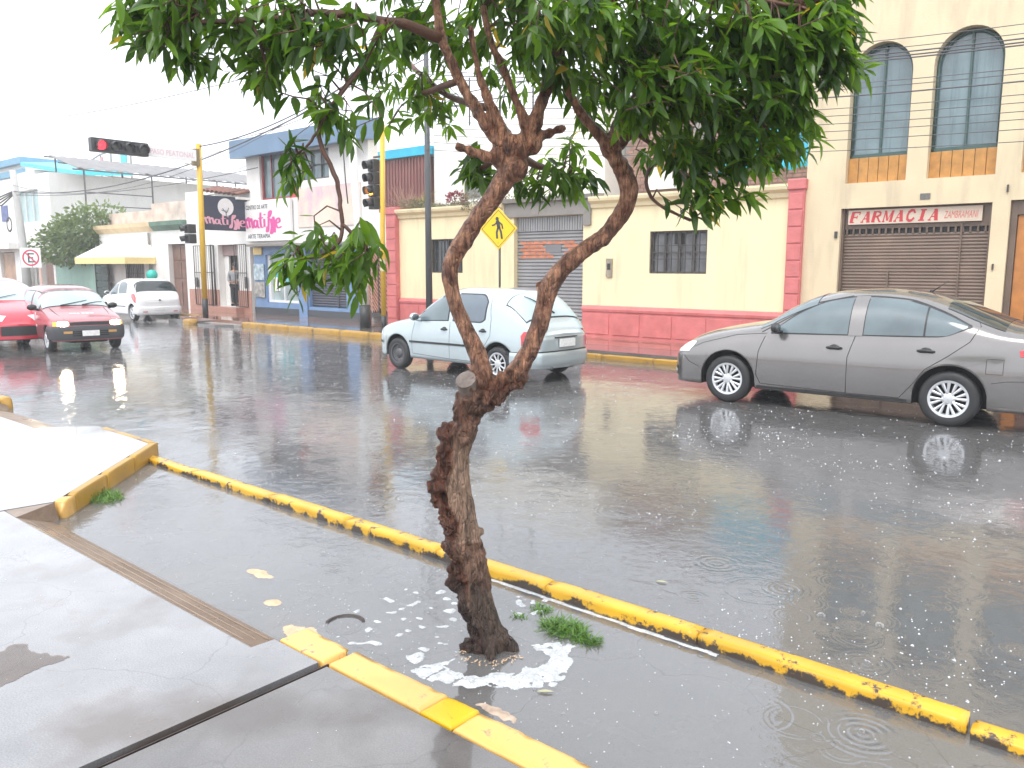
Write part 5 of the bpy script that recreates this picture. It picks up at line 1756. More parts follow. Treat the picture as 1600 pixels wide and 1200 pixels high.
# ------------------------------------------------------------------ cars
def curve(pts):
    X = np.array([p[0] for p in pts], float); Y = np.array([p[1] for p in pts], float)
    h = np.diff(X); dl = np.diff(Y) / h
    m = np.zeros(len(X))
    m[0], m[-1] = dl[0], dl[-1]
    for i in range(1, len(X) - 1):
        m[i] = 0 if dl[i - 1] * dl[i] <= 0 else 2 * dl[i - 1] * dl[i] / (dl[i - 1] + dl[i])
    def f(x):
        x = min(max(x, X[0]), X[-1])
        i = int(min(np.searchsorted(X, x, 'right') - 1, len(X) - 2))
        t = (x - X[i]) / h[i]
        return float((2 * t**3 - 3 * t**2 + 1) * Y[i] + (t**3 - 2 * t**2 + t) * h[i] * m[i] + (-2 * t**3 + 3 * t**2) * Y[i + 1] + (t**3 - t**2) * h[i] * m[i + 1])
    return f

tyre_m = mat('tyre_rubber', (0.018, 0.018, 0.019), 0.55, bump=.3, bscale=80)
trim_m = mat('black_trim', (0.02, 0.021, 0.022), 0.4)
under_m = mat('underbody', (0.008, 0.008, 0.008), 0.8)
seam_m = mat('panel_gap', (0.012, 0.012, 0.012), 0.7)
hub_m = mat('silver_hubcap', (0.62, 0.63, 0.65), 0.28, metal=.5)
steel_m = mat('grey_steel_wheel', (0.10, 0.10, 0.105), 0.4, metal=.5)
hl_m = mat('headlamp_glass', (0.72, 0.75, 0.78), 0.08, coat=1)
tail_m = mat('tail_lamp_red', (0.55, 0.02, 0.03), 0.12, coat=1)
plate_m = mat('number_plate_white', (0.80, 0.80, 0.78), 0.4, var=.15, vscale=30)

class Car:
    def __init__(s, sp):
        s.sp = sp
        s.top, s.belt, s.half = curve(sp['top']), curve(sp['belt']), curve(sp['half'])
        s.k, s.L = sp.get('tumble', .16), sp['L']
        s.nf = curve(sp['n'])
    def side(s, z, x=None):
        zb = s.sp.get('wide', .55)
        if z < zb:
            return 1 - .07 * ((zb - z) / zb) ** 2
        B = s.belt(x)
        t = (z - zb) / max(.05, B - zb)
        return 1 - s.sp.get('shoulder', .035) * t * t
    def yz(s, x, a):
        """upper section point at superellipse angle a"""
        B, T, n = s.belt(x), s.top(x), s.nf(x)
        h = max(T - B, .02)
        c, si = max(0, math.cos(a)), max(0, math.sin(a))
        y = s.half(x) * s.side(B, x) * c ** (2 / n)
        z = B + h * si ** (2 / n)
        return y * (1 - s.k * (z - B)), z
    def surf(s, x, z):
        B = s.belt(x)
        if z <= B:
            return s.half(x) * s.side(z, x)
        h, n = max(s.top(x) - B, .02), s.nf(x)
        t = min(1, (z - B) / h)
        return s.half(x) * s.side(B, x) * (1 - t ** n) ** (1 / n) * (1 - s.k * (z - B))
    def zbot(s, x):
        sp = s.sp
        z = sp['sill'](x) if callable(sp['sill']) else sp['sill']
        for hx in sp['hubs']:
            d = sp['arch'] ** 2 - (x - hx) ** 2
            if d > 0:
                z = max(z, sp['hubz'] + math.sqrt(d))
        return z
    def stations(s):
        sp = s.sp
        xs = list(np.linspace(0, .5, 14)) + list(np.linspace(s.L - .5, s.L, 14)) + list(np.linspace(.5, s.L - .5, 46))
        for hx in sp['hubs']:
            xs += [hx + sp['arch'] * math.cos(a) for a in np.linspace(0, PI, 19)] + [hx - sp['arch'] - .004, hx + sp['arch'] + .004]
        xs = sorted(x for x in xs if 0 <= x <= s.L)
        out = [xs[0]]
        for x in xs[1:]:
            if x - out[-1] > .003:
                out.append(x)
        out[-1] = s.L
        return out
    def body(s, mats, parent):
        q = MB(); q.smooth = True
        NS, NU = 12, 16
        X = s.stations()
        rings = []
        for x in X:
            zb, B = s.zbot(x), s.belt(x)
            fl = s.sp.get('floor', .2)
            r = []
            w_ = s.half(x) * s.side(zb, x)
            r += [(0.0, fl), (max(w_ - .30, .02), fl), (max(w_ - .28, .03), max(zb, fl + .001)), (max(w_ - .03, .04), zb)]
            for i in range(NS):
                t = i / NS
                z = zb + (B - zb) * t
                r.append((s.half(x) * s.side(z, x), z))
            for i in range(NU + 1):
                r.append(s.yz(x, PI / 2 * i / NU))
            rings.append(r)
        m = len(rings[0])
        for sg_ in (1, -1):
            vs = [(x, sg_ * p[0], p[1]) for x, r in zip(X, rings) for p in r]
            fs, fb = [], []
            for i in range(len(X) - 1):
                for j in range(m - 1):
                    a = i * m + j
                    f = (a, a + 1, a + m + 1, a + m) if sg_ > 0 else (a, a + m, a + m + 1, a + 1)
                    (fb if j < 3 else fs).append(f)
            q.cur = 0; q.add(vs, fs)
            q.cur = 1; q.add(vs, fb)
        # end caps, slightly domed
        q.cur = 0
        for (i, dx) in ((0, -1), (len(X) - 1, 1)):
            r = rings[i][3:]
            K = 8
            n = len(r)
            vs = []
            for (y, z) in r:
                for k in range(K + 1):
                    t = -1 + 2 * k / K
                    vs.append((X[i] + dx * s.sp.get('dome', .035) * (1 - t * t) * (1 if z < s.belt(X[i]) + .001 else .6), y * t, z))
            q.add(vs, [(j * (K + 1) + k, j * (K + 1) + k + 1, (j + 1) * (K + 1) + k + 1, (j + 1) * (K + 1) + k) for j in range(n - 1) for k in range(K)])
        me_o = q.build('body', mats, parent, local=True, fixn=True)
        bm = bmesh.new(); bm.from_mesh(me_o.data)
        bmesh.ops.remove_doubles(bm, verts=bm.verts[:], dist=.0008)
        bmesh.ops.recalc_face_normals(bm, faces=bm.faces[:])
        bm.to_mesh(me_o.data); bm.free()
        return me_o
    # --- panels lying on the body, side = +1 right flank (mesh +y), -1 left flank
    def side_panel(s, name, m, parent, side, xs, lo, hi, off=.006, nx=24, nz=8, th=.008):
        q = MB(); q.smooth = True
        lo_, hi_ = (curve(lo) if not callable(lo) else lo), (curve(hi) if not callable(hi) else hi)
        vs = []
        X = np.linspace(xs[0], xs[1], nx + 1)
        for x in X:
            a, b = lo_(x), hi_(x)
            for j in range(nz + 1):
                z = a + (b - a) * j / nz
                vs.append((x, side * (s.surf(x, z) + off), z))
        m_ = nz + 1
        fs = [(i * m_ + j, i * m_ + j + 1, (i + 1) * m_ + j + 1, (i + 1) * m_ + j) for i in range(nx) for j in range(nz)]
        vb = [(x, y - side * th, z) for (x, y, z) in vs]
        q.add(vs, fs)
        # skirt
        edge = [i * m_ for i in range(nx + 1)] + [nx * m_ + j for j in range(1, m_)] + [i * m_ + nz for i in range(nx - 1, -1, -1)] + [j for j in range(nz - 1, 0, -1)]
        q.smooth = False
        E = [vs[i] for i in edge]; Eb = [vb[i] for i in edge]
        n = len(E)
        q.add(E + Eb, [(i, (i + 1) % n, (i + 1) % n + n, i + n) for i in range(n)])
        return q.build(name, m, parent, local=True)
    def top_panel(s, name, m, parent, xs, a0, off=.005, nx=16, na=20, th=.01, a1=None, afn=None):
        """panel across the car (windscreen, rear glass) between section angles a0 and pi-a0"""
        q = MB(); q.smooth = True
        vs = []
        for i in range(nx + 1):
            x = xs[0] + (xs[1] - xs[0]) * i / nx
            A0 = afn(i / nx) if afn else a0
            # normal direction in xz from slope of the top line
            dz = (s.top(x + .01) - s.top(x - .01)) / .02
            nl = math.hypot(1, dz)
            for j in range(na + 1):
                a = A0 + (PI - 2 * A0) * j / na
                sg_ = 1 if a <= PI / 2 else -1
                y, z = s.yz(x, a if a <= PI / 2 else PI - a)
                vs.append((x - off * dz / nl, sg_ * (y + off * .3 * abs(math.cos(a))), z + off / nl))
        m_ = na + 1
        q.add(vs, [(i * m_ + j, i * m_ + j + 1, (i + 1) * m_ + j + 1, (i + 1) * m_ + j) for i in range(nx) for j in range(na)])
        return q.build(name, m, parent, local=True)
    def contour(s, end, z, n=60, reach=1.0):
        """plan outline at height z around one end: points from the centre line out and along the +y flank"""
        x0 = 0 if end == 'front' else s.L
        d = 1 if end == 'front' else -1
        y0 = s.surf(x0, z)
        dome = s.sp.get('dome', .035)
        P = [(x0 - d * dome * (1 - (k / 8) ** 2), y0 * k / 8) for k in range(8)]
        for k in range(n + 1):
            x = x0 + d * reach * (k / n) ** 1.6
            P.append((x, s.surf(x, z)))
        P = np.array(P)
        sl = np.concatenate([[0], np.cumsum(np.hypot(*np.diff(P, axis=0).T))])
        return P, sl
    def wrap(s, name, m, parent, end, s0, s1, zlo, zhi, off=.008, ns=24, nz=4, th=.02, mats=None, bulge=0.0):
        """panel wrapped around one end of the car between arc lengths s0..s1 (negative = other side)"""
        q = MB(); q.smooth = True
        f_lo = zlo if callable(zlo) else (lambda t: zlo)
        f_hi = zhi if callable(zhi) else (lambda t: zhi)
        vs, vb = [], []
        for i in range(ns + 1):
            ss = s0 + (s1 - s0) * i / ns
            a, b = f_lo(ss), f_hi(ss)
            for j in range(nz + 1):
                t = j / nz
                z = a + (b - a) * t
                P, sl = s.contour(end, z)
                x = np.interp(abs(ss), sl, P[:, 0]); y = np.interp(abs(ss), sl, P[:, 1])
                x2 = np.interp(abs(ss) + .01, sl, P[:, 0]); y2 = np.interp(abs(ss) + .01, sl, P[:, 1])
                dx, dy = x2 - x, y2 - y
                l_ = math.hypot(dx, dy) + 1e-9
                nx_, ny_ = (-dy / l_, dx / l_) if end == 'front' else (dy / l_, -dx / l_)
                if ny_ < -1e-3:
                    nx_, ny_ = -nx_, -ny_
                if (end == 'front' and nx_ > .2) or (end != 'front' and nx_ < -.2):
                    nx_, ny_ = -nx_, -ny_
                o_ = off + bulge * (1 - (2 * t - 1) ** 4)
                sg_ = 1 if ss >= 0 else -1
                vs.append((x + nx_ * o_, sg_ * (y + ny_ * o_), z))
                vb.append((x + nx_ * (o_ - th), sg_ * (y + ny_ * (o_ - th)), z))
        m_ = nz + 1
        q.add(vs, [(i * m_ + j, i * m_ + j + 1, (i + 1) * m_ + j + 1, (i + 1) * m_ + j) for i in range(ns) for j in range(nz)])
        edge = [i * m_ for i in range(ns + 1)] + [ns * m_ + j for j in range(1, m_)] + [i * m_ + nz for i in range(ns - 1, -1, -1)] + [j for j in range(nz - 1, 0, -1)]
        q.smooth = False
        E = [vs[i] for i in edge]; Eb = [vb[i] for i in edge]
        n = len(E)
        q.add(E + Eb, [(i, (i + 1) % n, (i + 1) % n + n, i + n) for i in range(n)])
        return q.build(name, m, parent, local=True)
    def seam(s, parent, side, pts, w_=.006, m=None, name='panel_gap', off=.0015):
        q = MB()
        P = [Vector(p) for p in pts]
        Q = []
        for a, b in zip(P, P[1:]):
            n = max(1, int((b - a).length / .04))
            Q += [a + (b - a) * k / n for k in range(n)]
        Q.append(P[-1])
        vs = []
        for i, p in enumerate(Q):
            t = (Q[min(i + 1, len(Q) - 1)] - Q[max(i - 1, 0)]).normalized()
            nn = Vector((-t.y, t.x)) * w_ / 2
            for e in (p + nn, p - nn):
                vs.append((e.x, side * (s.surf(e.x, e.y) + off), e.y))
        q.add(vs, [(2 * i, 2 * i + 1, 2 * i + 3, 2 * i + 2) for i in range(len(Q) - 1)])
        return q.build(name, m or seam_m, parent, local=True)

def make_wheel(parent, x, y, R, rimR, style, width=.175, side=1):
    """wheel = tyre > rim; side is the outward y direction"""
    q = MB(); q.smooth = True
    prof = [(rimR - .015, -width / 2 + .01), (rimR + .01, -width / 2), (R - .035, -width / 2 - .004), (R - .008, -width / 2 + .018), (R, -width / 2 + .04), (R, width / 2 - .04), (R - .008, width / 2 - .018), (R - .035, width / 2 + .004), (rimR + .01, width / 2), (rimR - .015, width / 2 - .01)]
    N = 40
    vs = []
    for i in range(N):
        a = 2 * PI * i / N
        for (r, t) in prof:
            vs.append((x + r * math.cos(a), y + side * t, R + r * math.sin(a) - .004))
    m_ = len(prof)
    q.add(vs, [(i * m_ + j, i * m_ + j + 1, ((i + 1) % N) * m_ + j + 1, ((i + 1) % N) * m_ + j) for i in range(N) for j in range(m_ - 1)])
    ty = q.build('tyre', tyre_m, parent, local=True)
    q = MB()
    yo = y + side * (width / 2 - .03)
    def disc(r0, r1, y0, y1, n=32):
        vs = [(x + r0 * math.cos(2 * PI * i / n), y0, R + r0 * math.sin(2 * PI * i / n)) for i in range(n)] + [(x + r1 * math.cos(2 * PI * i / n), y1, R + r1 * math.sin(2 * PI * i / n)) for i in range(n)]
        q.add(vs, [(i, (i + 1) % n, (i + 1) % n + n, i + n) for i in range(n)])
    q.smooth = True
    disc(rimR - .012, .001, yo - side * .03, yo - side * .03)
    q.build('wheel_well_disc', under_m if style != 'steel' else steel_m, ty, local=True)
    q = MB(); q.smooth = True
    m = hub_m if style != 'steel' else steel_m
    disc(rimR + .004, rimR - .022, yo + side * .030, yo + side * .026); disc(rimR - .022, rimR - .030, yo + side * .026, yo - side * .02)
    disc(.045, .001, yo + side * .022, yo + side * .026)
    disc(.07, .045, yo + side * .012, yo + side * .022)
    nsp = {'versa': 8, 'plain': 10, 'steel': 0, 'alloy': 6}[style]
    for k in range(nsp):
        a0 = 2 * PI * k / nsp + .2
        arms = ((-.16, .085), (.16, .085)) if style == 'versa' else ((0, .12),)
        for (da, wd) in arms:
            P = []
            for (r, a, h) in ((.05, a0 + da * .1, .018), (rimR * .55, a0 + da * .9, .024), (rimR - .016, a0 + da * 1.15, .022)):
                hw = wd * (r + .05) * .55 * (1.7 if style == 'versa' else 1.0)
                c, s_ = math.cos(a), math.sin(a)
                P += [(x + r * c - s_ * hw, yo + side * h, R + r * s_ + c * hw), (x + r * c + s_ * hw, yo + side * h, R + r * s_ - c * hw)]
            q.add(P + [(p[0], p[1] - side * .02, p[2]) for p in P], [(0, 1, 3, 2), (2, 3, 5, 4), (0, 2, 8, 6), (2, 4, 10, 8), (1, 7, 9, 3), (3, 9, 11, 5)])
    if style == 'steel':
        disc(rimR - .035, .09, yo + side * .01, yo - side * .005); disc(.09, .07, yo - side * .005, yo + side * .012)
        for k in range(10):
            a = 2 * PI * k / 10
            q.ball((x + .115 * math.cos(a), yo + side * .004, R + .115 * math.sin(a)), .012, 6, 4)
    q.build('rim', m, ty, local=True)
    return ty

def mirror(c, parent, x, z, side, m, w_=.19, body=None):
    y = c.surf(x + .03, z - .04)
    q = MB(); q.ball((x, side * (y + .13), z), .085, 12, 8, (.65, 1.15, .78)); q.tube([(x + .03, side * (y - .02), z - .06), (x + .01, side * (y + .1), z - .045)], [.03, .022], 8)
    o = q.build('wing_mirror', m, parent, local=True)
    q = MB(); q.ball((x + .022, side * (y + .13), z), .073, 12, 8, (.5, 1.12, .76)); q.build('mirror_glass', glass_m, o, local=True)
    return o

def handle(c, parent, x, z, side, m=None, w_=.17):
    y = c.surf(x, z)
    q = MB()
    q.smooth = True
    q.tube([(x - w_ / 2, side * (y + .004), z), (x - w_ / 2 + .03, side * (y + .03), z + .004), (x, side * (y + .036), z + .008), (x + w_ / 2 - .03, side * (y + .03), z + .004), (x + w_ / 2, side * (y + .004), z)], [.014, .017, .018, .017, .014], 8)
    q.ball((x, side * (y - .004), z + .006), .05, 10, 6, (1.2, .2, .75))
    return q.build('door_handle', m or trim_m, parent, local=True)

def car_paint(name, col, metal=.0, rough=.3):
    return mat(name, col, rough, metal=metal, coat=1.0, var=.04, vscale=2)

def car_root(label, name, qx, qy, th, cat='car'):
    return thing(name, label, cat, (qx, qy, 0), None, th + PI)

gl_side = mat('car_side_glass', (0.13, 0.17, 0.185), 0.05, var=.35, vscale=1.2, spec=.8)  # opaque; lifted base colour stands in for the bright interior behind the glass
gl_dark = mat('car_dark_glass', (0.035, 0.045, 0.045), 0.05, var=.3, vscale=2, spec=.9)
gl_pale = mat('car_pale_glass', (0.42, 0.52, 0.54), 0.06, var=.15, vscale=1.5, spec=.8)  # opaque; reflected sky is put into the pale base colour
wiper_m = trim_m

def wiper(c, parent, x0, y0, x1, y1, off=.02):
    q = MB()
    def P(x, y):
        lo, hi = 0, PI / 2
        for _ in range(24):
            a = (lo + hi) / 2
            if c.yz(x, a)[0] > abs(y): lo = a
            else: hi = a
        return Vector((x, y, c.yz(x, a)[1]))
    pts = []
    for k in range(7):
        t = k / 6
        p = P(x0 + (x1 - x0) * t, y0 + (y1 - y0) * t)
        pts.append(p + Vector((-off * .6 if c.top(p.x + .05) > c.top(p.x - .05) else off * .6, 0, off)))
    q.tube(pts, [.012, .011, .010, .009, .008, .007, .006], 5)
    return q.build('wiper', wiper_m, parent, local=True)

# ---- grey saloon, right, parked side on
sp = dict(L=4.456, hubs=(.86, 3.46), hubz=.31, arch=.375, sill=.215, floor=.19, wide=.60, tumble=.30, shoulder=.085, dome=.05,
          top=[(0, .62), (.10, .72), (.30, .86), (.62, .955), (1.0, 1.03), (1.22, 1.07), (1.55, 1.27), (1.9, 1.425), (2.25, 1.495), (2.6, 1.51), (3.0, 1.475), (3.35, 1.385), (3.7, 1.25), (4.0, 1.145), (4.2, 1.115), (4.38, 1.09), (4.456, 1.02)],
          belt=[(0, .52), (.12, .60), (.35, .72), (.62, .80), (1.0, .86), (1.5, .905), (2.4, .935), (3.4, .965), (4.0, .965), (4.3, .95), (4.456, .90)],
          half=[(0, .56), (.05, .66), (.14, .755), (.3, .815), (.6, .845), (1.2, .848), (3.3, .848), (3.9, .83), (4.2, .79), (4.38, .72), (4.456, .64)],
          n=[(0, 2.3), (.9, 2.3), (1.25, 2.6), (1.7, 3.2), (3.4, 3.0), (4.0, 2.4), (4.456, 2.3)])
c = Car(sp)
gp_ = car_paint('warm_grey_metallic', (0.205, 0.192, 0.186), metal=.7, rough=.22)
r = car_root('warm grey metallic four door saloon parked side on at the right of the street', 'saloon_car', -5.455, 10.57, 3.163)
c.body([gp_, under_m], r)
for sd_ in (-1, 1):
    # glasshouse: rubber surround, then front, rear and quarter panes
    c.side_panel('window_surround', trim_m, r, sd_, (1.40, 3.62), [(1.40, .925), (2.4, .955), (3.3, .985), (3.62, 1.10)], [(1.40, .955), (1.75, 1.225), (2.1, 1.375), (2.5, 1.425), (2.9, 1.40), (3.3, 1.28), (3.62, 1.125)], off=.003, nx=48)
    c.side_panel('front_side_window', gl_side, r, sd_, (1.45, 2.33), [(1.45, .945), (2.33, .965)], [(1.45, .985), (1.75, 1.205), (2.05, 1.345), (2.33, 1.40)], off=.008)
    c.side_panel('door_pillar', gp_, r, sd_, (2.34, 2.50), [(2.3, .95), (2.5, .958)], [(2.3, 1.41), (2.5, 1.42)], off=.0095, nx=4)
    c.side_panel('rear_side_window', gl_side, r, sd_, (2.51, 3.15), [(2.5, .97), (3.15, .99)], [(2.5, 1.405), (2.85, 1.385), (3.15, 1.315)], off=.008)
    c.side_panel('quarter_window', gl_side, r, sd_, (3.17, 3.58), [(3.17, .99), (3.36, 1.0), (3.58, 1.10)], [(3.17, 1.305), (3.4, 1.215), (3.58, 1.125)], off=.008, nx=10)
    handle(c, r, 2.20, .80, sd_); handle(c, r, 3.20, .825, sd_)
    c.seam(r, sd_, [(1.33, .89), (1.27, .7), (1.25, .4), (1.31, .29), (2.36, .27)], .008)
    c.seam(r, sd_, [(2.42, .95), (2.36, .7), (2.36, .27)], .008)
    c.seam(r, sd_, [(2.36, .27), (2.95, .27), (3.07, .42), (3.2, .62), (3.42, .78), (3.62, .95), (3.70, 1.12), (3.66, 1.20)], .008)
    c.seam(r, sd_, [(.36, .70), (.48, .76), (.95, .89), (1.35, .93)], .006)
    c.seam(r, sd_, [(.22, .58), (.30, .50), (.46, .44)], .007)
    c.seam(r, sd_, [(3.80, .62), (3.96, .62), (3.96, .78), (3.80, .78), (3.80, .62)], .005)
    c.seam(r, sd_, [(3.86, .52), (4.0, .55), (4.3, .57)], .006)
    c.seam(r, sd_, [(1.26, .245), (3.04, .245)], .03, name='sill_trim', m=trim_m, off=.003)
    c.seam(r, sd_, [(2.30, 1.415), (1.9, 1.325), (1.5, 1.08), (1.28, .94)], .012, name='pillar_gap')
    mirror(c, r, 1.50, 1.01, sd_, trim_m)
    c.wrap('headlight', hl_m, r, 'front', sd_ * .34, sd_ * 1.0, lambda t: .585 + .05 * abs(t), lambda t: .60 + .17 * min(1, abs(t) / .9), off=.007, ns=20)
    c.wrap('fog_lamp', trim_m, r, 'front', sd_ * .50, sd_ * .74, .30, .42, off=.006)
    c.wrap('fog_trim', hub_m, r, 'front', sd_ * .56, sd_ * .72, .34, .37, off=.015)
    c.wrap('tail_light', tail_m, r, 'back', sd_ * .42, sd_ * 1.02, lambda t: .80 + .02 * abs(t), lambda t: .95 - .03 * abs(t) if abs(t) < .85 else .925 - .25 * (abs(t) - .85), off=.008)
    for hx in sp['hubs']:
        make_wheel(r, hx, sd_ * .745, .31, .205, 'versa', side=sd_)
c.top_panel('windscreen', gl_side, r, (1.24, 1.90), 0, afn=lambda t: math.radians(22 + 16 * t))
c.top_panel('rear_window', gl_dark, r, (3.34, 3.93), 0, afn=lambda t: math.radians(44 - 16 * t))
c.wrap('grille', trim_m, r, 'front', -.33, .33, .50, .585, off=.006)
c.wrap('lower_grille', trim_m, r, 'front', -.45, .45, .27, .40, off=.006)
c.wrap('number_plate', plate_m, r, 'front', -.17, .17, .40, .50, off=.02)
q = MB(); q.tube([(3.05, 0, 1.47), (3.22, 0, 1.60)], [.008, .004], 5); q.ball((3.04, 0, 1.475), .02, 8, 5); q.build('aerial', trim_m, r, local=True)

# ---- pale silver blue hatchback in the road behind the tree
sp = dict(L=3.70, hubs=(.65, 3.01), hubz=.272, arch=.335, sill=.22, floor=.2, wide=.52, tumble=.24, dome=.05,
          top=[(0, .60), (.08, .70), (.25, .79), (.6, .875), (.92, .93), (1.05, .97), (1.4, 1.25), (1.68, 1.39), (2.1, 1.43), (2.6, 1.425), (2.95, 1.39), (3.15, 1.33), (3.38, 1.12), (3.56, .90), (3.64, .82), (3.70, .745)],
          belt=[(0, .50), (.1, .60), (.3, .70), (.6, .77), (1.0, .83), (1.6, .865), (2.6, .89), (3.2, .88), (3.5, .83), (3.62, .755), (3.70, .69)],
          half=[(0, .52), (.05, .62), (.14, .71), (.3, .765), (.6, .785), (3.0, .785), (3.3, .765), (3.5, .72), (3.62, .66), (3.70, .57)],
          n=[(0, 2.4), (.9, 2.5), (1.3, 3.2), (3.2, 3.6), (3.7, 3.0)])
c = Car(sp)
pb = car_paint('pale_silver_blue', (0.46, 0.53, 0.55), metal=.35, rough=.25)
r = car_root('pale silver blue four door hatchback driving away behind the tree', 'hatchback_car', -11.10, 10.06, 3.116)
c.body([pb, under_m], r)
for sd_ in (-1, 1):
    c.side_panel('window_surround', trim_m, r, sd_, (1.16, 1.92), [(1.16, .855), (1.92, .885)], [(1.16, .90), (1.4, 1.13), (1.65, 1.275), (1.92, 1.315)], off=.003)
    c.side_panel('front_side_window', gl_side, r, sd_, (1.20, 1.90), [(1.2, .87), (1.9, .90)], [(1.2, .92), (1.4, 1.11), (1.65, 1.255), (1.9, 1.295)], off=.008)
    def rs(lo, hi, e):
        return (lambda x: lo + e + (.04 * max(0, (x - 2.62) / .1) ** 2 if x > 2.62 else 0) + (.0 if x > 2.06 else .0)), (lambda x: hi - e - (.10 * max(0, (x - 2.50) / .22) ** 2.2 if x > 2.5 else 0))
    a, b = rs(.885, 1.335, 0)
    c.side_panel('window_surround', trim_m, r, sd_, (2.01, 2.74), a, b, off=.003)
    a, b = rs(.885, 1.335, .02)
    c.side_panel('rear_side_window', mat('tinted_grey_glass', (0.11, 0.14, 0.17), .06, var=.1, spec=.8), r, sd_, (2.03, 2.72), a, b, off=.008)
    handle(c, r, 1.83, .745, sd_, w_=.13); handle(c, r, 2.70, .76, sd_, w_=.13)
    c.seam(r, sd_, [(1.10, .84), (1.04, .6), (1.04, .30), (1.95, .27)], .007)
    c.seam(r, sd_, [(1.96, .87), (1.95, .27), (2.60, .27), (2.72, .5), (2.86, .70), (2.86, .95), (2.78, 1.28)], .007)
    c.seam(r, sd_, [(.98, .50), (2.66, .515)], .035, m=trim_m, name='rub_strip', off=.012)
    c.seam(r, sd_, [(.02, .46), (.26, .455)], .035, m=trim_m, name='bumper_strip', off=.01)
    c.seam(r, sd_, [(.35, .42), (.34, .62)], .006)
    c.seam(r, sd_, [(3.42, .46), (3.18, .46)], .04, m=trim_m, name='bumper_strip', off=.012)
    c.side_panel('rear_quarter_pillar', pb, r, sd_, (2.76, 2.80), [(2.76, .9), (2.8, .9)], [(2.76, 1.3), (2.8, 1.3)], off=.001, nx=2)
    mirror(c, r, 1.22, .93, sd_, pb)
    c.wrap('headlight', hl_m, r, 'front', sd_ * .32, sd_ * .80, .57, .68, off=.007, ns=14)
    c.wrap('tail_light', tail_m, r, 'back', sd_ * .57, sd_ * .86, .53, .79, off=.008, ns=18, bulge=.006)
    c.wrap('reversing_light', mat('lamp_pale', (.75, .6, .6), .2), r, 'back', sd_ * .62, sd_ * .84, .54, .60, off=.020, ns=6, th=.01)
    for hx, st in zip(sp['hubs'], ('steel', 'plain')):
        make_wheel(r, hx, sd_ * .70, .272, .175, st, width=.155, side=sd_)
    q = MB(); yy = sd_ * .72; q.box(3.28, 3.295, min(yy, yy - sd_ * .14), max(yy, yy - sd_ * .14), .16, .36); q.build('mud_flap', trim_m, r, local=True)
c.top_panel('windscreen', gl_pale, r, (1.08, 1.62), math.radians(24))
c.top_panel('rear_window_surround', trim_m, r, (3.10, 3.50), math.radians(24), off=.003)
c.top_panel('rear_window', gl_pale, r, (3.12, 3.485), math.radians(26), off=.009)
wiper(c, r, 3.46, .05, 3.20, -.38)
c.wrap('rear_bumper', pb, r, 'back', -1.06, 1.06, .27, .47, off=.018, ns=44, nz=8, th=.05, bulge=.014)
c.wrap('bumper_seam', trim_m, r, 'back', -.9, .9, .475, .49, off=.012, ns=36, nz=1)
c.wrap('number_plate', plate_m, r, 'back', -.18, .18, .545, .665, off=.045, ns=6, nz=1, th=.03)
c.wrap('tailgate_handle', trim_m, r, 'back', -.27, .27, .685, .70, off=.022, ns=8, th=.02)
q = MB(); q.tube([(3.55, -.35, .22), (3.76, -.35, .225)], .025, 8); q.build('exhaust_pipe', steel_m, r, local=True)
c.wrap('grille', trim_m, r, 'front', -.28, .28, .58, .66, off=.006)

# ---- small red hatchback with its headlights on
sp = dict(L=3.34, hubs=(.55, 2.885), hubz=.255, arch=.315, sill=.24, floor=.2, wide=.50, tumble=.20, dome=.03,
          top=[(0, .66), (.05, .69), (.3, .77), (.8, .90), (.90, .93), (1.25, 1.22), (1.42, 1.33), (1.8, 1.385), (2.4, 1.395), (2.85, 1.37), (3.08, 1.28), (3.25, 1.0), (3.34, .7)],
          belt=[(0, .60), (.1, .66), (.4, .74), (.9, .82), (1.6, .84), (2.8, .86), (3.1, .85), (3.34, .6)],
          half=[(0, .60), (.05, .65), (.15, .68), (.4, .695), (3.0, .70), (3.2, .68), (3.34, .60)],
          n=[(0, 3), (.8, 3.2), (1.3, 3.8), (3.0, 4.0), (3.34, 3)])
c = Car(sp)
rd = car_paint('faded_red_paint', (0.34, 0.09, 0.10), rough=.35)
r = car_root('small boxy red hatchback with black bumper and both headlights glowing', 'small_car', -17.434, 6.994, -.129)
r.scale = (1, 1, .965)
c.body([rd, under_m], r)
glow = mat('glowing_headlamp', (1, .95, .8), .2, emit=(1.0, 0.88, 0.62), estr=60)
amber_l = mat('amber_indicator', (.75, .35, .05), .3, emit=(1, .45, .05), estr=.35)
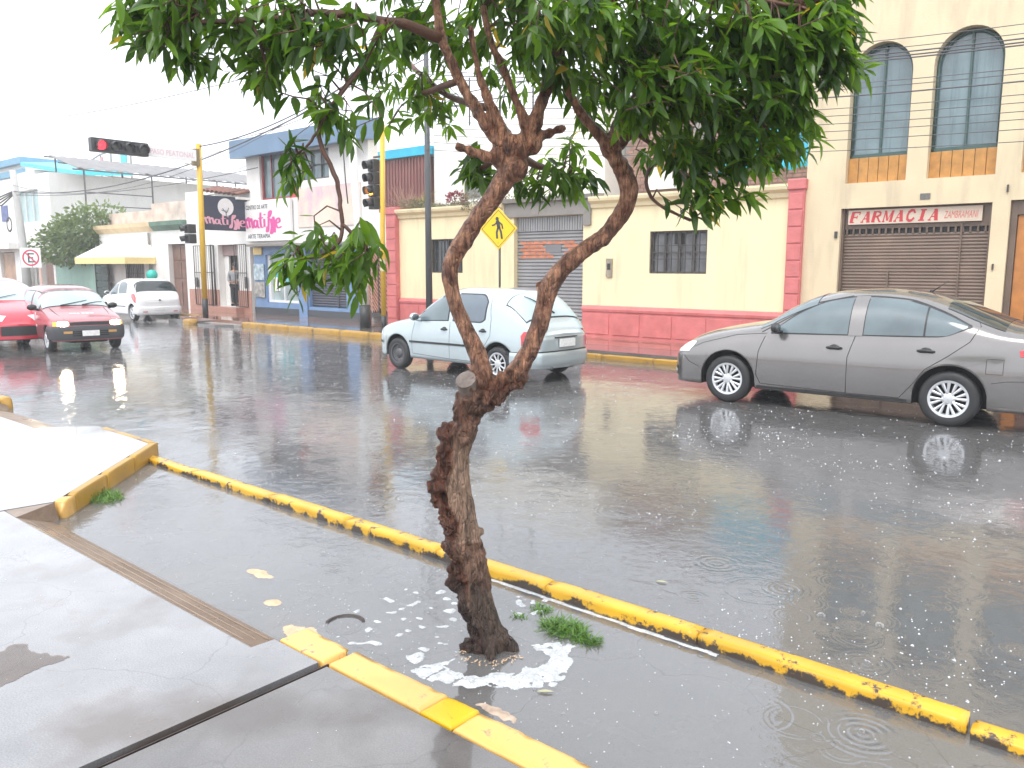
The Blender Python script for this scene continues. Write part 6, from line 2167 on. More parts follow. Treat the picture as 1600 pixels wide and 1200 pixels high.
for sd_ in (-1, 1):
    c.side_panel('window_surround', trim_m, r, sd_, (1.08, 1.72), [(1.08, .86), (1.72, .87)], [(1.08, .95), (1.3, 1.18), (1.45, 1.25), (1.72, 1.275)], off=.003)
    c.side_panel('front_side_window', gl_pale, r, sd_, (1.12, 1.70), [(1.12, .88), (1.7, .89)], [(1.12, .96), (1.3, 1.16), (1.45, 1.23), (1.70, 1.255)], off=.008)
    c.side_panel('window_surround', trim_m, r, sd_, (1.80, 2.50), [(1.8, .87), (2.5, .88)], [(1.8, 1.28), (2.4, 1.28), (2.5, 1.22)], off=.003)
    c.side_panel('rear_side_window', gl_pale, r, sd_, (1.82, 2.48), [(1.82, .89), (2.48, .90)], [(1.82, 1.26), (2.4, 1.26), (2.48, 1.20)], off=.008)
    c.seam(r, sd_, [(.98, .82), (.95, .3), (1.76, .28), (1.76, .86)], .007)
    c.seam(r, sd_, [(1.76, .28), (2.45, .28), (2.6, .6), (2.58, .88)], .007)
    c.seam(r, sd_, [(.9, .66), (3.0, .68)], .008)
    for (x, z) in ((1.25, .50), (1.95, .52), (1.35, .76), (2.05, .77)):
        c.side_panel('decal', mat('pale_decal', (.75, .6, .6), .5), r, sd_, (x, x + .10), [(x, z), (x + .1, z)], [(x, z + .05), (x + .1, z + .05)], off=.003, nx=2, nz=1, th=.002)
    mirror(c, r, 1.14, .93, sd_, trim_m)
    c.wrap('headlight', glow, r, 'front', sd_ * .40, sd_ * .60, lambda t: .612 - .05 * math.sqrt(max(0, 1 - ((abs(t) - .5) / .105) ** 2)), lambda t: .612 + .05 * math.sqrt(max(0, 1 - ((abs(t) - .5) / .105) ** 2)), off=.012, ns=14)
    c.wrap('indicator', amber_l, r, 'front', sd_ * .605, sd_ * .70, .565, .655, off=.011, ns=6)
    c.wrap('bumper_lamp', mat('orange_bumper_lamp', (.55, .3, .1), .3), r, 'front', sd_ * .34, sd_ * .50, .405, .455, off=.042, ns=6, th=.01)
    for hx in sp['hubs']:
        make_wheel(r, hx, sd_ * .625, .255, .17, 'plain', width=.14, side=sd_)
c.top_panel('windscreen_surround', trim_m, r, (.93, 1.40), math.radians(17), off=.003)
c.top_panel('windscreen', gl_pale, r, (.955, 1.375), math.radians(20), off=.009)
c.top_panel('sun_strip', mat('sun_strip_film', (.30, .20, .20), .3, var=.6, vscale=9), r, (1.31, 1.376), math.radians(20), off=.012, nx=3)
wiper(c, r, .94, .30, 1.06, -.25); wiper(c, r, .94, -.12, 1.06, -.55)
c.wrap('front_bumper', mat('grey_plastic_bumper', (.05, .052, .058), .45), r, 'front', -1.0, 1.0, .27, .555, off=.02, ns=40, nz=8, th=.05, bulge=.015)
c.wrap('grille', trim_m, r, 'front', -.385, .385, .575, .64, off=.006, ns=10)
for k in range(3):
    c.wrap('bumper_slot', under_m, r, 'front', -.34, .34, .345 + k * .042, .37 + k * .042, off=.042, ns=8, nz=1, th=.006)
c.wrap('number_plate', plate_m, r, 'front', -.02 - .14, .02 + .14, .345, .46, off=.055, ns=4, th=.02)
q = MB()
for k, (a, b) in enumerate(((-.20, -.13), (-.115, -.045), (-.03, .03), (.075, .12), (.135, .19), (.205, .26))):
    z0_, x0_ = .80, .38
    dz = (c.top(.46) - c.top(.38)) / .08
    q.add([(.38, a, c.top(.38) + .003), (.38, b, c.top(.38) + .003), (.45, b, c.top(.45) + .003), (.45, a, c.top(.45) + .003)], [(0, 1, 2, 3)])
q.build('bonnet_lettering', mat('pale_decal', (.75, .6, .6), .5), r, local=True)
q = MB()
for a in (-.42, .42):
    q.tube([(.88, a * 1.25, c.top(.88) - .012), (.5, a * 1.2, c.top(.5) - .006), (.1, a * 1.05, c.top(.1) - .006)], .004, 4)
q.build('bonnet_gap', seam_m, r, local=True)

# ---- modern red car at the left edge
sp = dict(L=3.9, hubs=(.8, 3.3), hubz=.30, arch=.36, sill=.22, floor=.2, wide=.55, tumble=.25, dome=.09,
          top=[(0, .55), (.08, .66), (.3, .80), (.8, .95), (1.0, 1.0), (1.45, 1.30), (1.8, 1.44), (2.3, 1.50), (3.0, 1.46), (3.4, 1.3), (3.7, 1.0), (3.9, .7)],
          belt=[(0, .46), (.15, .62), (.5, .76), (1.2, .88), (2.5, .93), (3.4, .95), (3.9, .6)],
          half=[(0, .50), (.06, .64), (.16, .74), (.4, .82), (.8, .85), (3.2, .85), (3.6, .80), (3.9, .62)],
          n=[(0, 2.3), (1, 2.5), (1.6, 3.2), (3.3, 3.4), (3.9, 2.6)])
c = Car(sp)
rd2 = car_paint('bright_red_paint', (0.58, 0.02, 0.045), rough=.25)
r = car_root('brighter red rounded hatchback partly hidden behind the small red car at the left edge', 'hatchback_car', -18.95, 6.18, -.10)
c.body([rd2, under_m], r)
for sd_ in (-1, 1):
    c.side_panel('side_window', gl_side, r, sd_, (1.35, 3.1), [(1.35, .91), (3.1, .97)], [(1.35, .95), (1.8, 1.28), (2.4, 1.38), (3.1, 1.3)], off=.006)
    mirror(c, r, 1.42, 1.0, sd_, rd2)
    c.wrap('headlight', hl_m, r, 'front', sd_ * .42, sd_ * 1.0, lambda t: .58 + .06 * abs(t), lambda t: .66 + .12 * abs(t), off=.008, ns=16)
    c.wrap('fog_recess', trim_m, r, 'front', sd_ * .46, sd_ * .70, .30, .40, off=.006)
    for hx in sp['hubs']:
        make_wheel(r, hx, sd_ * .76, .30, .20, 'alloy', side=sd_)
c.top_panel('windscreen', gl_pale, r, (1.03, 1.70), math.radians(18))
c.wrap('grille', trim_m, r, 'front', -.36, .36, .30, .50, off=.006)
wiper(c, r, 1.03, .35, 1.2, -.25)

# ---- white hatchback seen from behind
sp = dict(L=3.565, hubs=(.72, 3.10), hubz=.285, arch=.345, sill=.22, floor=.2, wide=.52, tumble=.22, dome=.04,
          top=[(0, .6), (.1, .72), (.5, .92), (.8, .99), (1.25, 1.33), (1.55, 1.48), (2.0, 1.54), (2.7, 1.53), (3.05, 1.49), (3.2, 1.42), (3.36, 1.12), (3.46, .98), (3.53, .86), (3.565, .78)],
          belt=[(0, .5), (.2, .7), (.8, .86), (1.6, .92), (2.6, .95), (3.2, .96), (3.42, .88), (3.5, .80), (3.565, .72)],
          half=[(0, .5), (.06, .64), (.2, .74), (.5, .79), (3.0, .795), (3.35, .785), (3.5, .76), (3.565, .70)],
          n=[(0, 2.4), (.9, 2.6), (1.5, 4.0), (3.2, 5.0), (3.565, 4.5)])
c = Car(sp)
wp = car_paint('white_car_paint', (0.80, 0.80, 0.80), rough=.3)
r = car_root('white hatchback stopped at the far kerb, seen from behind by the old house', 'hatchback_car', -29.05, 12.75, 3.083)
r.scale = (.93, .93, .89)
c.body([wp, under_m], r)
for sd_ in (-1, 1):
    c.side_panel('side_window', gl_side, r, sd_, (1.15, 1.85), [(1.15, .93), (1.85, .96)], [(1.15, .98), (1.5, 1.27), (1.85, 1.38)], off=.006)
    c.side_panel('side_window', gl_side, r, sd_, (1.95, 2.65), [(1.95, .97), (2.65, 1.0)], [(1.95, 1.40), (2.3, 1.41), (2.65, 1.33)], off=.006)
    c.seam(r, sd_, [(1.9, .93), (1.9, .3)], .008); c.seam(r, sd_, [(1.0, .5), (2.6, .52)], .03, m=trim_m, name='rub_strip', off=.008)
    mirror(c, r, 1.2, 1.0, sd_, wp)
    c.side_panel('tail_light', tail_m, r, sd_, (3.12, 3.44), [(3.12, .86), (3.3, .72), (3.44, .66)], [(3.12, .98), (3.3, 1.0), (3.44, .86)], off=.012, nx=12)
    c.wrap('reflector', tail_m, r, 'back', sd_ * .45, sd_ * .6, .33, .36, off=.05, ns=4, th=.01)
    for hx in sp['hubs']:
        make_wheel(r, hx, sd_ * .70, .285, .20, 'alloy', width=.16, side=sd_)
c.top_panel('rear_window', gl_dark, r, (3.15, 3.385), math.radians(17), off=.008)
c.top_panel('windscreen', gl_side, r, (.85, 1.45), math.radians(20))
c.wrap('rear_bumper', wp, r, 'back', -1.0, 1.0, .26, .52, off=.025, ns=36, nz=6, th=.05, bulge=.015)
c.wrap('number_plate', plate_m, r, 'back', -.2, .2, .39, .49, off=.05, ns=4, th=.02)
c.wrap('badge', steel_m, r, 'back', -.04, .04, .735, .80, off=.02, ns=3)
q = MB(); q.tube([(3.0, -.3, 1.5), (3.14, -.3, 1.6)], .006, 4); q.build('aerial', trim_m, r, local=True)

# ------------------------------------------------------------------ the tree
# centre lines (x, y, z, radius) in metres
TRUNK=[(-2.347,2.623,-0.065,0.1378),(-2.354,2.617,0.005,0.1135),(-2.372,2.602,0.094,0.1042),(-2.392,2.585,0.188,0.1008),(-2.409,2.57,0.296,0.0974),(-2.42,2.56,0.404,0.097),(-2.431,2.551,0.496,0.0908),(-2.444,2.54,0.587,0.0905),(-2.457,2.53,0.678,0.0902),(-2.467,2.521,0.768,0.0899),(-2.469,2.519,0.857,0.0809),(-2.46,2.527,0.931,0.0749),(-2.444,2.54,1.004,0.0775),(-2.43,2.552,1.077,0.083),(-2.413,2.567,1.144,0.0971),(-2.388,2.587,1.202,0.1082),(-2.367,2.606,1.242,0.1081)]
STUMP=[(-2.395,2.582,1.164,0.0742),(-2.396,2.542,1.218,0.0621),(-2.388,2.51,1.256,0.0531)]
LIMB_L=[(-2.38,2.595,1.202,0.0854),(-2.373,2.6,1.265,0.0739),(-2.388,2.588,1.351,0.0595),(-2.42,2.561,1.45,0.0508),(-2.443,2.541,1.521,0.045),(-2.464,2.523,1.59,0.0449),(-2.479,2.511,1.66,0.0475),(-2.48,2.51,1.729,0.0557),(-2.467,2.521,1.798,0.0584),(-2.439,2.544,1.858,0.0582),(-2.407,2.572,1.921,0.0553),(-2.377,2.597,1.984,0.0552),(-2.344,2.625,2.038,0.0578),(-2.314,2.65,2.097,0.0631),(-2.283,2.677,2.163,0.0657),(-2.264,2.693,2.217,0.071)]
LIMB_R=[(-2.352,2.619,1.185,0.0855),(-2.308,2.656,1.231,0.074),(-2.265,2.692,1.28,0.0653),(-2.232,2.72,1.346,0.0595),(-2.205,2.743,1.422,0.0593),(-2.184,2.761,1.499,0.0563),(-2.169,2.774,1.577,0.0561),(-2.155,2.786,1.655,0.0615),(-2.121,2.814,1.725,0.0585),(-2.075,2.853,1.785,0.0556),(-2.018,2.901,1.84,0.0527),(-1.966,2.946,1.892,0.0498),(-1.927,2.979,1.957,0.0525),(-1.901,3.001,2.022,0.0551),(-1.893,3.007,2.084,0.0577),(-1.913,2.99,2.151,0.0493),(-1.939,2.968,2.209,0.0492),(-1.955,2.955,2.262,0.0572)]
TWIGS=[[(-2.173,2.77,1.605,0.0336),(-2.178,2.766,1.655,0.0252),(-2.191,2.755,1.688,0.0195)],[(-2.277,2.682,2.171,0.0602),(-2.318,2.647,2.198,0.0383),(-2.377,2.597,2.224,0.0273),(-2.422,2.559,2.245,0.0246),(-2.46,2.527,2.261,0.0245)],[(-2.277,2.682,2.23,0.0601),(-2.329,2.638,2.296,0.0408),(-2.376,2.598,2.374,0.0326),(-2.411,2.568,2.452,0.0297),(-2.446,2.539,2.53,0.0296),(-2.472,2.517,2.607,0.0269),(-2.502,2.491,2.696,0.0268),(-2.517,2.478,2.823,0.024),(-2.53,2.468,2.998,0.0211)],[(-2.277,2.682,2.243,0.0436),(-2.308,2.656,2.322,0.0353),(-2.343,2.626,2.414,0.0244),(-2.376,2.598,2.517,0.0216),(-2.396,2.581,2.62,0.0188),(-2.41,2.569,2.747,0.016)],[(-2.252,2.703,2.243,0.0546),(-2.223,2.728,2.309,0.0435),(-2.198,2.749,2.375,0.038),(-2.178,2.766,2.453,0.0324),(-2.162,2.779,2.523,0.0323),(-2.15,2.789,2.608,0.0242),(-2.139,2.799,2.723,0.0214),(-2.132,2.805,2.949,0.0185)],[(-2.227,2.724,2.335,0.0326),(-2.252,2.703,2.414,0.0244),(-2.287,2.673,2.517,0.0216),(-2.322,2.643,2.62,0.0215),(-2.349,2.621,2.697,0.0187),(-2.369,2.604,2.823,0.016)],[(-2.246,2.708,2.27,0.0382),(-2.184,2.761,2.304,0.0272),(-2.136,2.802,2.325,0.0217),(-2.103,2.83,2.341,0.0163)],[(-1.965,2.946,2.27,0.0436),(-2.018,2.902,2.341,0.0299),(-2.064,2.862,2.414,0.0244),(-2.096,2.835,2.492,0.0216),(-2.113,2.821,2.595,0.0188),(-2.131,2.806,2.748,0.016)],[(-1.948,2.96,2.27,0.0436),(-1.935,2.972,2.349,0.0326),(-1.895,3.006,2.428,0.0244),(-1.856,3.039,2.518,0.0216),(-1.827,3.063,2.647,0.0188),(-1.811,3.077,2.824,0.016)],[(-1.944,2.964,2.262,0.0327),(-1.893,3.007,2.323,0.0299),(-1.822,3.068,2.362,0.0244),(-1.719,3.155,2.402,0.019),(-1.596,3.26,2.428,0.0162),(-1.474,3.363,2.493,0.0135),(-1.354,3.465,2.571,0.0108)],[(-1.894,3.007,2.336,0.019),(-1.841,3.052,2.289,0.0109),(-1.777,3.106,2.231,0.0096),(-1.718,3.156,2.183,0.0082)],[(-1.719,3.155,2.402,0.0163),(-1.615,3.244,2.363,0.0136),(-1.489,3.351,2.311,0.0109),(-1.384,3.439,2.285,0.0082)],[(-1.798,3.088,2.231,0.0109),(-1.837,3.055,2.111,0.0082),(-1.793,3.092,2.017,0.0069),(-1.687,3.183,1.95,0.0069)],[(-2.502,2.491,2.696,0.0241),(-2.525,2.333,2.717,0.0207),(-2.562,2.164,2.711,0.0175),(-2.627,1.97,2.703,0.0145),(-2.684,1.783,2.649,0.0117),(-2.749,1.59,2.607,0.0091),(-2.889,1.472,2.596,0.0068)],[(-2.524,2.196,2.699,0.0151),(-2.534,2.12,2.566,0.0112),(-2.569,2.051,2.453,0.0099),(-2.612,1.989,2.349,0.0099),(-2.647,1.961,2.27,0.0094),(-2.624,1.982,2.162,0.0095),(-2.599,2.006,2.077,0.0095),(-2.594,2.011,1.992,0.0088),(-2.589,2.017,1.918,0.0088),(-2.605,2.005,1.843,0.0076),(-2.661,1.958,1.793,0.0063),(-2.758,1.876,1.78,0.0051)],[(-2.647,1.961,2.27,0.0074),(-2.683,1.931,2.215,0.005),(-2.727,1.895,2.174,0.005)],[(-2.589,2.017,1.918,0.0076),(-2.543,2.057,1.856,0.0063),(-2.515,2.081,1.806,0.0051)],[(-2.135,2.802,2.748,0.0187),(-1.893,2.73,2.759,0.015),(-1.667,2.782,2.796,0.0121),(-1.433,2.841,2.739,0.0093),(-1.2,3.04,2.696,0.0094)],[(-2.446,2.539,2.53,0.0162),(-2.599,2.546,2.513,0.0139),(-2.739,2.563,2.507,0.0114)],[(-2.331,2.772,2.23,0.0225),(-2.395,3.054,2.215,0.0151),(-2.393,3.256,2.194,0.0094)],[(-2.365,2.743,2.244,0.0197),(-2.556,2.85,2.228,0.0149),(-2.671,2.887,2.197,0.0122)],[(-2.343,2.626,2.414,0.0163),(-2.704,2.73,2.529,0.0147),(-2.993,2.761,2.72,0.0124)]]
BLOBS=[(-2.946,1.422,2.639,0.102,0.102,14),(-2.919,1.448,2.532,0.103,0.091,11),(-2.818,1.531,2.618,0.136,0.113,24),(-2.857,1.571,2.524,0.116,0.07,10),(-2.724,1.751,2.582,0.141,0.118,34),(-2.712,1.764,2.452,0.09,0.071,13),(-2.625,1.835,2.582,0.094,0.106,18),(-2.718,1.753,2.693,0.211,0.094,26),(-2.591,2.001,2.68,0.146,0.097,22),(-2.577,2.015,2.553,0.086,0.061,7),(-2.602,1.997,2.354,0.074,0.074,7),(-2.549,2.044,2.271,0.069,0.05,6),(-2.545,2.179,2.616,0.088,0.101,9),(-2.637,1.966,2.448,0.034,0.061,3),(-2.659,2.221,2.494,0.078,0.078,5),(-2.732,1.89,2.174,0.055,0.045,4),(-2.735,1.889,2.101,0.055,0.063,4),(-2.758,1.876,1.78,0.081,0.051,6),(-2.678,1.942,1.843,0.101,0.076,11),(-2.581,2.024,1.856,0.101,0.076,10),(-2.623,1.991,1.755,0.14,0.071,13),(-2.506,2.089,1.781,0.071,0.064,5),(-2.703,1.924,1.692,0.077,0.038,4),(-2.577,2.031,1.692,0.064,0.031,3),(-2.816,2.634,2.529,0.162,0.118,18),(-2.76,2.548,2.753,0.17,0.142,26),(-2.63,2.659,2.807,0.198,0.141,34),(-2.683,2.877,2.197,0.098,0.086,14),(-2.612,2.936,2.152,0.067,0.055,5),(-2.426,3.094,2.182,0.168,0.098,20),(-2.358,3.287,2.194,0.157,0.088,17),(-2.42,3.237,2.301,0.156,0.078,8),(-2.472,3.054,2.107,0.055,0.055,3),(-2.85,2.876,2.481,0.124,0.093,8),(-2.367,2.744,2.778,0.192,0.165,40),(-2.155,2.785,2.697,0.161,0.187,42),(-2.547,3.0,2.58,0.166,0.136,8),(-2.255,3.11,2.53,0.147,0.147,20),(-1.924,2.565,2.704,0.218,0.145,40),(-1.834,2.782,2.641,0.176,0.201,60),(-1.681,2.912,2.641,0.201,0.176,70),(-1.689,2.839,2.414,0.175,0.125,52),(-1.512,2.92,2.45,0.196,0.147,66),(-1.367,3.04,2.614,0.195,0.17,70),(-1.181,3.128,2.622,0.167,0.132,48),(-1.324,3.08,2.427,0.172,0.123,45),(-1.105,3.195,2.532,0.096,0.096,16),(-1.167,3.208,2.706,0.145,0.097,30),(-1.557,3.021,2.277,0.192,0.102,34),(-1.379,3.104,2.282,0.151,0.096,24),(-1.236,3.156,2.321,0.069,0.069,8),(-1.593,2.992,2.148,0.116,0.077,15),(-1.437,3.125,2.158,0.116,0.067,11),(-1.3,3.172,2.209,0.071,0.051,5),(-1.737,3.14,2.297,0.109,0.095,12),(-1.512,3.062,2.053,0.088,0.041,6),(-1.6,2.988,1.997,0.067,0.031,5),(-1.947,3.232,2.231,0.064,0.052,3),(-1.473,3.095,2.053,0.078,0.052,6),(-2.707,2.037,2.921,0.397,0.124,40),(-2.378,2.596,3.023,0.422,0.158,60),(-1.876,3.022,3.049,0.422,0.158,70),(-1.345,3.193,2.924,0.322,0.149,50),(-2.89,1.605,2.802,0.256,0.093,26)]
bark = bpy.data.materials.new('wet_bark')
bark.use_nodes = True
n, l = bark.node_tree.nodes, bark.node_tree.links
b = n['Principled BSDF']
tc = n.new('ShaderNodeTexCoord')
mg = n.new('ShaderNodeMapping'); mg.inputs['Scale'].default_value = (1, 1, .22)
l.new(tc.outputs['Object'], mg.inputs[0])
nz = n.new('ShaderNodeTexNoise'); nz.inputs['Scale'].default_value = 42; nz.inputs['Detail'].default_value = 8; nz.inputs['Roughness'].default_value = .7
l.new(mg.outputs[0], nz.inputs['Vector'])
n2 = n.new('ShaderNodeTexNoise'); n2.inputs['Scale'].default_value = 7; n2.inputs['Detail'].default_value = 5
l.new(tc.outputs['Object'], n2.inputs['Vector'])
at = n.new('ShaderNodeAttribute'); at.attribute_name = 'rough_bark'
a2 = n.new('ShaderNodeAttribute'); a2.attribute_name = 'limb'
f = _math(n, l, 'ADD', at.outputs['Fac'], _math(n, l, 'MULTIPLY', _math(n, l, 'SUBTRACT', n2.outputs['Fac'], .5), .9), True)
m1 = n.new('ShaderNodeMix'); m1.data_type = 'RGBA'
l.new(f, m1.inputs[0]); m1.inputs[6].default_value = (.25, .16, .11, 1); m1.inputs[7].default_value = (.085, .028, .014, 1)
m2 = n.new('ShaderNodeMix'); m2.data_type = 'RGBA'
l.new(a2.outputs['Fac'], m2.inputs[0]); l.new(m1.outputs[2], m2.inputs[6]); lc = n.new('ShaderNodeMix'); lc.data_type = 'RGBA'
n3 = n.new('ShaderNodeTexNoise'); n3.inputs['Scale'].default_value = 16; n3.inputs['Detail'].default_value = 6; n3.inputs['Roughness'].default_value = .65
l.new(tc.outputs['Object'], n3.inputs['Vector'])
lr = n.new('ShaderNodeMapRange'); lr.inputs[1].default_value = .40; lr.inputs[2].default_value = .60
l.new(n3.outputs['Fac'], lr.inputs[0]); l.new(lr.outputs[0], lc.inputs[0])
lc.inputs[6].default_value = (.13, .05, .028, 1); lc.inputs[7].default_value = (.36, .18, .105, 1)
l.new(lc.outputs[2], m2.inputs[7])
a3 = n.new('ShaderNodeAttribute'); a3.attribute_name = 'soaked'
m2b = n.new('ShaderNodeMix'); m2b.data_type = 'RGBA'
l.new(a3.outputs['Fac'], m2b.inputs[0]); l.new(m2.outputs[2], m2b.inputs[6]); m2b.inputs[7].default_value = (.03, .019, .015, 1)
mr = n.new('ShaderNodeMapRange'); mr.inputs[1].default_value = .3; mr.inputs[2].default_value = .7; mr.inputs[1].default_value = .36; mr.inputs[2].default_value = .64; mr.inputs[3].default_value = .30; mr.inputs[4].default_value = 1.75
l.new(nz.outputs['Fac'], mr.inputs[0])
m3 = n.new('ShaderNodeMix'); m3.data_type = 'RGBA'; m3.blend_type = 'MULTIPLY'; m3.inputs[0].default_value = 1
l.new(m2b.outputs[2], m3.inputs[6]); l.new(mr.outputs[0], m3.inputs[7])
l.new(m3.outputs[2], b.inputs['Base Color'])
rr_n = n.new('ShaderNodeMapRange'); rr_n.inputs[1].default_value = .35; rr_n.inputs[2].default_value = .65; rr_n.inputs[3].default_value = .22; rr_n.inputs[4].default_value = .6
l.new(n2.outputs['Fac'], rr_n.inputs[0]); l.new(rr_n.outputs[0], b.inputs['Roughness'])
vc = n.new('ShaderNodeTexVoronoi'); vc.feature = 'DISTANCE_TO_EDGE'; vc.inputs['Scale'].default_value = 55
l.new(mg.outputs[0], vc.inputs['Vector'])
vr_ = n.new('ShaderNodeMapRange'); vr_.inputs[2].default_value = .12; l.new(vc.outputs['Distance'], vr_.inputs[0])
bp = n.new('ShaderNodeBump'); bp.inputs['Strength'].default_value = 1.0; bp.inputs['Distance'].default_value = .03
l.new(_math(n, l, 'ADD', nz.outputs['Fac'], _math(n, l, 'MULTIPLY', vr_.outputs[0], .22)), bp.inputs['Height']); l.new(bp.outputs[0], b.inputs['Normal'])
cutw = mat('cut_wood', (.20, .16, .14), .6, var=.35, vscale=22, dirt=(.07, .05, .04), dirt_amt=.8, dscale=14)

tree = thing('street_tree', 'gnarled forked street tree with knobbly wet brown trunk standing in the flooded verge', 'tree', (-2.35, 2.62, 0))
TL = Vector((-2.35, 2.62, 0))
RT = Vector((math.cos(YAW), math.sin(YAW), 0))       # sideways axis of the trunk's rough flank
RTv = Vector((math.cos(YAW), math.sin(YAW), 0))
q = MB(); q.smooth = True
def fat(line, seg=24, sub=5):
    P = catmull(line, sub)
    q.tube([p[:3] for p in P], [max(p[3], .003) for p in P], seg)
sl = lambda L_, k: [(a_, b_, c_, d_ * k) for (a_, b_, c_, d_) in L_]
fat(sl(TRUNK, .74)); fat(sl(STUMP, .78), 20, 4); fat(sl(LIMB_L, .70), 18); fat(sl(LIMB_R, .70), 18)
for tw in TWIGS[:9]:
    fat(sl(tw, .78), 12)
for (P_, o_, rr_) in ((LIMB_L[-1], (0, 0, .03), .085), (LIMB_L[-1], (.05, .04, .05), .06), (LIMB_L[-1], (-.06, -.03, .02), .05), (LIMB_L[-2], (.03, 0, 0), .075), (LIMB_R[-1], (0, 0, .0), .068), (LIMB_R[-1], (.03, .02, .05), .05)):
    q.ball((P_[0] + o_[0], P_[1] + o_[1], P_[2] + o_[2]), rr_ * .76, 12, 8)
# root flare
for a in range(5):
    an = a * 2 * PI / 5 + .4
    q.tube([(-2.35, 2.62, .10), (-2.35 + .10 * math.cos(an), 2.62 + .10 * math.sin(an), .02), (-2.35 + .17 * math.cos(an), 2.62 + .15 * math.sin(an), -.06)], [.035, .03, .01], 10)
# burls on the left flank, along the trunk
brl = random.Random(4)
TC = catmull(TRUNK, 6)
for (zz, off, rr) in ((.30, -.085, .045), (.38, -.07, .05), (.46, -.08, .055), (.54, -.075, .048), (.60, -.085, .06), (.67, -.08, .055), (.73, -.09, .055), (.79, -.085, .062), (.84, -.075, .05), (.93, -.06, .045), (.98, -.055, .055), (1.03, -.05, .05),
                      (.53, .085, .035), (1.10, -.03, .06), (1.15, .03, .05), (1.20, .06, .05), (.42, .06, .04), (.35, .02, .05), (1.0, .02, .05)):
    p = min(TC, key=lambda t: abs(t[2] - zz))
    for k in range(2):
        cc = Vector(p[:3]) + RTv * off * (.62 + .2 * k) + Vector((brl.uniform(-.02, .02), -.03 * brl.random() , brl.uniform(-.03, .03)))
        q.ball(cc, rr * (.85 - .2 * k), 12, 8, (1, 1, brl.uniform(.8, 1.3)))
tmp = q.build('tmp', bark, None)
rm = tmp.modifiers.new('r', 'REMESH'); rm.mode = 'VOXEL'; rm.voxel_size = .0065
sm_ = tmp.modifiers.new('s', 'SMOOTH'); sm_.iterations = 3; sm_.factor = .5
dg = bpy.context.evaluated_depsgraph_get()
me = bpy.data.meshes.new_from_object(tmp.evaluated_get(dg))
bpy.data.objects.remove(tmp)
me.name = 'trunk'
me.materials.clear(); me.materials.append(bark)
nv_ = len(me.vertices)
co = np.empty(nv_ * 3); me.vertices.foreach_get('co', co); co = co.reshape(-1, 3)
no = np.empty(nv_ * 3); me.vertices.foreach_get('normal', no); no = no.reshape(-1, 3)
TCa = np.array(TC)
rb, lb, sk, dsp = np.zeros(nv_), np.zeros(nv_), np.zeros(nv_), np.zeros(nv_)
rtv = np.array(RTv)
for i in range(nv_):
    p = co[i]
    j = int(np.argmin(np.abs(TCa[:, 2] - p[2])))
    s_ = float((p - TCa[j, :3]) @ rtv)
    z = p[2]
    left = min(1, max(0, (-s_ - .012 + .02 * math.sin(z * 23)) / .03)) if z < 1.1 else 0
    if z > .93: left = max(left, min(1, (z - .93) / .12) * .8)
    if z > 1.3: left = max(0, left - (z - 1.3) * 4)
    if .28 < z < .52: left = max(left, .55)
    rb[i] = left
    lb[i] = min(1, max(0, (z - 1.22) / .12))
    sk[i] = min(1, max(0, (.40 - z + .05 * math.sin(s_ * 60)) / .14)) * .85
    v = Vector(p)
    nA = noise.noise(Vector((p[0] * 14, p[1] * 14, p[2] * 11)))
    nB = noise.noise(Vector((p[0] * 38, p[1] * 38, p[2] * 24)))
    nC = noise.noise(Vector((p[0] * 60, p[1] * 60, p[2] * 9)))
    am = .25 + .9 * rb[i]
    nD = noise.noise(Vector((p[0] * 85, p[1] * 85, p[2] * 60)))
    dsp[i] = am * (.022 * nA + .020 * nB + .009 * nD * rb[i]) + .0055 * nC * (1 - .4 * rb[i])
    if z > 1.3: dsp[i] = .006 * nA + .0025 * nB + .003 * nC + (.007 * nB if 2.15 < z < 2.5 else 0)
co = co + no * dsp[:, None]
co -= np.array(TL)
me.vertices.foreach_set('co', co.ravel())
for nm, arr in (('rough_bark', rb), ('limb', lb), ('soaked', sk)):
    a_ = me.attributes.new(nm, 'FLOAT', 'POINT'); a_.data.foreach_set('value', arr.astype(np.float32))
me.polygons.foreach_set('use_smooth', [True] * len(me.polygons))
me.update()
tr = bpy.data.objects.new('trunk', me); C.objects.link(tr); tr.parent = tree
# sawn stump face
sp_ = Vector(STUMP[-1][:3]); sdir = (Vector(STUMP[-1][:3]) - Vector(STUMP[0][:3])).normalized()
sdir = (sdir + Vector((.35, -.45, .35))).normalized()
q = MB(); q.tube([sp_ - sdir * .06, sp_ + sdir * .016], [.052, .045], 20, flat=True); q.build('sawn_stub', [cutw], tree)
for tw in [TWIGS[k_] for k_ in range(9, len(TWIGS))]:
    q = MB(); q.smooth = True
    P = catmull(tw, 5)
    pts = []
    for k, p in enumerate(P):
        a = .012 if p[3] > .02 else .006
        pts.append((p[0] + noise.noise(Vector((p[0] * 9, k * .4, 0))) * a, p[1] + noise.noise(Vector((p[1] * 9, k * .4, 5))) * a, p[2] + noise.noise(Vector((p[2] * 9, k * .4, 9))) * a))
    q.tube(pts, [max(p[3] * (1 + .18 * noise.noise(Vector((k * .9, p[0] * 8, 3)))), .003) for k, p in enumerate(P)], 12 if tw[0][3] > .03 else 7)
    q.build('branch', bark_twig, tree)

leafm = leaf_mat('wet_green_leaf', (.026, .070, .012), (.17, .32, .035), rough=.24, trans=.46)
R = random.Random(21)
TWP = np.array([p[:3] for tw in TWIGS for p in catmull(tw, 3)])
items, twig_mb = [], MB()
rt3 = np.array([math.cos(YAW), math.sin(YAW), 0]); fw3 = np.array([-math.sin(YAW), math.cos(YAW), 0])
ctr = np.array([-2.3, 2.7, 3.2])
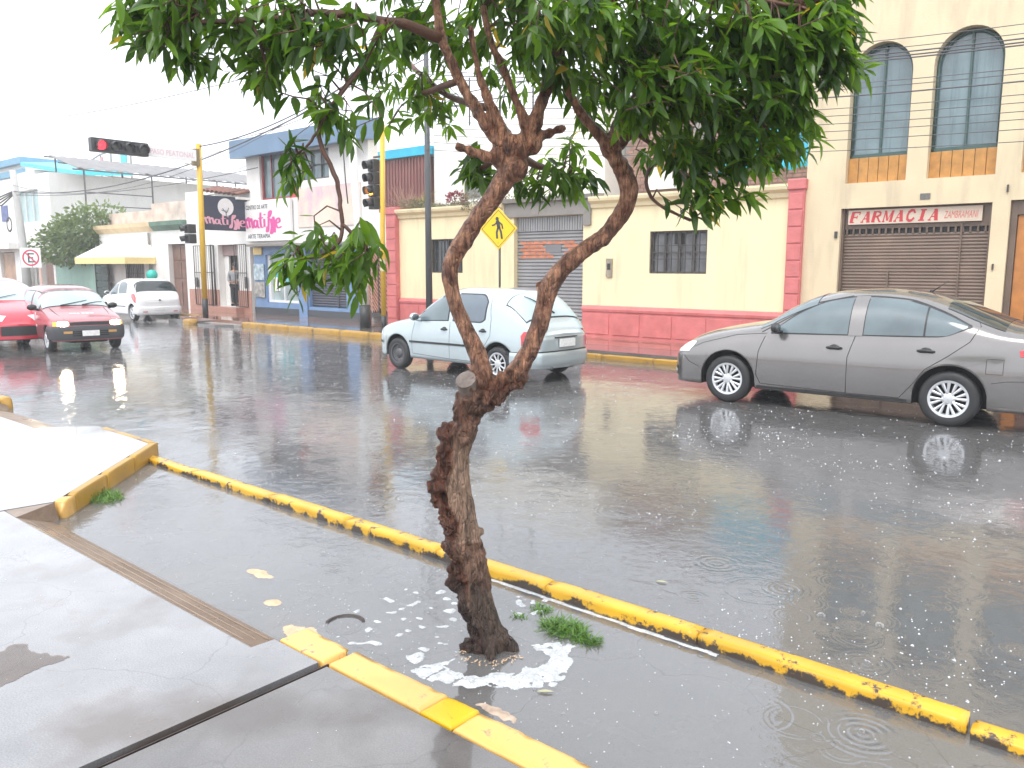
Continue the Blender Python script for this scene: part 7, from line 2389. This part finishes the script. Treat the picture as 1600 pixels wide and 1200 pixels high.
# each sprig: a short stem with alternate drooping leaves
for (bx, by, bz, ru, rv, cnt) in BLOBS:
    hang = bz < 2.30 and bx < -2.9
    cnt = max(2, int(cnt * (.80 if hang else (.68 if bx < -2.75 else (((.85 if bz > 3.02 else .5) if bx < -2.0 else .8) if bx < -1.75 else (.95 if bz > 2.75 else .74))))))
    for s_ in range(cnt):
        while True:
            a, b_, c_ = R.uniform(-1, 1), R.uniform(-1, 1), R.uniform(-1, 1)
            if a * a + b_ * b_ + c_ * c_ < 1: break
        dep = min(.45, max(.08, ru * 1.0))
        p = np.array([bx, by, bz]) + rt3 * a * ru + fw3 * b_ * dep + np.array([0, 0, c_ * rv])
        out = p - ctr; out[2] *= .3; out /= np.linalg.norm(out) + 1e-6
        d = out * R.uniform(.3, 1.0) + np.array([R.uniform(-.8, .8), R.uniform(-.8, .8), R.uniform(-1.0, .5)])
        d /= np.linalg.norm(d)
        SL = R.uniform(.07, .16)
        st = p - d * SL * .6
        nl = R.randint(6, 10)
        tone = min(1, max(0, R.gauss(.35, .2) + .28 * max(0, -c_) * 0 + .25 * a * (1 if bx > -1.6 else 0)))
        if R.random() < .55:
            dst = ((TWP - st) ** 2).sum(1); j = int(np.argmin(dst))
            if dst[j] < .05:
                mid = (TWP[j] + st) / 2 + np.array([0, 0, .03])
                twig_mb.tube([TWP[j], mid, st, st + d * SL], [.0045, .0035, .003, .0015], 4)
            else:
                twig_mb.tube([st - d * .05, st + d * SL], [.003, .0015], 4)
        for k in range(nl):
            t = k / (nl - 1)
            q0 = st + d * SL * t
            ph = k * 2.4 + R.uniform(-.3, .3)
            e1 = np.cross(d, [0.13, .2, 1]); e1 /= np.linalg.norm(e1) + 1e-6
            e2 = np.cross(d, e1)
            ld = d * (.35 + .6 * t) + (e1 * math.cos(ph) + e2 * math.sin(ph)) * (.95 - .35 * t) + np.array([0, 0, -.42 + R.uniform(-.25, .3)])
            L = R.uniform(.070, .128) * (1 - .15 * t) * (1.3 if hang else 1.0)
            items.append((q0, ld, np.array([R.uniform(-.7, .7), R.uniform(-.7, .7), 1.0]), L, L * R.uniform(.25, .36), R.uniform(-.1, .55), 1.5 if R.random() < .012 else min(1, max(0, tone + R.uniform(-.22, .22)))))
print('leaves', len(items))
# the leaves that show largest (hanging sprigs near the camera) are single parts, the rest one mass
camp = np.array([0, 0, 1.75])
cf = np.array([-math.sin(YAW) * math.cos(PITCH), math.cos(YAW) * math.cos(PITCH), -math.sin(PITCH)])
cu = np.array([-math.sin(YAW) * math.sin(PITCH), math.cos(YAW) * math.sin(PITCH), math.cos(PITCH)])
def in_view(p):
    v = p - camp; d = v @ cf
    return abs(v @ rt3) / d < .62 and abs(v @ cu) / d < .47
idx = [i for i, it in enumerate(items) if in_view(it[0])]
idx.sort(key=lambda i: -items[i][3] / np.linalg.norm(items[i][0] - camp) - (.02 if items[i][0][2] < 2.25 else 0))
single = set(idx[:300])
o = leaf_cloud('crown', [it for i, it in enumerate(items) if i not in single], leafm, tree, tuple(TL))
tag(o, kind='stuff')
for i in sorted(single):
    leaf_cloud('leaf', [items[i]], leafm, tree, tuple(TL))
tag(twig_mb.build('twig', bark_twig, tree, fixn=False), kind='stuff')

# ------------------------------------------------------------------ things on the water
foam_m = mat('rain_foam', (.62, .64, .66), .4, var=.22, vscale=30, bump=1.0, bscale=130)
n, l = foam_m.node_tree.nodes, foam_m.node_tree.links
vo = n.new('ShaderNodeTexVoronoi'); vo.inputs['Scale'].default_value = 95
ge = n.new('ShaderNodeNewGeometry'); l.new(ge.outputs['Position'], vo.inputs['Vector'])
nf = n.new('ShaderNodeTexNoise'); nf.inputs['Scale'].default_value = 11; nf.inputs['Detail'].default_value = 6; l.new(ge.outputs['Position'], nf.inputs['Vector'])
fa = _math(n, l, 'ADD', _math(n, l, 'MULTIPLY', vo.outputs['Distance'], .9), _math(n, l, 'MULTIPLY', nf.outputs['Fac'], 1.6))
fr_ = n.new('ShaderNodeMapRange'); fr_.inputs[1].default_value = 1.12; fr_.inputs[2].default_value = 1.42; fr_.inputs[3].default_value = 1.0; fr_.inputs[4].default_value = .80
l.new(fa, fr_.inputs[0])
l.new(fr_.outputs[0], n['Principled BSDF'].inputs['Alpha'])
def height_sheet(name, x0, x1, y0, y1, step, fn, hmax, m, z0=0.0):
    nx, ny = int((x1 - x0) / step), int((y1 - y0) / step)
    F = np.array([[fn(x0 + i * step, y0 + j * step) for j in range(ny + 1)] for i in range(nx + 1)])
    idm, vs, fs = {}, [], []
    def vid(i, j):
        if (i, j) not in idm:
            idm[(i, j)] = len(vs)
            vs.append((x0 + i * step, y0 + j * step, z0 + max(-.004, min(1, F[i, j])) * hmax))
        return idm[(i, j)]
    for i in range(nx):
        for j in range(ny):
            if max(F[i, j], F[i + 1, j], F[i, j + 1], F[i + 1, j + 1]) > 0:
                fs.append((vid(i, j), vid(i + 1, j), vid(i + 1, j + 1), vid(i, j + 1)))
    q = MB(); q.smooth = True; q.add(vs, fs)
    return q.build(name, m, None, loc=((x0 + x1) / 2, (y0 + y1) / 2, 0))
def nz3(x, y, s_, o=0):
    return noise.noise(Vector((x * s_ + o, y * s_ - o, o)))
def foam_fn(x, y):
    # sickle of foam on the near side of the trunk
    dx, dy = x + 2.33, y - 2.60
    u_, v_ = dx * math.cos(YAW) + dy * math.sin(YAW), -dx * math.sin(YAW) + dy * math.cos(YAW)   # across, away
    r_ = math.hypot(u_, v_ * .95)
    an = math.degrees(math.atan2(-v_, u_))       # 90 = towards the camera
    wob = nz3(x, y, 7) * .05 + nz3(x, y, 22, 3) * .03
    ring_ = .30 + .03 * math.sin(an * .05)
    wdt = .075 if -5 < an < 90 else (.055 if an < 170 else .03)
    val = 1 - abs(r_ - ring_ + wob) / wdt
    ok = -12 < an < 200
    if not ok: val = -1
    if an > 150 and nz3(x, y, 12, 9) < .05: val = -1
    if 62 < an < 100: val -= .1
    val -= max(0, nz3(x, y, 26, 5) - .28) * 9
    # loose flecks left of and behind the trunk
    if -0.75 < u_ < -.05 and -.15 < v_ < .75:
        e = nz3(x, y, 19, 30) - .44
        val = max(val, e * 9)
    if .1 < u_ < .3 and .35 < v_ < .6:
        val = max(val, (nz3(x, y, 20, 17) - .33) * 9)
    return val
o = height_sheet('foam', -3.15, -1.85, 1.95, 3.22, .006, foam_fn, .006, foam_m)
tag(o, 'white rain foam drifting round the foot of the tree', 'foam', kind='stuff')
# foam line along the yellow kerb
o = height_sheet('foam', -2.9, -1.5, 3.19, 3.245, .006, lambda x, y: 1 - abs(y - 3.222 + nz3(x, 0, 8) * .008) / (.010 + .006 * nz3(x, 1, 5)), .004, foam_m)
tag(o, 'thin line of foam caught along the round-topped yellow kerb', 'foam', kind='stuff')
sand_m = mat('washed_sand', (.62, .42, .26), .5, var=.2, vscale=20, bump=.5, bscale=150)
def blob_sheet(name, cx, cy, rx, ry, lab, cat, m, h=.006, ns=12, sd=0):
    fn = lambda x, y: 1 - math.hypot((x - cx) / rx, (y - cy) / ry) + nz3(x, y, ns, sd) * .55 + nz3(x, y, 45, sd) * .25
    return tag(height_sheet(name, cx - rx * 1.7, cx + rx * 1.7, cy - ry * 1.7, cy + ry * 1.7, min(rx, ry) / 9, fn, h, m), lab, cat)
blob_sheet('sand_patch', -3.12, 2.12, .11, .06, 'round orange sandy patch of concrete breaking the water beside the ramp end', 'sand', sand_m, sd=2)
blob_sheet('sand_patch', -3.55, 2.24, .05, .03, 'small sandy patch near the middle of the ramp', 'sand', sand_m, sd=5)
blob_sheet('sand_patch', -3.95, 2.42, .10, .035, 'faint sandy streak in the flooded verge beyond the ramp', 'sand', sand_m, ns=18, sd=8)
blob_sheet('sand_patch', -1.95, 2.22, .09, .025, 'sodden leaf litter patch just beyond the foam by the bright kerb stone', 'litter', mat('litter_brown', (.45, .34, .26), .6, var=.4, vscale=25), ns=25, sd=12)
# puddle on the pavement, lower left; a tan reflection is put into its tint
tan_m = water_mat('tan_reflection_water', (.86, .74, .62), .14, (.32, .2, .13), .05, .5, .6)
fnm = lambda x, y: 1 - math.hypot((x + 3.60) / .16, (y - .98) / .20) + nz3(x, y, 7, 4) * .6 + nz3(x, y, 25, 4) * .15
o = height_sheet('tan_puddle', -3.95, -3.2, .6, 1.36, .008, fnm, .0015, tan_m, z0=.1212)
tag(o, 'shallow puddle with a tan reflection put into its colour, on the pavement at the lower left edge', 'puddle', kind='stuff')
# round drain cover frame
dr_ = thing('manhole_rim', 'small round manhole rim half under water just behind the yellow kerb', 'manhole', (-3.06, 2.33, 0))
q = MB(); q.smooth = True
vs = []
for i in range(33):
    a = 2 * PI * i / 32
    for (rr, z) in ((.098, -.015), (.098, .006), (.083, .008), (.083, -.015)):
        vs.append((-3.06 + rr * math.cos(a), 2.33 + rr * math.sin(a), z - (.012 if math.sin(a - YAW) < 0.1 else 0)))
q.add(vs, [(i * 4 + j, i * 4 + (j + 1) % 4, (i + 1) * 4 + (j + 1) % 4, (i + 1) * 4 + j) for i in range(32) for j in range(4)])
q.build('rim', mat('rusty_rim', (.05, .035, .03), .5, var=.4, vscale=20), dr_)
q = MB(); q.cyl((-3.06, 2.33, -.012), 'z', .083, .008, 24); q.build('cover', mat('cover_metal', (.09, .08, .075), .5, var=.3, vscale=20), dr_)

# bubbles and drops splashing up, thickest in bands along the road
splash_m = mat('splash_drop', (.55, .57, .59), .12, coat=1)
S_ = MB(); Rr = random.Random(9)
def drop(x, y, z, r_):
    a = Rr.uniform(0, 2)
    b1, b2, b3 = [(x + r_ * math.cos(a + k * 2.094), y + r_ * math.sin(a + k * 2.094), z) for k in range(3)]
    c1, c2, c3 = [(x + r_ * .75 * math.cos(a + 1.05 + k * 2.094), y + r_ * .75 * math.sin(a + 1.05 + k * 2.094), z + r_ * .6) for k in range(3)]
    o = len(S_.v)
    S_.v += [b1, b2, b3, c1, c2, c3, (x, y, z + r_ * .95)]
    for f in ((0, 1, 3), (1, 4, 3), (1, 2, 4), (2, 5, 4), (2, 0, 5), (0, 3, 5), (3, 4, 6), (4, 5, 6), (5, 3, 6)):
        S_.f.append(tuple(i + o for i in f)); S_.mi.append(0); S_.sm.append(True)
k = 0
while k < 6500:
    y = 3.45 + 9.2 * Rr.random() ** 1.15
    x = -1.0 - y * Rr.uniform(-.15, 2.6)
    band = math.exp(-((y - 7.3 - .15 * nz3(x, 0, .8)) / .22) ** 2) * 1.0
    dens = (.03 if y < 5 else .08) + 1.1 * max(0, nz3(x, y, .7, 2)) + .55 * max(0, nz3(x, y, 3.0, 6)) + .4 * band
    if Rr.random() > dens: continue
    drop(x, y, 0, Rr.uniform(.0022, .0052) * (1 if Rr.random() < .93 else 1.7) * (.62 + .12 * min(y, 9))); k += 1
k = 0
while k < 900:
    x, y = Rr.uniform(-7.0, .6), Rr.uniform(2.08, 3.2)
    if Rr.random() > .35 + max(0, nz3(x, y, 4, 1)) * 1.4 + (.5 if -3.6 < x < -2.2 else 0): continue
    drop(x, y, 0, Rr.uniform(.0018, .0048)); k += 1
for k in range(90):
    drop(Rr.uniform(-5.8, -.9), Rr.uniform(.4, 1.74), .1205, Rr.uniform(.0015, .0042))
tag(S_.build('raindrop_splash', splash_m, None, fixn=False), 'countless white raindrop splashes and bubbles dotted over the wet road', 'splashes', kind='stuff')
# clear bubbles
bub_m = bpy.data.materials.new('bubble_film'); bub_m.use_nodes = True
nn_, ll_ = bub_m.node_tree.nodes, bub_m.node_tree.links
nn_.clear(); o_ = nn_.new('ShaderNodeOutputMaterial'); t_ = nn_.new('ShaderNodeBsdfTransparent'); g_ = nn_.new('ShaderNodeBsdfGlossy'); g_.inputs['Roughness'].default_value = .05
lw = nn_.new('ShaderNodeLayerWeight'); lw.inputs['Blend'].default_value = .35; mm = nn_.new('ShaderNodeMixShader')
ll_.new(lw.outputs['Facing'], mm.inputs[0]); ll_.new(t_.outputs[0], mm.inputs[1]); ll_.new(g_.outputs[0], mm.inputs[2]); ll_.new(mm.outputs[0], o_.inputs[0])
q = MB()
for (x, y, r_) in ((-1.29, 3.95, .022), (-1.03, 4.02, .024), (-1.18, 3.86, .010), (-1.14, 4.13, .012), (-.81, 3.02, .014), (-1.47, 2.62, .010), (-2.25, 3.0, .01), (-1.95, 2.45, .009), (-.96, 3.6, .012), (-1.75, 2.38, .008), (-1.5, 3.75, .009)):
    q.ball((x, y, 0), r_, 16, 10)
tag(q.build('bubble', bub_m, None, fixn=False), 'clear rain bubbles floating on the flooded road near the kerb', 'bubbles', kind='stuff')
# fallen leaves
fl_m = leaf_mat('fallen_leaf', (.35, .33, .2), (.5, .48, .32), .4, .1)
for (x, y, a, lab) in ((-1.93, 2.44, .6, 'pale yellow fallen leaf floating right of the foam'), (-2.16, 3.8, .3, 'small pale leaf floating on the road beyond the kerb')):
    o = leaf_cloud('fallen_leaf', [(np.array([x, y, .004]), np.array([math.cos(a), math.sin(a), 0]), np.array([0, 0, 1.0]), .07, .022, -.05, .6)], fl_m, None, (x, y, 0))
    o.location = (x, y, 0)
    tag(o, lab, 'leaf')
# wood chips washed against the trunk foot
q = MB()
for k in range(60):
    a = Rr.uniform(-2.3, .2) ; rr = Rr.uniform(.12, .17)
    x, y, e = -2.33 + rr * math.cos(a), 2.60 + rr * math.sin(a), Rr.uniform(0, 3)
    c_, s_ = math.cos(e) * .008, math.sin(e) * .008
    q.add([(x - c_, y - s_, .004), (x + s_ * .4, y - c_ * .4, .004), (x + c_, y + s_, .006), (x - s_ * .4, y + c_ * .4, .004)], [(0, 1, 2, 3)])
tag(q.build('wood_chips', mat('pale_chip', (.55, .38, .24), .6), None, loc=(-2.33, 2.6, 0), fixn=False), 'pale flakes of wood floating against the foot of the trunk', 'wood chips', kind='stuff')
